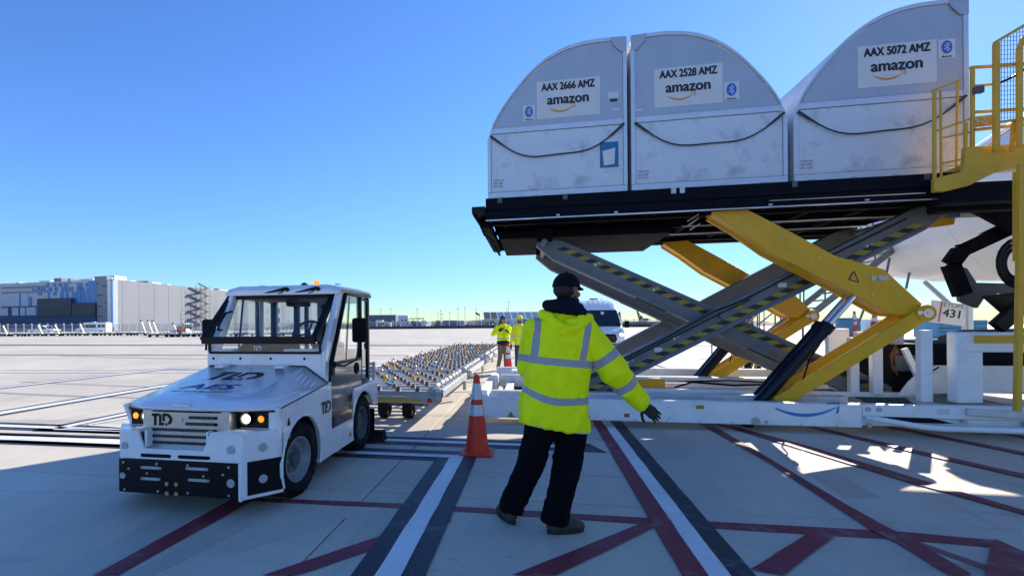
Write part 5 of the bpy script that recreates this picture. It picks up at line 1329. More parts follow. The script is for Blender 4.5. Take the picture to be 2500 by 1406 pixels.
for k in range(13):
    a = k / 12; hq.ball((-.085 + .22 * a, -.11 - .03 * math.sin(PI * a), 1.535 - .075 * math.sin(PI * a) - .02 * a), (.04, .024, .045), 14, 10)
hq.ball((.0, -.125, 1.455), (.075, .030, .045), 16, 10); hq.ball((.07, -.12, 1.50), (.06, .03, .04), 16, 10)
me = remesh(hq, 'jacket_hood', .006, 3); wrinkle(me, .006, 11, 26, None, (1, 1, 1.4)); setband(me, lambda p: 9.0); finish(me, 'jacket_hood', HIVIS, MAN)
# navy hooded sweater collar
hb = MB()
for k in range(16):
    a = 2 * PI * k / 16; hb.ball((.045 + .100 * math.cos(a), .01 + .092 * math.sin(a), 1.612 - .012 * math.cos(a * 1)), (.048, .045, .052), 12, 8)
for k in range(9):
    a = k / 8; hb.ball((-.088 + .235 * a, -.085 - .02 * math.sin(PI * a), 1.632 - .05 * a), (.042, .038, .036), 12, 8)
cap(hb, (.05, .02, 1.55), .075, (.065, .03, 1.68), .066)
hm = remesh(hb, 'sweater_hood', .006, 3); wrinkle(hm, .006, 12, 30); finish(hm, 'sweater_hood', NAVYH, MAN)
# head turned to the right (+x), away from us
hd = MB(); face_head(hd, (0, 0, 0), 1.0)
hme = remesh(hd, 'head', .005, 2)
hmx = Matrix.Translation((.078, .03, 1.745)) @ Matrix.Scale(1.06, 4) @ Matrix.Rotation(rad(180 - 52), 4, 'Z') @ Matrix.Rotation(rad(4), 4, 'X')
hme.transform(hmx); hdo = finish(hme, 'head', SKIND, MAN)
bd = MB()
for k in range(13):
    a = rad(-105 + k * 17.5); bd.ball((.062 * math.sin(a), -.022 - .052 * math.cos(a), -.066 - .02 * math.cos(a)), (.015, .015, .022), 10, 8)
bm2 = remesh(bd, 'beard', .006, 2); bm2.transform(hmx); finish(bm2, 'beard', HAIR, hdo)
hr = MB(); hr.ball((0, .036, -.002), (.076, .072, .062), 20, 12); hm3 = remesh(hr, 'hair', .006, 1); hm3.transform(hmx); finish(hm3, 'hair', HAIR, hdo)
cp = MB()
for k in range(10):
    z = .018 + .0105 * k; r = math.sqrt(max(0, 1 - (k / 10.2) ** 2))
    cp.v += [((.090 * r) * math.cos(2 * PI * j / 32), .012 + (.104 * r) * math.sin(2 * PI * j / 32), z) for j in range(32)]
nf = 32
for k in range(9): cp.f += [(k * nf + j, k * nf + (j + 1) % nf, (k + 1) * nf + (j + 1) % nf, (k + 1) * nf + j) for j in range(nf)]
cp.f.append(tuple(range(9 * nf, 10 * nf))); cp.f.append(tuple(range(nf))); cp.mi = [0] * len(cp.f)
cp.ball((0, .012, .122), .009, 8, 6)
co_ = cp.obj('cap', CAPM, MAN, smooth=True, ang=60); co_.data.transform(hmx)
br = MB(); n = 12
for q in (0, 1):
    for i in range(n + 1):
        a = rad(-62 + 124 * i / n); br.v.append((.088 * math.sin(a), .012 - .100 * math.cos(a), .026)); ext = .068 * math.cos(a * .95) ; br.v.append((.080 * math.sin(a), .012 - .100 * math.cos(a) - ext, .018 - .004 * q))
    if q == 0: br.f += [(2 * i, 2 * i + 1, 2 * i + 3, 2 * i + 2) for i in range(n)]
br.v = br.v[:2 * (n + 1)]; br.mi = [0] * len(br.f)
bro = br.obj('cap_brim', CAPM, co_, smooth=True); bro.data.transform(hmx); so = bro.modifiers.new('s', 'SOLIDIFY'); so.thickness = .006
hd_dir = Vector((.74, .1, -.60))
hand(None, -1, WR + (WR - EL).normalized() * .035, hd_dir, (.1, -.9, .35), 1.06, .05, .10, 'glove', GLOVE, MAN)
hand(None, -1, WF_ + Vector((.03, .03, 0)), (.75, .5, .1), (0, -.2, 1), 1.05, .08, .5, 'glove', GLOVE, MAN)

# ---- two distant workers facing us
def worker(loc, rz, label, legs, hat, vest, trous, shoes, sleeves, arms, beard=False, lunch=False, glove=GLOVE, band=None, hoodc=None, gm=None):
    t = thing('person', label, 'person', loc, rz)
    b = MB(); loft(b, [(0, 0, .98, .155, .11), (0, 0, .88, .17, .12), (0, 0, .80, .165, .12)], 24)
    feet = []
    for s, (kx, ky, ax, ay) in zip((-1, 1), legs):
        cap(b, (s * .085, 0, .86), .095, (kx, ky, .48), .072, 14); cap(b, (kx, ky, .48), .072, (ax, ay, .12), .058, 14); feet.append((ax, ay))
    me = remesh(b, 'trousers', .014, 3); wrinkle(me, .006, 8, 18); finish(me, 'trousers', trous, t)
    for s, (ax, ay) in zip((-1, 1), feet):
        bb = MB(); d = Vector((s * .25, -1, 0)).normalized(); boot(bb, (ax - d.x * .06, ay - d.y * .06, 0), d); finish(remesh(bb, 'shoe', .009, 2), 'shoe', shoes, t)
    j = MB(); loft(j, [(0, 0, .84, .195, .13), (0, 0, .95, .19, .13), (0, 0, 1.12, .195, .13), (0, 0, 1.30, .21, .13), (0, 0, 1.40, .20, .115), (0, 0, 1.46, .12, .09), (0, 0, 1.50, .075, .075)], 28, 2.4)
    for s, (e, w_) in zip((-1, 1), arms):
        S_ = Vector((s * .185, 0, 1.39)); j.ball(tuple(S_), .075, 14, 10)
        cap(j, S_, .074, e, .066, 16); cap(j, e, .066, w_, .046, 16)
    me = remesh(j, 'jacket', .011, 2); wrinkle(me, .005, 8, 20); setband(me, band or (lambda p: min(abs(p.z - 1.13) - .022, abs(abs(p.x) - .12) - .0 if False else 9)))
    jo = finish(me, 'jacket', gm or HIVIS, t)
    for s, (e, w_) in zip((-1, 1), arms):
        e, w_ = Vector(e), Vector(w_); d = (w_ - e).normalized(); hand(None, -s, w_ + d * .03, d, (0, -1, .4), 1.05, .1, .35, 'glove', glove, t)
    h = MB(); face_head(h, (0, 0, 0)); cap(h, (0, .01, -.17), .055, (0, .01, -.05), .052, 14); hm_ = remesh(h, 'head', .007, 1)
    T_ = Matrix.Translation((0, -.01, 1.64)) @ Matrix.Rotation(rad(8), 4, 'X'); hm_.transform(T_); ho = finish(hm_, 'head', SKIN, t); 
    c = T_ @ Vector((0, 0, 0)); eyes('e', tuple(c), 1, ho)
    bn = MB(); bn.ball((0, .014, .040), (.089, .104, .088), 22, 14); 
    hb_ = bn.obj('beanie', hat, t, smooth=True); hb_.data.transform(T_)
    # open the lower half so that it sits as a cap
    bm = bmesh.new(); bm.from_mesh(hb_.data); bmesh.ops.delete(bm, geom=[v for v in bm.verts if v.co.z < c.z + .036], context='VERTS'); bm.to_mesh(hb_.data); bm.free()
    so_ = hb_.modifiers.new('s', 'SOLIDIFY'); so_.thickness = .01
    cf = MB(); cf.tube([(.088 * math.cos(2 * PI * k / 20), .012 + .102 * math.sin(2 * PI * k / 20), .040) for k in range(20)], .015, 8, closed=True); cfo = cf.obj('beanie_cuff', hat, hb_, smooth=True); cfo.data.transform(T_)
    if beard:
        q = MB()
        for k in range(11):
            a = rad(-85 + 17 * k); q.ball((.058 * math.sin(a), -.026 - .052 * math.cos(a), -.072), (.02, .022, .035), 10, 8)
        bq = remesh(q, 'beard', .008, 2); bq.transform(T_); finish(bq, 'beard', mat('brown_beard', (.09, .045, .025), .8, bump=.6), ho)
    return t, jo, ho, T_
p1 = gp(1229, 904)
w1, j1, h1, T1 = worker((p1[0], p1[1], 0), YAW + rad(4), 'smiling worker in black beanie and khaki trousers, gloved hands raised at the chest',
    ((-.10, -.0, -.17, -.02), (.08, 0, .09, .06)), BLKCLOTH, None, TAN, SOLE, None,
    ((Vector((-.34, -.06, 1.17)), Vector((-.20, -.24, 1.27))), (Vector((.31, -.05, 1.16)), Vector((.14, -.24, 1.24)))),
    band=lambda p: min(abs(p.z - 1.03) - .022, 9))
q = MB(); q.ball((0, 0, 0), (.215, .165, .12), 24, 14); hw = q.obj('black_jacket_hem', BLKCLOTH, w1, smooth=True); hw.location = (0, -.008, .90)
q = MB(); q.bar((0, -.142, 1.02), (0, -.135, 1.42), .012, .01, up=(0, 1, 0)); q.obj('zip', BLACK, w1)
q = MB(); q.ball((0, .02, 0), (.098, .108, .125), 20, 14); ho_ = q.obj('black_hood', BLKCLOTH, w1, smooth=True); ho_.location = (0, .018, 1.60)
bm = bmesh.new(); bm.from_mesh(ho_.data); bmesh.ops.delete(bm, geom=[v for v in bm.verts if v.co.y < -.045], context='VERTS'); bm.to_mesh(ho_.data); bm.free()
gl_ = MB()
for s in (-1, 1): gl_.tube([(s * .030 + .017 * math.cos(a), -.094, .006 + .013 * math.sin(a)) for a in [2 * PI * k / 12 for k in range(12)]], .0022, 5, closed=True)
gl_.tube([(-.013, -.097, .008), (.013, -.097, .008)], .002, 5); go = gl_.obj('glasses', BLACK, h1, smooth=True); go.data.transform(T1)
q = MB(); q.box(-.012, .012, -.095, -.085, .06, .085); qo = q.obj('cap_badge', PLACARD, w1); qo.data.transform(T1)
p2_ = gp(1270, 907)
w2, j2, h2, T2 = worker((p2_[0], p2_[1], 0), YAW - rad(35), 'bearded worker in yellow beanie, hi-vis vest and blue jeans, half hidden behind the marshaller',
    ((-.10, .0, -.12, .02), (.09, 0, .10, 0)), HIY, None, DENIM, SOLE, None,
    ((Vector((-.26, -.0, 1.12)), Vector((-.25, -.10, .88))), (Vector((.24, -.02, 1.14)), Vector((.22, -.12, .9)))), beard=True, glove=REDG, gm=HIVIS2,
    band=lambda p: min(abs(p.z - 1.12) - .025, abs(p.z - 1.12) - .025))
# ================================================================== TRAFFIC CONES
def make_cone(loc, label, s=1.0, rz=0):
    t = thing('traffic_cone', label, 'traffic cone', loc, rz, 'orange traffic cones with two reflective bands')
    m = MB(); m.box(-.18, .18, -.18, .18, .004, .030); c = .06
    o = m.obj('base', CONEO, t, bevel=.01)
    R_at = lambda z: .135 + (.030 - .135) * (z - .03) / (.90 - .03)
    m = MB(); m.lathe([(.15, .028), (.145, .045), (R_at(.05), .05), (R_at(.88), .88), (.024, .895), (.018, .895), (.02, .86)], (0, 0, 0), (0, 0, 1), 36); m.obj('body', CONEO, t, smooth=True)
    for z0, z1 in ((.44, .56), (.62, .80)):
        m = MB(); m.lathe([(R_at(z0) + .002, z0), (R_at(z1) + .002, z1)], (0, 0, 0), (0, 0, 1), 36); b = m.obj('reflective_band', REFL, t, smooth=True)
    t.scale = (s, s, s)
    return t
x, y = gp(1165, 1106)
CONE1 = make_cone((x, y, 0), 'nearest orange traffic cone, standing left of the marshaller', 1.02, rad(2))
x, y = gp(1241, 911)
k = dup(CONE1, (x, y, 0), rad(30), 'orange traffic cone standing in front of the two distant workers'); 

# ================================================================== ROLLER DOLLIES
def make_dolly(loc):
    t = thing('container_dolly', 'nearest empty roller dolly, right behind the tow tractor', 'container dolly', loc, 0, 'empty roller dollies coupled in a row')
    Wd, Ld, H = 2.45, 2.95, .50                 # local: x from -Wd to 0, y 0..Ld
    for nm, b in (('side_rail', (-.07, 0, 0, Ld, .38, .50)), ('side_rail', (-Wd, -Wd + .07, 0, Ld, .38, .50))):
        m = MB(); m.box(*b); m.obj(nm, GALV2, t, bevel=.006)
    for y0 in (0, Ld - .07):
        m = MB(); m.box(-Wd + .075, -.075, y0, y0 + .07, .33, .43); m.obj('end_rail', GALV2, t, bevel=.006)
    m = MB(); m.box(-Wd + .5, -.30, -.006, -.001, .355, .40); m.obj('yellow_stripe', YELLOW2, t)
    m = MB(); m.box(-1.30, -1.16, -.012, -.007, .35, .405); m.obj('tape_patch', GALV2, t)
    for x in (-.16, -Wd + .16):
        m = MB(); m.cyl((x, -.010, .375), (x, -.001, .375), .038, 16); m.obj('red_reflector', REDL, t)
    m = MB(); m.cyl((.001, .18, .43), (.008, .18, .43), .03, 14); m.box(0.001, .006, .04, .10, .36, .48); m.obj('red_reflector', REDL, t)
    # cross tubes and castor discs
    rows = 9; tube = None; disc = None; k_ = 0
    for r in range(rows):
        y = .16 + r * (Ld - .3) / (rows - 1)
        m = MB(); m.box(-Wd + .075, -.075, y - .04, y + .04, .42, .492)
        if tube is None: tube = m.obj('cross_tube', GALV2, t, bevel=.004); y_first = y
        else:
            c = tube.copy(); COL.objects.link(c); c.location = (0, y - y_first, 0)
        nd = 6 if r % 2 else 7
        for q in range(nd):
            x = -Wd + .22 + (q + (.5 if r % 2 else 0)) * (Wd - .44) / 6.5
            if disc is None:
                m = MB(); m.cyl((-.022, 0, .03), (.022, 0, .03), .042, 14); m.box(-.034, -.028, -.025, .025, -.02, .05); m.box(.028, .034, -.025, .025, -.02, .05)
                m.mi = [0] * 16 + [1] * (len(m.f) - 16)
                disc = m.obj('roller_disc', [mat('roller_rust_face', (.20, .135, .09), .6, metal=.3), GALV2], t, smooth=True, ang=40); disc.location = (x, y, .475)
            else:
                c = disc.copy(); COL.objects.link(c); c.location = (x, y, .485); 
            k_ += 1
    ro = None
    for i in range(8):                         # side rollers
        y = .16 + i * (Ld - .32) / 7
        m = MB(); m.cyl((-.15, y - .12, .525), (-.15, y + .12, .525), .04, 12)
        if ro is None: ro = m.obj('side_roller', STEEL if False else GALV2, t, smooth=True)
        else: c = ro.copy(); COL.objects.link(c); c.location = (-.001 * (i % 2), i * (Ld - .32) / 7, .004 * (i % 3))
    rs = random.Random(5)
    for i, (x, y, h, a) in enumerate(((-1.75, .18, .16, 0), (-1.55, .3, .07, 1), (-.98, .85, .15, 1), (-.75, 1.5, .18, 0), (-2.2, 1.1, .14, 0), (-1.6, 2.1, .17, 1), (-.5, 2.5, .16, 0), (-2.1, 2.6, .2, 0), (-1.1, 2.85, .2, 1), (-.2, 2.2, .12, 1), (-1.3, 1.4, .10, 1), (-2.3, 1.9, .18, 0))):
        m = MB(); h *= .62; m.bar((x, y, .46), (x + .03 * (1 if a else -1), y, .48 + h), .035, .05, up=(0, 1, 0)); m.lathe([(.015, -.018), (.035, -.018), (.035, .018), (.015, .018)], (x + .03, y, .50 + h), (0, 1, .3), 14)
        m.bar((x + .02, y, .47), (x + .18, y + .06, .50), .03, .03); m.obj('pallet_stop', YELLOW2 if i % 3 != 2 else GALV2, t, bevel=.004)
    m = MB(); m.lathe([(.02, -.02), (.06, -.02), (.06, .02), (.02, .02)], (-.95, .55, .55), (.4, 0, 1), 14); m.obj('blue_roller', BLUEM, t, smooth=True)
    for x, z in ((-1.0, 0), (-.72, 0), (-2.1, 0)):
        pass
    for (x, y) in ((-.62, .55), (-1.02, .55), (-Wd + .45, .55), (-.62, Ld - .6), (-1.02, Ld - .6), (-Wd + .45, Ld - .6)):
        m = MB(); m.lathe([(.05, -.075), (.15, -.075), (.165, -.05), (.165, .05), (.15, .075), (.05, .075)], (x, y, .168), (1, 0, 0), 20); w_ = m.obj('wheel', RUBBER, t, smooth=True)
    for y in (.55, Ld - .6):
        m = MB(); m.box(-Wd + .2, -.3, y - .05, y + .05, .20, .34); m.obj('axle_beam', DGREY, t, bevel=.01)
    m = MB(); m.box(-.03, .03, Ld - .4, Ld - .3, .2, .38); m.obj('bracket', GALV2, t)
    m = MB(); m.bar((-1.25, Ld + .01, .30), (-1.25, Ld + .48, .30), .08, .05); m.obj('drawbar', GALV2, t, bevel=.006)
    m = MB(); m.box(-2.44, -2.1, -.03, -.008, .30, .44); m.obj('coupling_plate', GALV2, t, bevel=.004)
    return t
DOL = make_dolly((-1.37, 7.12, 0))
for k, lab in enumerate(('second empty roller dolly in the coupled row, behind the nearest one', 'third empty roller dolly in the coupled row behind the tractor', 'fourth empty roller dolly in the coupled row, beside the two workers', 'farthest empty roller dolly of the coupled row')):
    dup(DOL, (-1.37 - .015 * k, 7.12 + 3.5 * (k + 1), 0), rad(.4 * (k % 2)), lab)

# ================================================================== WHITE VAN
def make_van(loc, rz, label, high=True):
    t = thing('passenger_van', label, 'van', loc, rz)       # local: front faces -y
    hw, z0, zr = 1.0, .30, 2.66
    O = lambda nm, mb, mt, **k: mb.obj(nm, mt, t, **k)
    # body by cross-sections along y
    secs = [(-.02, .62, .86, .80, .86), (.06, .36, 1.02, .90, .96), (.30, .30, 1.20, .96, 1.0), (.72, .30, 1.34, .98, 1.02), (1.05, .30, 1.80, .98, 1.02), (1.42, .30, 2.26, .93, 1.02), (1.75, .30, 2.50, .88, 1.02), (2.2, .30, 2.64, .86, 1.02), (3.4, .30, 2.70, .87, 1.02), (5.6, .30, 2.68, .87, 1.02), (5.75, .4, 2.6, .84, .98)]
    n = 14; vs = []
    for (y, zb, zt, wt, wb) in secs:
        h = zt - zb; q = [(-wb * .95, zb), (-wb, zb + .14 * h), (-wb, zb + .45 * h), (-(wb + wt) / 2, zb + .72 * h), (-wt, zt - .10 * h), (-wt * .86, zt - .02 * h), (-wt * .4, zt), (wt * .4, zt), (wt * .86, zt - .02 * h), (wt, zt - .10 * h), ((wb + wt) / 2, zb + .72 * h), (wb, zb + .45 * h), (wb, zb + .14 * h), (wb * .95, zb)]
        vs += [(x, y, z) for x, z in q]
    m = MB(); r = len(secs)
    m.add(vs, [(i * n + k, i * n + (k + 1) % n, (i + 1) * n + (k + 1) % n, (i + 1) * n + k) for i in range(r - 1) for k in range(n)] + [tuple(range(n)), tuple(range((r - 1) * n, r * n))])
    body = O('body', m, WHITE, smooth=True, ang=40)
    for x in (-.62, -.36, -.12, .12, .36, .62):          # pressed ribs on the roof cap
        m = MB(); m.tube([(x * .92, 1.55, 2.40), (x * .98, 1.78, 2.535), (x, 2.2, 2.655 - .03 * abs(x)), (x, 4, 2.71 - .03 * abs(x)), (x, 5.5, 2.69 - .03 * abs(x))], .010, 6); m.obj('roof_rib', WHITE, body, smooth=True)
    m = MB(); m.hexa([(-.93, .685, 1.345), (.93, .685, 1.345), (.9, .78, 1.345), (-.9, .78, 1.345), (-.84, 1.275, 2.13), (.84, 1.275, 2.13), (.8, 1.38, 2.13), (-.8, 1.38, 2.13)]); ws = O('windscreen', m, DGLASS, bevel=.03)
    m = MB(); m.hexa([(.08, 1.105, 1.92), (.22, 1.105, 1.92), (.22, 1.14, 1.92), (.08, 1.14, 1.92), (.08, 1.205, 2.05), (.22, 1.205, 2.05), (.22, 1.24, 2.05), (.08, 1.24, 2.05)]); m.obj('seen_through_window', PAPER, ws)
    for x, z0_ in ((-.15, 1.37), (.45, 1.37)):
        m = MB(); m.tube([(x, .67, z0_), (x + .3, .69, z0_ + .03), (x + .5, .74, z0_ + .09)], .012, 6); m.obj('wiper', BLACK, ws, smooth=True)
    m = MB(); m.prism([(-.52, .62), (-.60, .78), (-.52, 1.0), (.52, 1.0), (.60, .78), (.52, .62)], 'y', -.045, .1); gr = O('grille', m, BLACKM, bevel=.02)
    for z in (.72, .80, .88): 
        m = MB(); m.box(-.52, .52, -.055, -.046, z, z + .02); m.obj('grille_bar', DGREY, gr)
    m = MB(); m.box(-.92, .92, -.08, .12, .32, .58); O('bumper', m, mat('grey_plastic', (.06, .06, .065), .6), bevel=.04)
    for s in (-1, 1):
        m = MB(); m.hexa([(s * .62, -.03, .86), (s * .93, .10, .86), (s * .95, .20, .9), (s * .62, .1, .9), (s * .64, .02, 1.06), (s * .93, .16, 1.16), (s * .95, .26, 1.16), (s * .64, .1, 1.06)]); hl = O('headlight', m, STEEL, bevel=.02)
        m = MB(); m.ball((s * .80, .03, .98), (.075, .04, .07), 14, 8); m.obj('headlight_bulb', emit_mat('van_lamp', (1, .85, .6), 2.5), hl, smooth=True)
        m = MB(); m.box(min(s * 1.10, s * 1.32), max(s * 1.10, s * 1.32), .84, .92, 1.28, 1.60); mi = O('wing_mirror', m, BLACKM, bevel=.03)
        m = MB(); m.tube([(s * .98, .9, 1.36), (s * 1.12, .9, 1.36)], .03, 8); m.obj('mirror_arm', BLACK, mi)
        m = MB(); m.prism([(.95, 1.40), (1.95, 1.40), (1.95, 2.05), (1.38, 2.05)], 'x', s * 1.012, s * .98); O('side_window', m, DGLASS)
        m = MB(); m.prism([(2.1, 1.40), (5.4, 1.40), (5.4, 2.05), (2.1, 2.05)], 'x', s * 1.014, s * .98); O('side_window', m, DGLASS)
        for y in (1.0, 4.7):
            m = MB(); m.lathe([(.1, -.11), (.30, -.11), (.34, -.07), (.34, .07), (.30, .11), (.1, .11)], (s * .93, y, .34), (1, 0, 0), 24); w_ = O('wheel', m, RUBBER, smooth=True)
            m = MB(); m.lathe([(.20, .112), (.14, .10), (0, .11)], (s * .93, y, .34), (s, 0, 0), 20); m.obj('rim', STEEL, w_, smooth=True)
    for x in (-.19, 0, .19):
        m = MB(); m.ball((x, 1.46, 2.235), (.045, .05, .03), 12, 6); O('marker_light', m, REFL, smooth=True)
    m = MB(); m.box(-.27, .13, 2.3, 2.5, 2.69, 2.75); O('light_bar', m, DGREY, bevel=.02)
    m = MB(); m.cyl((.38, 2.9, 2.68), (.42, 3.1, 2.80), .015, 6); O('antenna', m, BLACK)
    m = MB(); m.box(-.28, .18, .62, .70, 1.30, 1.318); O('bonnet_vent', m, BLACKM)
    return t
d = 22.4; p = FW * d + RT * ((1473 - 1073) / 1200 * d)
VAN = make_van((p.x, p.y, 0), YAW - rad(9) , 'white high-roof passenger van facing the camera beyond the marshaller')

# ================================================================== AIRCRAFT
AX, AZ, AR = 11.1, 4.72, 2.52
ac = thing('cargo_aircraft', 'white belly and nose of the aircraft behind the loader', 'aircraft', (AX, 14, 0))
m = MB(); n = 48; rows = [(-14, 1.0, 0), (5, 1.0, 0), (8, .97, -.06), (10, .88, -.24), (12, .77, -.46), (14, .67, -.62), (16, .55, -.76), (17.5, .42, -.86), (18.5, .27, -.93), (19, .1, -.98)]
vs = []
for (y, s_, dz) in rows:
    for k in range(n):
        a = 2 * PI * k / n; vs.append((AX + AR * s_ * math.cos(a), y, AZ + dz + AR * s_ * math.sin(a) * (1.06 if s_ > .9 else 1.0)))
m.add(vs, [(i * n + k, i * n + (k + 1) % n, (i + 1) * n + (k + 1) % n, (i + 1) * n + k) for i in range(len(rows) - 1) for k in range(n)] + [tuple(range((len(rows) - 1) * n, len(rows) * n)), tuple(range(n))])
m.obj('fuselage', BCAN, ac, smooth=True, w=True, ang=60)
for y in (8.0, 10.5, 12.6):
    m = MB(); m.tube([(AX + (AR + .002) * math.cos(a), y, AZ + (AR * 1.06 + .002) * math.sin(a)) for a in [rad(150 + 6 * k) for k in range(22)]], .006, 5); m.obj('skin_seam', GALV, ac, w=True)
# nose gear and its numbered door
A_ = pl(2278, 735, 14.0); B_ = pl(2357, 795, 14.0)
m = MB(); q = [pl(2277, 732, 14.), pl(2352, 742, 14.), pl(2357, 796, 14.), pl(2270, 786, 14.)]; m.prism(q, 'y', 14.0, 14.04); do_ = m.obj('nose_gear_door', BCAN, ac, w=True, bevel=.01)
U = Vector((q[1][0] - q[0][0], 0, q[1][1] - q[0][1])).normalized(); V = Vector((-U.z, 0, U.x))
ox = Vector((0, 14.0, 0))
def dp(px, py): a = pl(px, py, 14.0); return Vector((a[0], 14.0, a[1])) - ac.location
text_obj('lettering', 'ETOPS', (dp(2327, 751), U, V), .10, INKG, do_, bold=.01, xs=1.05)
text_obj('lettering', '431', (dp(2324, 775), U, V), .20, INK, do_, bold=.02, xs=1.0)
a_, b_ = dp(2300, 736), dp(2291, 785); rl = MB(); rl.bar(a_ - Vector((0, .004, 0)), b_ - Vector((0, .004, 0)), .02, .02); rl.obj('red_stripe', REDM, do_)
m = MB(); m.cyl((AX, 15.2, 2.4), (AX, 15.2, .5), .11, 16); m.cyl((AX, 15.2, 1.5), (AX, 16.6, 2.6), .06, 12); m.obj('nose_gear_leg', STEEL, ac, w=True, smooth=True)
for s in (-1, 1):
    m = MB(); m.lathe([(.12, -.13), (.42, -.13), (.47, -.08), (.47, .08), (.42, .13), (.12, .13)], (AX + s * .27, 15.2, .48), (1, 0, 0), 28); m.obj('nose_wheel', RUBBER, ac, w=True, smooth=True)

# ================================================================== STAIR TRUSS BEHIND THE LOADER
D0 = 14.2
def ap(px, py, d): v = at(px, py, d); return v
st = thing('maintenance_stairs', 'grey open-tread mobile stairs behind the yellow lift arms', 'stairs', (4.6, 13.5, 0))
def stw(nm, mb, mt=GALV, **k): return mb.obj(nm, mt, st, w=True, **k)
lo_, hi_ = ap(1893, 838, 13.6), ap(2258, 548, 13.6)
off = Vector((0, 1.1, 0))
lo2, hi2 = lo_ + off, hi_ + off
for a, b in ((lo_, hi_), (lo2, hi2)):
    m = MB(); m.bar(a, b, .05, .16); stw('stringer', m, GREY)
    m = MB(); m.bar(a + Vector((0, 0, .95)), b + Vector((0, 0, .95)), .035, .035); m.bar(a + Vector((0, 0, .5)), b + Vector((0, 0, .5)), .03, .03); stw('handrail', m, GREY)
    for k in range(7):
        c = a.lerp(b, k / 6); m = MB(); m.bar(c, c + Vector((0, 0, .95)), .03, .03, up=(0, 1, 0)); stw('baluster', m, GREY)
for k in range(15):
    a = lo_.lerp(hi_, (k + .5) / 15); m = MB(); m.box(a.x - .11, a.x + .11, a.y, a.y + 1.1, a.z - .015, a.z + .015); stw('tread', m, GREY)
for (px0, py0, px1, py1) in ((2243, 560, 2212, 705), (2172, 630, 2164, 668), (2130, 700, 2060, 885), (1960, 800, 1960, 905)):
    a, b = ap(px0, py0, 13.7), ap(px1, py1, 13.7); m = MB(); m.cyl(a, b, .03, 8); stw('strut', m, GREY)
m = MB(); a, b = ap(1850, 905, 13.7), ap(2140, 905, 13.7); m.bar(a, b, .08, .10); m.bar(a + off, b + off, .08, .1); m.bar(ap(1905, 890, 13.7), ap(2020, 890, 13.7), .05, .05); m.box(a.x, b.x, a.y, a.y + 1.1, a.z - .02, a.z + .02); stw('base_frame', m, GALV)
# yellow towbar wheel
x, y = gp(1838, 913)
tb_ = thing('tow_bar', 'grey tow bar with yellow fork and black tyre behind the lift arms', 'tow bar', (x, y, 0), YAW)
m = MB(); m.lathe([(.08, -.06), (.20, -.06), (.225, -.03), (.225, .03), (.20, .06), (.08, .06)], (0, 0, .23), (.1, 1, 0), 24); m.obj('tyre', RUBBER, tb_, smooth=True)
m = MB(); m.bar((-.03, -.09, .06), (.09, -.09, .48), .02, .12, up=(0, 1, 0)); m.bar((-.03, .09, .06), (.09, .09, .48), .02, .12, up=(0, 1, 0)); m.box(.0, .16, -.1, .1, .44, .50); m.obj('fork', YELLOW2, tb_, bevel=.01)
m = MB(); m.bar((.1, 0, .40), (1.9, .2, .28), .09, .09); m.cyl((.05, 0, .5), (.05, 0, .58), .03, 8); m.box(-.05, .16, -.04, .04, .56, .585); m.obj('bar', GALV, tb_, bevel=.008)
# orange barrier frame
x, y = gp(1738, 872)
bf_ = thing('barrier_frame', 'faded orange tubular barrier frame standing on the sunny apron', 'barrier', (x, y, 0), YAW)
og = mat('faded_orange_tube', (.50, .25, .10), .6, dirt=.3)
for xx in (0, .46):
    m = MB(); m.cyl((xx, 0, 0), (xx, 0, 1.15), .03, 10); m.obj('post', og, bf_, smooth=True)
m = MB(); m.cyl((0, 0, 1.1), (.46, 0, 1.13), .025, 8); m.cyl((0, 0, .72), (.46, .0, 1.0), .02, 8); m.cyl((-.05, 0, .7), (.03, 0, .66), .02, 8); m.obj('rail', og, bf_, smooth=True)
x, y = gp(1862, 842)
bf2 = thing('marker_post', 'tall orange marker post with a red and white post beside it', 'marker post', (x, y, 0), YAW)
m = MB(); m.cyl((-.2, 0, 0), (-.2, 0, 2.3), .04, 10); m.obj('post', og, bf2, smooth=True)
m = MB(); m.cyl((.1, 0, 0), (.1, 0, 2.2), .04, 10); po_ = m.obj('post', PLACARD, bf2, smooth=True)
m = MB(); m.cyl((.1, 0, .9), (.1, 0, 1.4), .043, 10); m.obj('red_band', REDM, po_)
# blue and white service cart carrying two cones
v = at(2060, 800, 17.0)
sv = thing('service_cart', 'blue and white ground service cart behind the lift arms', 'service cart', (v.x, v.y, 0), rad(0))
m = MB(); m.box(-.2, 3.9, -.6, .8, .72, .92); m.obj('deck', GALV, sv, bevel=.02)
m = MB(); m.lathe([(0, 0), (.30, 0), (.34, .1), (.34, .60), (.28, .68), (0, .68)], (.12, 0, .93), (0, 0, 1), 20); m.obj('blue_drum', BLUEM, sv, smooth=True)
m = MB(); m.box(.75, 1.5, -.3, .5, .93, 1.55); m.obj('white_cabinet', WHITE2, sv, bevel=.02)
m = MB(); m.box(2.45, 3.8, -.5, .6, .93, 1.50); cb = m.obj('blue_cabinet', BLUEM, sv, bevel=.02)
for z in (1.1, 1.24, 1.38): q = MB(); q.box(2.47, 3.78, -.506, -.5, z, z + .015); q.obj('groove', BLACK, cb)
for xx in (.3, 3.2):
    m = MB(); m.lathe([(.1, -.1), (.3, -.1), (.33, -.05), (.33, .05), (.3, .1), (.1, .1)], (xx, -.45, .33), (0, 1, 0), 20); m.obj('wheel', RUBBER, sv, smooth=True)
a = at(2086, 800, 16.7); dup(CONE1, (a.x, a.y, .925), rad(10), 'orange cone standing on the service cart, left of the two'); 
a = at(2135, 800, 16.6); dup(CONE1, (a.x, a.y, 1.04), rad(40), 'orange cone on the service cart, half hidden by the yellow arm')
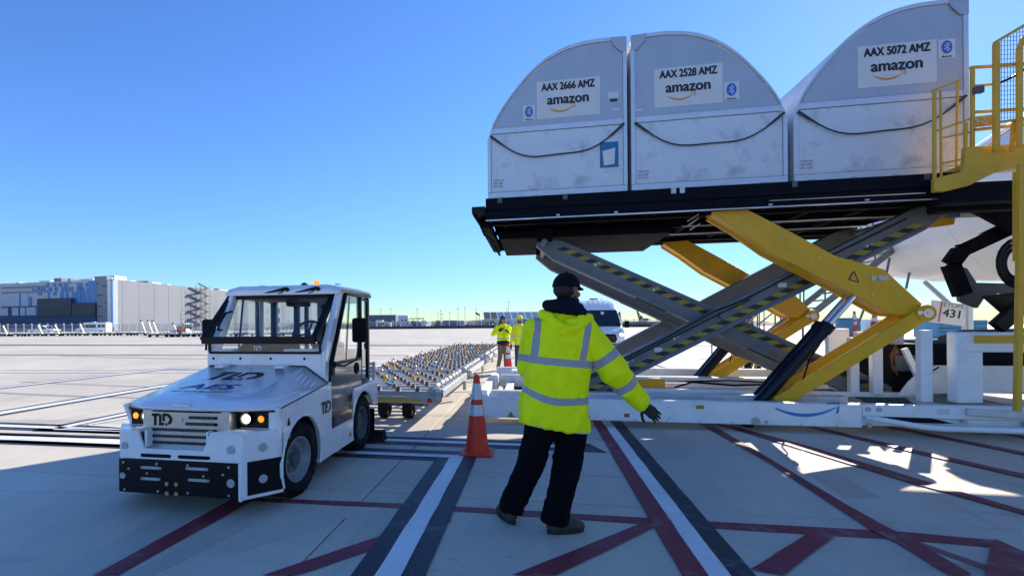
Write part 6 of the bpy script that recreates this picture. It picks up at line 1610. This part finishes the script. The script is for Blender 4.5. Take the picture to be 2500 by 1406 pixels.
# ================================================================== FAR SIDE OF THE AIRFIELD
def far_pt(px, d): v = at(px, 792, d); return (v.x, v.y)
# ---- warehouse
wA = Vector(far_pt(-60, 219)); wC = Vector(far_pt(278, 200)); wR = Vector(far_pt(790, 394))
WH = thing('warehouse', 'huge grey warehouse with blue and white panelled front, far left', 'warehouse', (wC.x, wC.y, 0))
HT = 21.0
PW = mat('warehouse_white_panel', (.50, .52, .56), .6, var=.05, scale=.3, world_co=True)
PB = mat('warehouse_blue_panel', (.10, .26, .52), .6, var=.06, scale=.3, world_co=True)
PN_ = mat('warehouse_navy_panel', (.03, .06, .14), .6, var=.1)
PG = mat('warehouse_grey_wall', (.26, .275, .30), .7, var=.05, scale=.08, world_co=True)
PD = mat('warehouse_dark_block', (.055, .058, .062), .6, var=.12, scale=.2, world_co=True)
PLB = mat('warehouse_light_blue', (.28, .52, .78), .6, var=.04)
PS = mat('warehouse_bright_white', (.80, .81, .80), .6, var=.03)
def wall(nm, A, B, z0, z1, th, m, out=0.0):
    d = (B - A).normalized(); nrm = Vector((d.y, -d.x)); 
    if nrm.dot(-A) < 0: nrm = -nrm
    p = [A + nrm * out, B + nrm * out, B + nrm * (out - th), A + nrm * (out - th)]
    mb = MB(); mb.hexa([(v.x, v.y, z0) for v in p] + [(v.x, v.y, z1) for v in p])
    return mb.obj(nm, m, WH, w=True)
wall('front_wall', wA, wC, 0, HT - .1, 2, PW)
wall('side_wall', wC, wR, 0, HT, 2, PG)
nb = (wA - wC).normalized(); 
rf = MB(); bk = wR + (wA - wC)
rf.add([(wA.x, wA.y, HT - .6), (wC.x, wC.y, HT - .6), (wR.x, wR.y, HT - .6), (bk.x, bk.y, HT - .6)], [(0, 1, 2, 3)]); rf.obj('roof', PG, WH, w=True)
def zp(x, y): return x / 4.032, 640 + y / 4.032
def panel(x0, y0, x1, y1, m, out=.3, nm='wall_panel', A=wA, B=wC):
    a = on_wall(*zp(x0, y0), A, B); b = on_wall(*zp(x1, y1), A, B)
    z0, z1 = sorted((a.z, b.z)); z0 = max(z0, .02); z1 = min(z1, HT - .2) if m is not PD else z1
    return wall(nm, Vector((a.x, a.y)), Vector((b.x, b.y)), z0, z1, out - .02, m, out)
blue = [(460, 207, 485, 240), (525, 205, 553, 240), (580, 205, 610, 240), (633, 205, 668, 240), (668, 200, 700, 212), (745, 205, 765, 215), (765, 205, 812, 262), (845, 205, 862, 237), (872, 190, 958, 240),
        (322, 262, 350, 292), (366, 247, 390, 292), (405, 247, 420, 292), (436, 247, 446, 292), (484, 247, 512, 290), (546, 245, 568, 290), (606, 243, 640, 290), (640, 243, 665, 290), (680, 243, 692, 290), (706, 243, 720, 290), (760, 243, 808, 290), (803, 250, 832, 288), (857, 243, 958, 290),
        (380, 293, 408, 324), (478, 295, 488, 355), (527, 293, 556, 326), (598, 293, 624, 355), (650, 293, 676, 355), (712, 291, 765, 400), (765, 290, 800, 400), (806, 290, 846, 400), (860, 290, 900, 400), (915, 290, 958, 400),
        (195, 297, 207, 437), (285, 342, 312, 437), (250, 442, 262, 531), (354, 438, 384, 531), (740, 360, 765, 402)]
for b in blue: panel(*b, PB)
for b in ((84, 438, 118, 532), (188, 438, 198, 532), (545, 258, 556, 275)): panel(*b, PN_)
for b in ((120, 440, 186, 530), (200, 442, 248, 530), (264, 442, 352, 530), (30, 297, 193, 436), (209, 297, 283, 436), (352, 250, 366, 290)): panel(*b, PW, .2)
for y in (245, 294, 437): panel(20, y, 470, y + 2.5, PN_ if y == 437 else PG, .32, 'panel_joint')
panel(400, 362, 735, 530, PD, 1.5, 'dark_annex'); panel(660, 357, 735, 402, PN_, 1.7, 'dark_annex'); panel(735, 404, 962, 530, PD, 1.3, 'dark_annex')
panel(-200, 533, 400, 600, PN_, 1.0, 'plinth'); panel(-200, 531, 962, 640, PN_, .9, 'plinth')
panel(962, 182, 1066, 640, PG, .5, 'corner_panel'); panel(1066, 180, 1106, 640, PS, .55, 'corner_panel')
panel(1106, 180, 1126, 640, PLB, .6, 'corner_panel')
for (x0, x1, y) in ((962, 985, 214), (1018, 1062, 236), (965, 1015, 324), (1048, 1064, 402), (967, 1015, 435), (1048, 1064, 480), (968, 1016, 534)): panel(x0, y - 3, x1, y + 3, PN_, .7, 'vent_louvre')
for k in range(46):
    f = k / 46; a = wC.lerp(wR, f)
    wall('wall_rib', a, a + (wR - wC).normalized() * .25, 0, HT - .3, .05, PG, .05) if k % 2 else None
d_ = (wR - wC).normalized()
for (x0, x1, h, A, B, m) in ((315, 420, 1.6, wA, wC, PS), (462, 535, 3.2, wA, wC, PG), (600, 626, 2.4, wA, wC, PG), (710, 850, 1.8, wA, wC, PS), (938, 1062, 3.4, wA, wC, PS), (80, 115, 1.2, wA, wC, PS),
                       (1112, 1165, 2.4, wC, wR, PG), (1165, 1282, 2.0, wC, wR, PS), (1340, 1400, 1.2, wC, wR, PS), (1512, 1550, 2.2, wC, wR, PG), (1550, 1640, 1.6, wC, wR, PS), (1700, 1740, 1.2, wC, wR, PS), (2060, 2150, 1.2, wC, wR, PS), (2190, 2215, 2.2, wC, wR, PG), (2215, 2330, 1.4, wC, wR, PS)):
    a = on_wall(*zp(x0, 200), A, B); b = on_wall(*zp(x1, 200), A, B)
    wall('roof_unit', Vector((a.x, a.y)), Vector((b.x, b.y)), HT - .5, HT + h * .55, 6, m, -3)
# ---- scaffold stair tower against the side wall
sA, sB = on_wall(462, 790, wC, wR), on_wall(507, 790, wC, wR)
u = Vector((sB.x - sA.x, sB.y - sA.y, 0)); L_ = u.length; u.normalize(); nn = Vector((u.y, -u.x, 0)); nn = nn if nn.dot(Vector((-sA.x, -sA.y, 0))) > 0 else -nn
SC = thing('scaffold_tower', 'scaffold stair tower climbing the grey warehouse wall', 'scaffold', (sA.x + nn.x * 2, sA.y + nn.y * 2, 0))
o3 = Vector((sA.x, sA.y, 0)) + nn * 1.0
def scw(nm, mb, m=GREY): return mb.obj(nm, m, SC, w=True)
SG = mat('scaffold_dark_steel', (.13, .13, .14), .6)
for i in range(5):
    for j in (0, 3.0):
        b = o3 + u * (L_ * i / 4) + nn * j; m = MB(); m.cyl(b, b + Vector((0, 0, 22.5 if i in (1, 2, 3) else 12)), .07, 5); scw('standard', m, SG)
for k in range(11):
    z = 1 + 2 * k; w0 = 0 if k < 7 else .25
    for j in (0, 3.0):
        a = o3 + u * (L_ * w0) + nn * j + Vector((0, 0, z)); b = o3 + u * (L_ * (1 - w0)) + nn * j + Vector((0, 0, z)); m = MB(); m.cyl(a, b, .05, 5); scw('ledger', m, SG)
    a = o3 + u * (L_ * .3) + nn * .2 + Vector((0, 0, z)); 
    m = MB(); m.bar(o3 + u * (L_ * (.25 if k % 2 else .75)) + nn * 1.6 + Vector((0, 0, z)), o3 + u * (L_ * (.75 if k % 2 else .25)) + nn * 1.6 + Vector((0, 0, z + 2)), 1.0, .25); scw('stair_flight', m, SG if k % 2 else GREY)
    m = MB(); m.bar(o3 + u * (L_ * (.12 if k % 2 else .72)) + nn * 1.6 + Vector((0, 0, z)), o3 + u * (L_ * (.30 if k % 2 else .9)) + nn * 1.6 + Vector((0, 0, z)), 1.8, .2); scw('landing', m, SG)

# ---- perimeter fence
LINK = bpy.data.materials.new('chain_link'); LINK.use_nodes = True
_t = LINK.node_tree; _b = _t.nodes['Principled BSDF']; _b.inputs['Base Color'].default_value = (.30, .30, .30, 1); _b.inputs['Alpha'].default_value = .30; _b.inputs['Roughness'].default_value = .6
FE = thing('perimeter_fence', 'long chain-link fence with outward-angled posts along the airfield edge', 'fence', (*far_pt(900, 172), 0))
FD = 172
pst = None; pc_ = .14
for k in range(96):
    px = -40 + k * 19.6; x, y = far_pt(px, FD)
    if pst is None:
        m = MB(); m.cyl((0, 0, 0), (0, 0, 2.6), pc_, 5); m.bar((-.35, 0, 2.95), (0, 0, 2.55), .12, .12); m.bar((.35, 0, 2.95), (0, 0, 2.55), .12, .12); pst = m.obj('post', GALV, FE); ref = pst
    else: c = pst.copy(); COL.objects.link(c); ref = c
    ref.location = (x - FE.location.x, y - FE.location.y, 0); ref.rotation_euler = (0, 0, YAW)
def fpanel(nm, px0, px1, z0, z1, m, d=FD, par=FE):
    a, b = Vector((*far_pt(px0, d), 0)), Vector((*far_pt(px1, d), 0)); mb = MB()
    mb.add([(a.x, a.y, z0), (b.x, b.y, z0), (b.x, b.y, z1), (a.x, a.y, z1)], [(0, 1, 2, 3)]); return mb.obj(nm, m, par, w=True)
fpanel('mesh', -60, 1840, .02, 2.5, LINK)
m = MB(); a, b = Vector((*far_pt(-60, FD), 2.5)), Vector((*far_pt(1840, FD), 2.5)); m.cyl(a, b, .05, 4); m.obj('top_rail', GALV, FE, w=True)
fpanel('windscreen', 880, 1840, .02, .95, mat('brown_fence_screen', (.085, .065, .055), .9, var=.3, scale=.3, world_co=True), FD - .3)
fpanel('windscreen', 1520, 1840, .95, 1.9, mat('grey_fence_screen', (.20, .19, .19), .9, var=.2, scale=.3, world_co=True), FD - .25)
vb = MB(); q_ = [far_pt(-700, 174), far_pt(2900, 174), far_pt(2900, 1500), far_pt(-700, 1500)]
vb.add([(x, y, .01) for x, y in q_], [(0, 1, 2, 3)]); struct(vb.obj('verge', mat('dry_verge', (.17, .15, .115), .95, var=.3, scale=.15, world_co=True)))
# dry ground and spoil beyond the fence
def mound(nm, px0, px1, d, h, m, dep=20, sd=1):
    mb = MB(); n = 40; vs = []
    for r, (dd, hh) in enumerate(((0, 0), (dep * .4, 1), (dep, .9), (dep * 1.6, 0))):
        for k in range(n + 1):
            x, y = far_pt(px0 + (px1 - px0) * k / n, d + dd); e = min(1, k / 3, (n - k) / 3)
            vs.append((x, y, -.02 + hh * h * e * (.8 + .4 * noise.noise((k * .35, r * .6, sd)))))
    mb.add(vs, [(r * (n + 1) + k, r * (n + 1) + k + 1, (r + 1) * (n + 1) + k + 1, (r + 1) * (n + 1) + k) for r in range(3) for k in range(n)])
    return struct(mb.obj(nm, m, smooth=True))
EARTH = mat('dry_earth', (.20, .17, .14), .95, var=.3, scale=.2, world_co=True)
SCRUB = mat('grey_scrub', (.12, .115, .095), .95, var=.35, scale=.4, world_co=True)
mound('embankment', 1510, 1900, 190, 2.3, mat('grey_earth_bank', (.24, .23, .22), .95, var=.2, scale=.2, world_co=True), 20, 3)
mound('embankment', 880, 1460, 330, 4.6, SCRUB, 40, 5)
mound('embankment', 560, 900, 330, 4.0, SCRUB, 40, 8)
# ---- parked vehicles and site clutter beyond the fence
rs = random.Random(11)
def small_car(name, loc, rz, col, label, cat, h=1.5, L0=4.4, box=False, group=None):
    t = thing(name, label, cat, loc, rz, group)
    m = MB()
    if box:
        m.prism([(-L0 / 2, .5), (L0 / 2, .5), (L0 / 2, h), (-L0 / 2 + .4, h), (-L0 / 2, h * .55)], 'y', -1.05, 1.05)
    else:
        m.prism([(-L0 / 2, .35), (L0 / 2, .35), (L0 / 2, .85), (L0 * .34, .95), (L0 * .2, h), (-L0 * .22, h), (-L0 * .38, .95), (-L0 / 2, .85)], 'y', -.88, .88)
    m.obj('body', col, t, bevel=.06)
    m = MB()
    if box: m.box(-L0 / 2 + .5, -L0 / 2 + 1.5, -1.07, 1.07, h * .6, h * .88)
    else: m.prism([(L0 * .29, .98), (L0 * .18, h - .08), (-L0 * .2, h - .08), (-L0 * .33, .98)], 'y', -.9, .9)
    m.obj('window', DGLASS, t)
    for x in (-L0 * .31, L0 * .31):
        for s in (-.8, .8):
            m = MB(); m.cyl((x, s - .12, .33), (x, s + .12, .33), .33, 12); m.obj('wheel', RUBBER, t)
    return t
cols = [mat('car_white', (.7, .7, .7), .3), mat('car_silver', (.4, .41, .43), .3, metal=.5), mat('car_black', (.02, .02, .025), .2), mat('car_grey', (.12, .125, .13), .3), mat('car_red', (.4, .03, .03), .3), mat('car_blue', (.03, .08, .2), .3)]
px = 975; i = 0
protos = {}
while px < 1430:
    d = 182 + rs.random() * 45; ci = rs.choice([0, 0, 0, 1, 1, 2, 2, 3, 3, 4, 5]); tall = rs.random() < .25
    nm = ('box_truck' if tall else 'parked_car')
    x, y = far_pt(px, d); key = (ci, tall); rz = rs.random() * 6
    colw = ['white', 'silver', 'black', 'dark grey', 'red', 'blue'][ci]
    lab = f"{colw} {'box truck' if tall else 'car'} parked in the yard beyond the fence"
    grp = f"{colw} {'box trucks' if tall else 'cars'} parked in the yard beyond the fence"
    if key in protos: dup(protos[key], (x, y, 0), rz)
    else: protos[key] = small_car(nm, (x, y, 0), rz, cols[ci], lab, 'truck' if tall else 'car', 3.0 if tall else 1.5, 6.5 if tall else 4.4, tall, grp)
    px += 7 + rs.random() * 9; i += 1
for key, o in protos.items():
    sib = sorted([q for q in COL.objects if q.get('group') == o['group'] and q.parent is None], key=lambda q: q.location.x / max(1, q.location.y))
    nm_ = o['label'].split(' parked')[0]
    if len(sib) > 1:
        for k, q in enumerate(sib):
            q['label'] = f"{['first','second','third','fourth','fifth','sixth','seventh','eighth','ninth','tenth','eleventh','twelfth','thirteenth','fourteenth'][k]} {nm_} from the left in the yard beyond the fence"
# loaders and site machines
def machine(px, d, s, col, label, cat='construction machine'):
    x, y = far_pt(px, d); t = thing('construction_machine', label, cat, (x, y, 0), YAW + rs.random())
    m = MB(); m.box(-1.6 * s, 1.4 * s, -1.2 * s, 1.2 * s, .6 * s, 1.7 * s); m.obj('body', col, t, bevel=.1)
    m = MB(); m.box(-.5 * s, .8 * s, -.8 * s, .8 * s, 1.7 * s, 3.0 * s); m.obj('cab', DGLASS, t, bevel=.1)
    m = MB(); m.bar((1.2 * s, 0, 1.2 * s), (3.2 * s, 0, 2.8 * s), .4 * s, .4 * s); m.bar((3.2 * s, 0, 2.8 * s), (4.2 * s, 0, 1.0 * s), .3 * s, .3 * s); m.obj('boom', col, t)
    for xx in (-1.1 * s, 1.0 * s):
        for q in (-1.1 * s, 1.1 * s):
            m = MB(); m.cyl((xx, q - .2, .6 * s), (xx, q + .2, .6 * s), .6 * s, 12); m.obj('wheel', RUBBER, t)
    return t
machine(1068, 190, 1.0, cols[3], 'grey wheeled site machine with lifted boom beyond the fence')
machine(1195, 186, .9, cols[2], 'dark site machine parked in front of the slanted-roof building')
machine(1218, 190, .8, cols[4], 'red site machine parked in front of the slanted-roof building')
for px, d, w_, h_, lab in ((926, 184, 2.6, 3.3, 'white site cabin left of the other site cabins'), (948, 186, 2.0, 2.6, 'smaller white site cabin beside a wire coil')):
    x, y = far_pt(px, d); t = thing('site_cabin', lab, 'site cabin', (x, y, 0), YAW)
    m = MB(); m.box(-w_ / 2, w_ / 2, 0, 2.4, .2, h_); m.obj('cabin', PS, t, bevel=.03); m = MB(); m.box(-w_ * .2, w_ * .1, -.03, 0, .9, h_ * .7); m.obj('window', DGLASS, t); m = MB(); m.box(-w_ / 2, w_ / 2, .2, 2.2, 0, .19); m.obj('skid', DGREY, t)
x, y = far_pt(938, 180); m = MB(); m.lathe([(1.3, -.4), (1.3, -.35), (.7, -.3), (.7, .3), (1.3, .35), (1.3, .4)], (0, 0, 1.35), (.3, 1, 0), 20); o = m.obj('cable_reel', mat('reel_wood', (.25, .2, .14), .8), None, smooth=True); o.location = (x, y, 0); tag(o, 'large cable reel standing between the two site cabins', 'cable reel')
# ---- low buildings on the horizon
def bldg(px0, px1, d, h, m, label, dep=20, roof=None, name='airport_building', bays=0):
    a, b = Vector(far_pt(px0, d)), Vector(far_pt(px1, d)); n_ = Vector((-(b - a).y, (b - a).x)).normalized(); t = thing(name, label, 'building', (a.x, a.y, 0))
    if n_.dot(a) < 0: n_ = -n_
    mb = MB(); q = [a, b, b + n_ * dep, a + n_ * dep]; mb.hexa([(v.x, v.y, 0) for v in q] + [(v.x, v.y, h) for v in q]); mb.obj('walls', m, t, w=True)
    for k in range(bays):
        p0 = a.lerp(b, (k + .25) / bays); p1 = a.lerp(b, (k + .75) / bays); mb = MB(); c0, c1 = p0 - n_ * .1, p1 - n_ * .1
        mb.hexa([(c0.x, c0.y, h * .35), (c1.x, c1.y, h * .35), (p1.x, p1.y, h * .35), (p0.x, p0.y, h * .35), (c0.x, c0.y, h * .6), (c1.x, c1.y, h * .6), (p1.x, p1.y, h * .6), (p0.x, p0.y, h * .6)]); mb.obj('window', DGLASS, t, w=True)
    return t, a, b, n_
bldg(900, 966, 300, 7.6, mat('grey_blue_cladding', (.16, .18, .22), .7, var=.1), 'low dark grey building left of the pale hangar on the horizon', bays=5)
bldg(966, 996, 420, 9.5, PS, 'pale hangar beside the dark grey building on the horizon', bays=3)
t, a, b, n_ = bldg(1182, 1420, 228, 3.6, mat('shed_wall', (.12, .12, .13), .8), 'long building with a slanted roof of pale blue panels behind the two workers', 14, bays=10)
RP = mat('pale_blue_roof_panel', (.32, .40, .50), .35, var=.05)
for k in range(14):
    p0, p1 = a.lerp(b, k / 14 + .002), a.lerp(b, (k + 1) / 14 - .002); q0, q1 = p0 + n_ * 5, p1 + n_ * 5; s0, s1 = p0 - n_ * .3, p1 - n_ * .3
    mb = MB(); mb.hexa([(s0.x, s0.y, 3.7), (s1.x, s1.y, 3.7), (q1.x, q1.y, 7.0), (q0.x, q0.y, 7.0), (s0.x, s0.y, 3.85), (s1.x, s1.y, 3.85), (q1.x, q1.y, 7.15), (q0.x, q0.y, 7.15)]); mb.obj('roof_panel', RP if k > 1 else mat('grey_roof_panel', (.16, .17, .19), .5), t, w=True)
a_, b_ = Vector((*far_pt(995, 250), 0)), Vector((*far_pt(1036, 250), 0))
cn = thing('canopy', 'thin flat canopy on posts between the horizon buildings', 'canopy', tuple(a_))
m = MB(); m.bar(a_ + Vector((0, 0, 4.6)), b_ + Vector((0, 0, 4.6)), 5, .35); m.obj('roof', mat('rust_roof', (.16, .08, .06), .8), cn, w=True)
for k in range(4): m = MB(); p_ = a_.lerp(b_, .05 + .3 * k); m.cyl(p_, p_ + Vector((0, 0, 4.5)), .12, 6); m.obj('post', DGREY, cn, w=True)
x, y = far_pt(1167, 260); rt = thing('radar_mast', 'small lattice radar mast left of the slanted-roof building', 'radar mast', (x, y, 0))
m = MB(); m.box(-.9, -.7, -.1, .1, 0, 6); m.box(.7, .9, -.1, .1, 0, 6); m.obj('leg', GREY, rt); m = MB(); m.bar((-.8, 0, 1), (.8, 0, 3), .1, .1); m.bar((.8, 0, 3), (-.8, 0, 5), .1, .1); m.obj('brace', GREY, rt); m = MB(); m.bar((-1.4, 0, 7.5), (1.0, 0, 6.2), .2, 1.0); m.obj('antenna', GREY, rt)
# ---- tall lamp masts
MASTC = mat('mast_grey', (.30, .31, .33), .6)
pole = None
def mast(px, py, d, label, twin=True, grp='lamp masts on the horizon'):
    v = at(px, py, d); x, y = far_pt(px, d); t = thing('lamp_mast', label, 'lamp mast', (x, y, 0), YAW, grp)
    r = d / 2600
    m = MB(); m.cyl((0, 0, 0), (0, 0, v.z), r * 1.0, 6, r * .7); m.obj('pole', MASTC, t)
    m = MB(); m.box(-d * .0018, d * .0018, -.4, .4, v.z - d * .0003, v.z + d * .0006); m.obj('lamp_head', MASTC, t)
zz = lambda x, y: (900 + x / 6.25, 720 + y / 6.25)
desc = ['far left', 'above the dark grey building', 'above the canopy', 'thin, right of the canopy', 'taller of a thin pair', 'shorter of a thin pair', 'alone left of the middle', 'beside a slightly taller one', 'slightly taller than its neighbour', 'just left of the radar mast', 'short one above the slanted roof', 'tallest, above the slanted roof']
for k, ((x, y), d) in enumerate(zip(((183, 225), (340, 215), (740, 215), (1060, 285), (1100, 240), (1120, 290), (1240, 268), (1363, 210), (1470, 190), (1645, 210), (2110, 205), (2138, 110)), (800, 560, 560, 700, 600, 750, 650, 520, 560, 520, 520, 340))):
    mast(*zz(x, y), d, f'lamp mast on the horizon, {desc[k]}')
mast(1602, 760, 600, 'left of two lamp masts behind the excavator'); mast(1623, 760, 620, 'right of two lamp masts behind the excavator')
# ---- excavator on the bank
x, y = far_pt(1566, 196); ex_ = thing('excavator', 'small excavator with raised arm working on the earth bank', 'excavator', (x, y, 1.2), YAW)
m = MB(); m.box(-2, 2, -1.3, 1.3, 0, .9); m.obj('tracks', RUBBER, ex_, bevel=.2)
m = MB(); m.box(-.6, 2.4, -1.2, 1.2, 1.0, 2.1); m.obj('body', mat('dusty_tan', (.25, .2, .13), .7), ex_, bevel=.1)
m = MB(); m.box(-1.0, .2, -1.0, .2, 1.2, 2.9); m.obj('cab', DGLASS, ex_, bevel=.1)
m = MB(); m.bar((-.6, .4, 1.5), (-1.6, .4, 5.2), .35, .45); m.bar((-1.6, .4, 5.2), (-.2, .4, 3.0), .3, .35); m.obj('boom', MATS['dusty_tan'], ex_)
m = MB(); m.box(-.6, .3, -.1, .9, 2.2, 3.0); m.obj('bucket', DGREY, ex_)
# ================================================================== FAR LEFT: vehicles and a long row of dollies
x, y = far_pt(108, 104)
pk = thing('pickup_truck', 'white pickup truck parked behind the far row of dollies', 'pickup truck', (x, y, 0), YAW + rad(-2))
s1 = lambda nm, mb, mt, **k: mb.obj(nm, mt, pk, **k)
m = MB(); m.prism([(-2.9, .45), (2.9, .45), (2.95, .95), (2.7, 1.15), (1.55, 1.22), (.75, 1.80), (-.75, 1.82), (-1.05, 1.2), (-2.9, 1.18)], 'y', -.95, .95); s1('body', m, WHITE, bevel=.08)
m = MB(); m.prism([(1.45, 1.22), (.78, 1.72), (.1, 1.74), (.1, 1.2)], 'y', -.965, .965); m.prism([(.02, 1.2), (.02, 1.74), (-.68, 1.74), (-.85, 1.2)], 'y', -.965, .965); s1('window', m, DGLASS)
m = MB(); m.hexa([(1.5, -.8, 1.23), (1.52, -.8, 1.25), (1.52, .8, 1.25), (1.5, .8, 1.23), (.80, -.72, 1.76), (.84, -.72, 1.78), (.84, .72, 1.78), (.8, .72, 1.76)]); s1('windscreen', m, DGLASS)
for xx in (-1.8, 1.85):
    for q in (-.88, .88):
        m = MB(); m.cyl((xx, q - .13, .40), (xx, q + .13, .40), .40, 20); w_ = s1('wheel', m, RUBBER, smooth=True); m = MB(); m.cyl((xx, q - .14, .40), (xx, q + .14, .40), .22, 14); m.obj('rim', STEEL, w_)
m = MB(); m.box(-.3, .2, -.5, .5, 1.82, 1.95); s1('light_bar', m, PS)
m = MB(); m.box(2.93, 2.99, -.8, .8, .55, .9); s1('grille', m, BLACKM)
x, y = far_pt(230, 112)
mv = thing('white_minibus', 'white minibus parked near the warehouse corner, behind the far dollies', 'minibus', (x, y, 0), YAW)
s2 = lambda nm, mb, mt, **k: mb.obj(nm, mt, mv, **k)
m = MB(); m.prism([(-3.7, .45), (3.4, .45), (3.45, 2.3), (3.2, 2.62), (-1.5, 2.62), (-1.9, 2.4), (-2.6, 1.45), (-3.6, 1.15)], 'y', -1.0, 1.0); s2('body', m, WHITE, bevel=.12)
for a, b in ((-1.35, 1.05), (1.45, 2.2), (2.3, 3.1)):
    m = MB(); m.prism([(a, 1.45), (b, 1.45), (b, 2.15), (a + .1, 2.15)], 'y', -1.015, 1.015); s2('window', m, DGLASS)
m = MB(); m.prism([(-2.45, 1.5), (-1.5, 1.5), (-1.5, 2.15), (-1.85, 2.15)], 'y', -1.015, 1.015); s2('window', m, DGLASS)
for xx in (-2.3, 2.2):
    for q in (-.92, .92):
        m = MB(); m.cyl((xx, q - .12, .38), (xx, q + .12, .38), .38, 20); s2('wheel', m, RUBBER, smooth=True)
m = MB(); m.box(-.4, .3, -.3, .3, 2.62, 2.74); s2('roof_vent', m, PS)
# far dollies: one simple dolly with its parts, copied along two rows
def far_dolly(loc, rz):
    t = thing('far_dolly', 'empty dolly in the far row on the left', 'container dolly', loc, rz, 'empty dollies of the far rows on the left')
    m = MB(); m.box(-1.7, 1.7, -1.2, 1.2, .40, .52); m.obj('frame', mat('dolly_pale', (.48, .46, .40), .6, var=.2), t, bevel=.02)
    m = MB(); rr = random.Random(3)
    for i in range(7):
        for j in range(5): xx, yy = -1.5 + i * .5, -1.0 + j * .5; m.box(xx - .04, xx + .04, yy - .06, yy + .06, .52, .60 + .12 * rr.random())
    m.obj('deck_rollers', GALV, t)
    for xx in (-1.2, 1.2):
        for q in (-1.0, 1.0): m = MB(); m.cyl((xx, q - .12, .2), (xx, q + .12, .2), .20, 12); m.obj('wheel', RUBBER, t)
    m = MB(); m.box(-1.3, 1.3, -1.0, 1.0, .25, .39); m.obj('axle_frame', DGREY, t)
    for xx in (-1.4, .3): m = MB(); m.bar((xx, -1.1, .5), (xx + .1, -1.1, .78), .07, .1); m.obj('pallet_stop', YELLOW2, t)
    return t
fd = None; ORD = ['first', 'second', 'third', 'fourth', 'fifth', 'sixth', 'seventh', 'eighth', 'ninth', 'tenth']
rowA = [(-25 + 41 * k, 88) for k in range(10)]; rowB = [(395 + 52 * k, 72) for k in range(7)]
rowC = [(380 + 46 * k, 86) for k in range(8)]
for px, d in rowA + rowB + rowC:
    if px in (395,): pass
    x, y = far_pt(px, d + rs.random() * 1.2)
    row, nth = ('long row before the warehouse', rowA.index((px, d))) if (px, d) in rowA else ('nearer row beside the far tractor', rowB.index((px, d))) if (px, d) in rowB else ('farther row behind the far tractor', rowC.index((px, d)))
    lab = f'{ORD[nth]} empty dolly from the left in the {row}'
    if fd is None: fd = far_dolly((x, y, 0), YAW); fd['label'] = lab
    else: dup(fd, (x, y, 0), YAW + rad(rs.uniform(-4, 4)), lab)
for k, (px, d, h) in enumerate(((12, 86, 1.9), (98, 86, 2.0), (139, 86, 2.0), (200, 86, 2.1), (350, 84, 2.4), (367, 84, 2.4), (379, 78, 2.3), (428, 84, 1.9), (448, 84, 1.8))):
    x, y = far_pt(px, d); t = thing('raised_drawbar', ['cream drawbar raised at the far left edge', 'cream drawbar raised in front of the pickup cab', 'cream drawbar raised in front of the pickup bonnet', 'cream drawbar raised at the front of the minibus', 'left of the two raised drawbars standing close together', 'right of the two raised drawbars standing close together', 'raised drawbar directly left of the far tractor', 'raised drawbar between the far tractor and the orange worker', 'raised drawbar right of the orange worker'][k], 'drawbar', (x, y, 0), YAW, 'cream drawbars raised upright among the far dollies')
    m = MB(); m.bar((.35, 0, .4), (-.35, 0, h), .18, .30, up=(0, 1, 0)); m.obj('bar', CREAM, t, bevel=.03); m = MB(); m.lathe([(.1, -.05), (.2, -.05), (.2, .05), (.1, .05)], (-.4, 0, h + .1), (0, 1, 0), 12); m.obj('eye', DGREY, t)
# far tractor copied from the near one
x, y = far_pt(418, 74)
dup(TUG, (x, y, 0), YAW - PI / 2, 'small white tow tractor far off among the dollies, side on', only=None)
# bending worker in orange
x, y = far_pt(438, 71)
ow = thing('person', 'distant worker in orange jacket bending over the far dollies', 'person', (x, y, 0), YAW)
b = MB(); cap(b, (-.05, 0, .9), .14, (.30, 0, 1.25), .17, 12); cap(b, (.32, 0, 1.2), .07, (.45, 0, .75), .05, 10); b.ball((.45, 0, 1.32), .11, 12, 8)
for s in (-.1, .1): cap(b, (-.05, s, .9), .1, (.05, s * 1.6, .45), .075, 10); cap(b, (.05, s * 1.6, .45), .075, (-.05, s * 1.8, .06), .06, 10); cap(b, (-.05, s * 1.8, .04), .05, (.12, s * 1.8, .04), .04, 8)
OJ = mat('orange_jacket', (.75, .16, .05), .7); me = remesh(b, 'body', .03, 2); me.materials.clear(); me.materials.append(OJ); me.materials.append(BLKCLOTH); me.materials.append(SKIN)
for p_ in me.polygons: p_.use_smooth = True; p_.material_index = 1 if p_.center.z < .85 else (2 if p_.center.x > .36 and p_.center.z > 1.2 else 0)
o = bpy.data.objects.new('body', me); COL.objects.link(o); o.parent = ow
m = MB(); m.ball((.46, 0, 1.40), (.12, .11, .06), 12, 6); m.obj('cap', BLKCLOTH, ow, smooth=True)
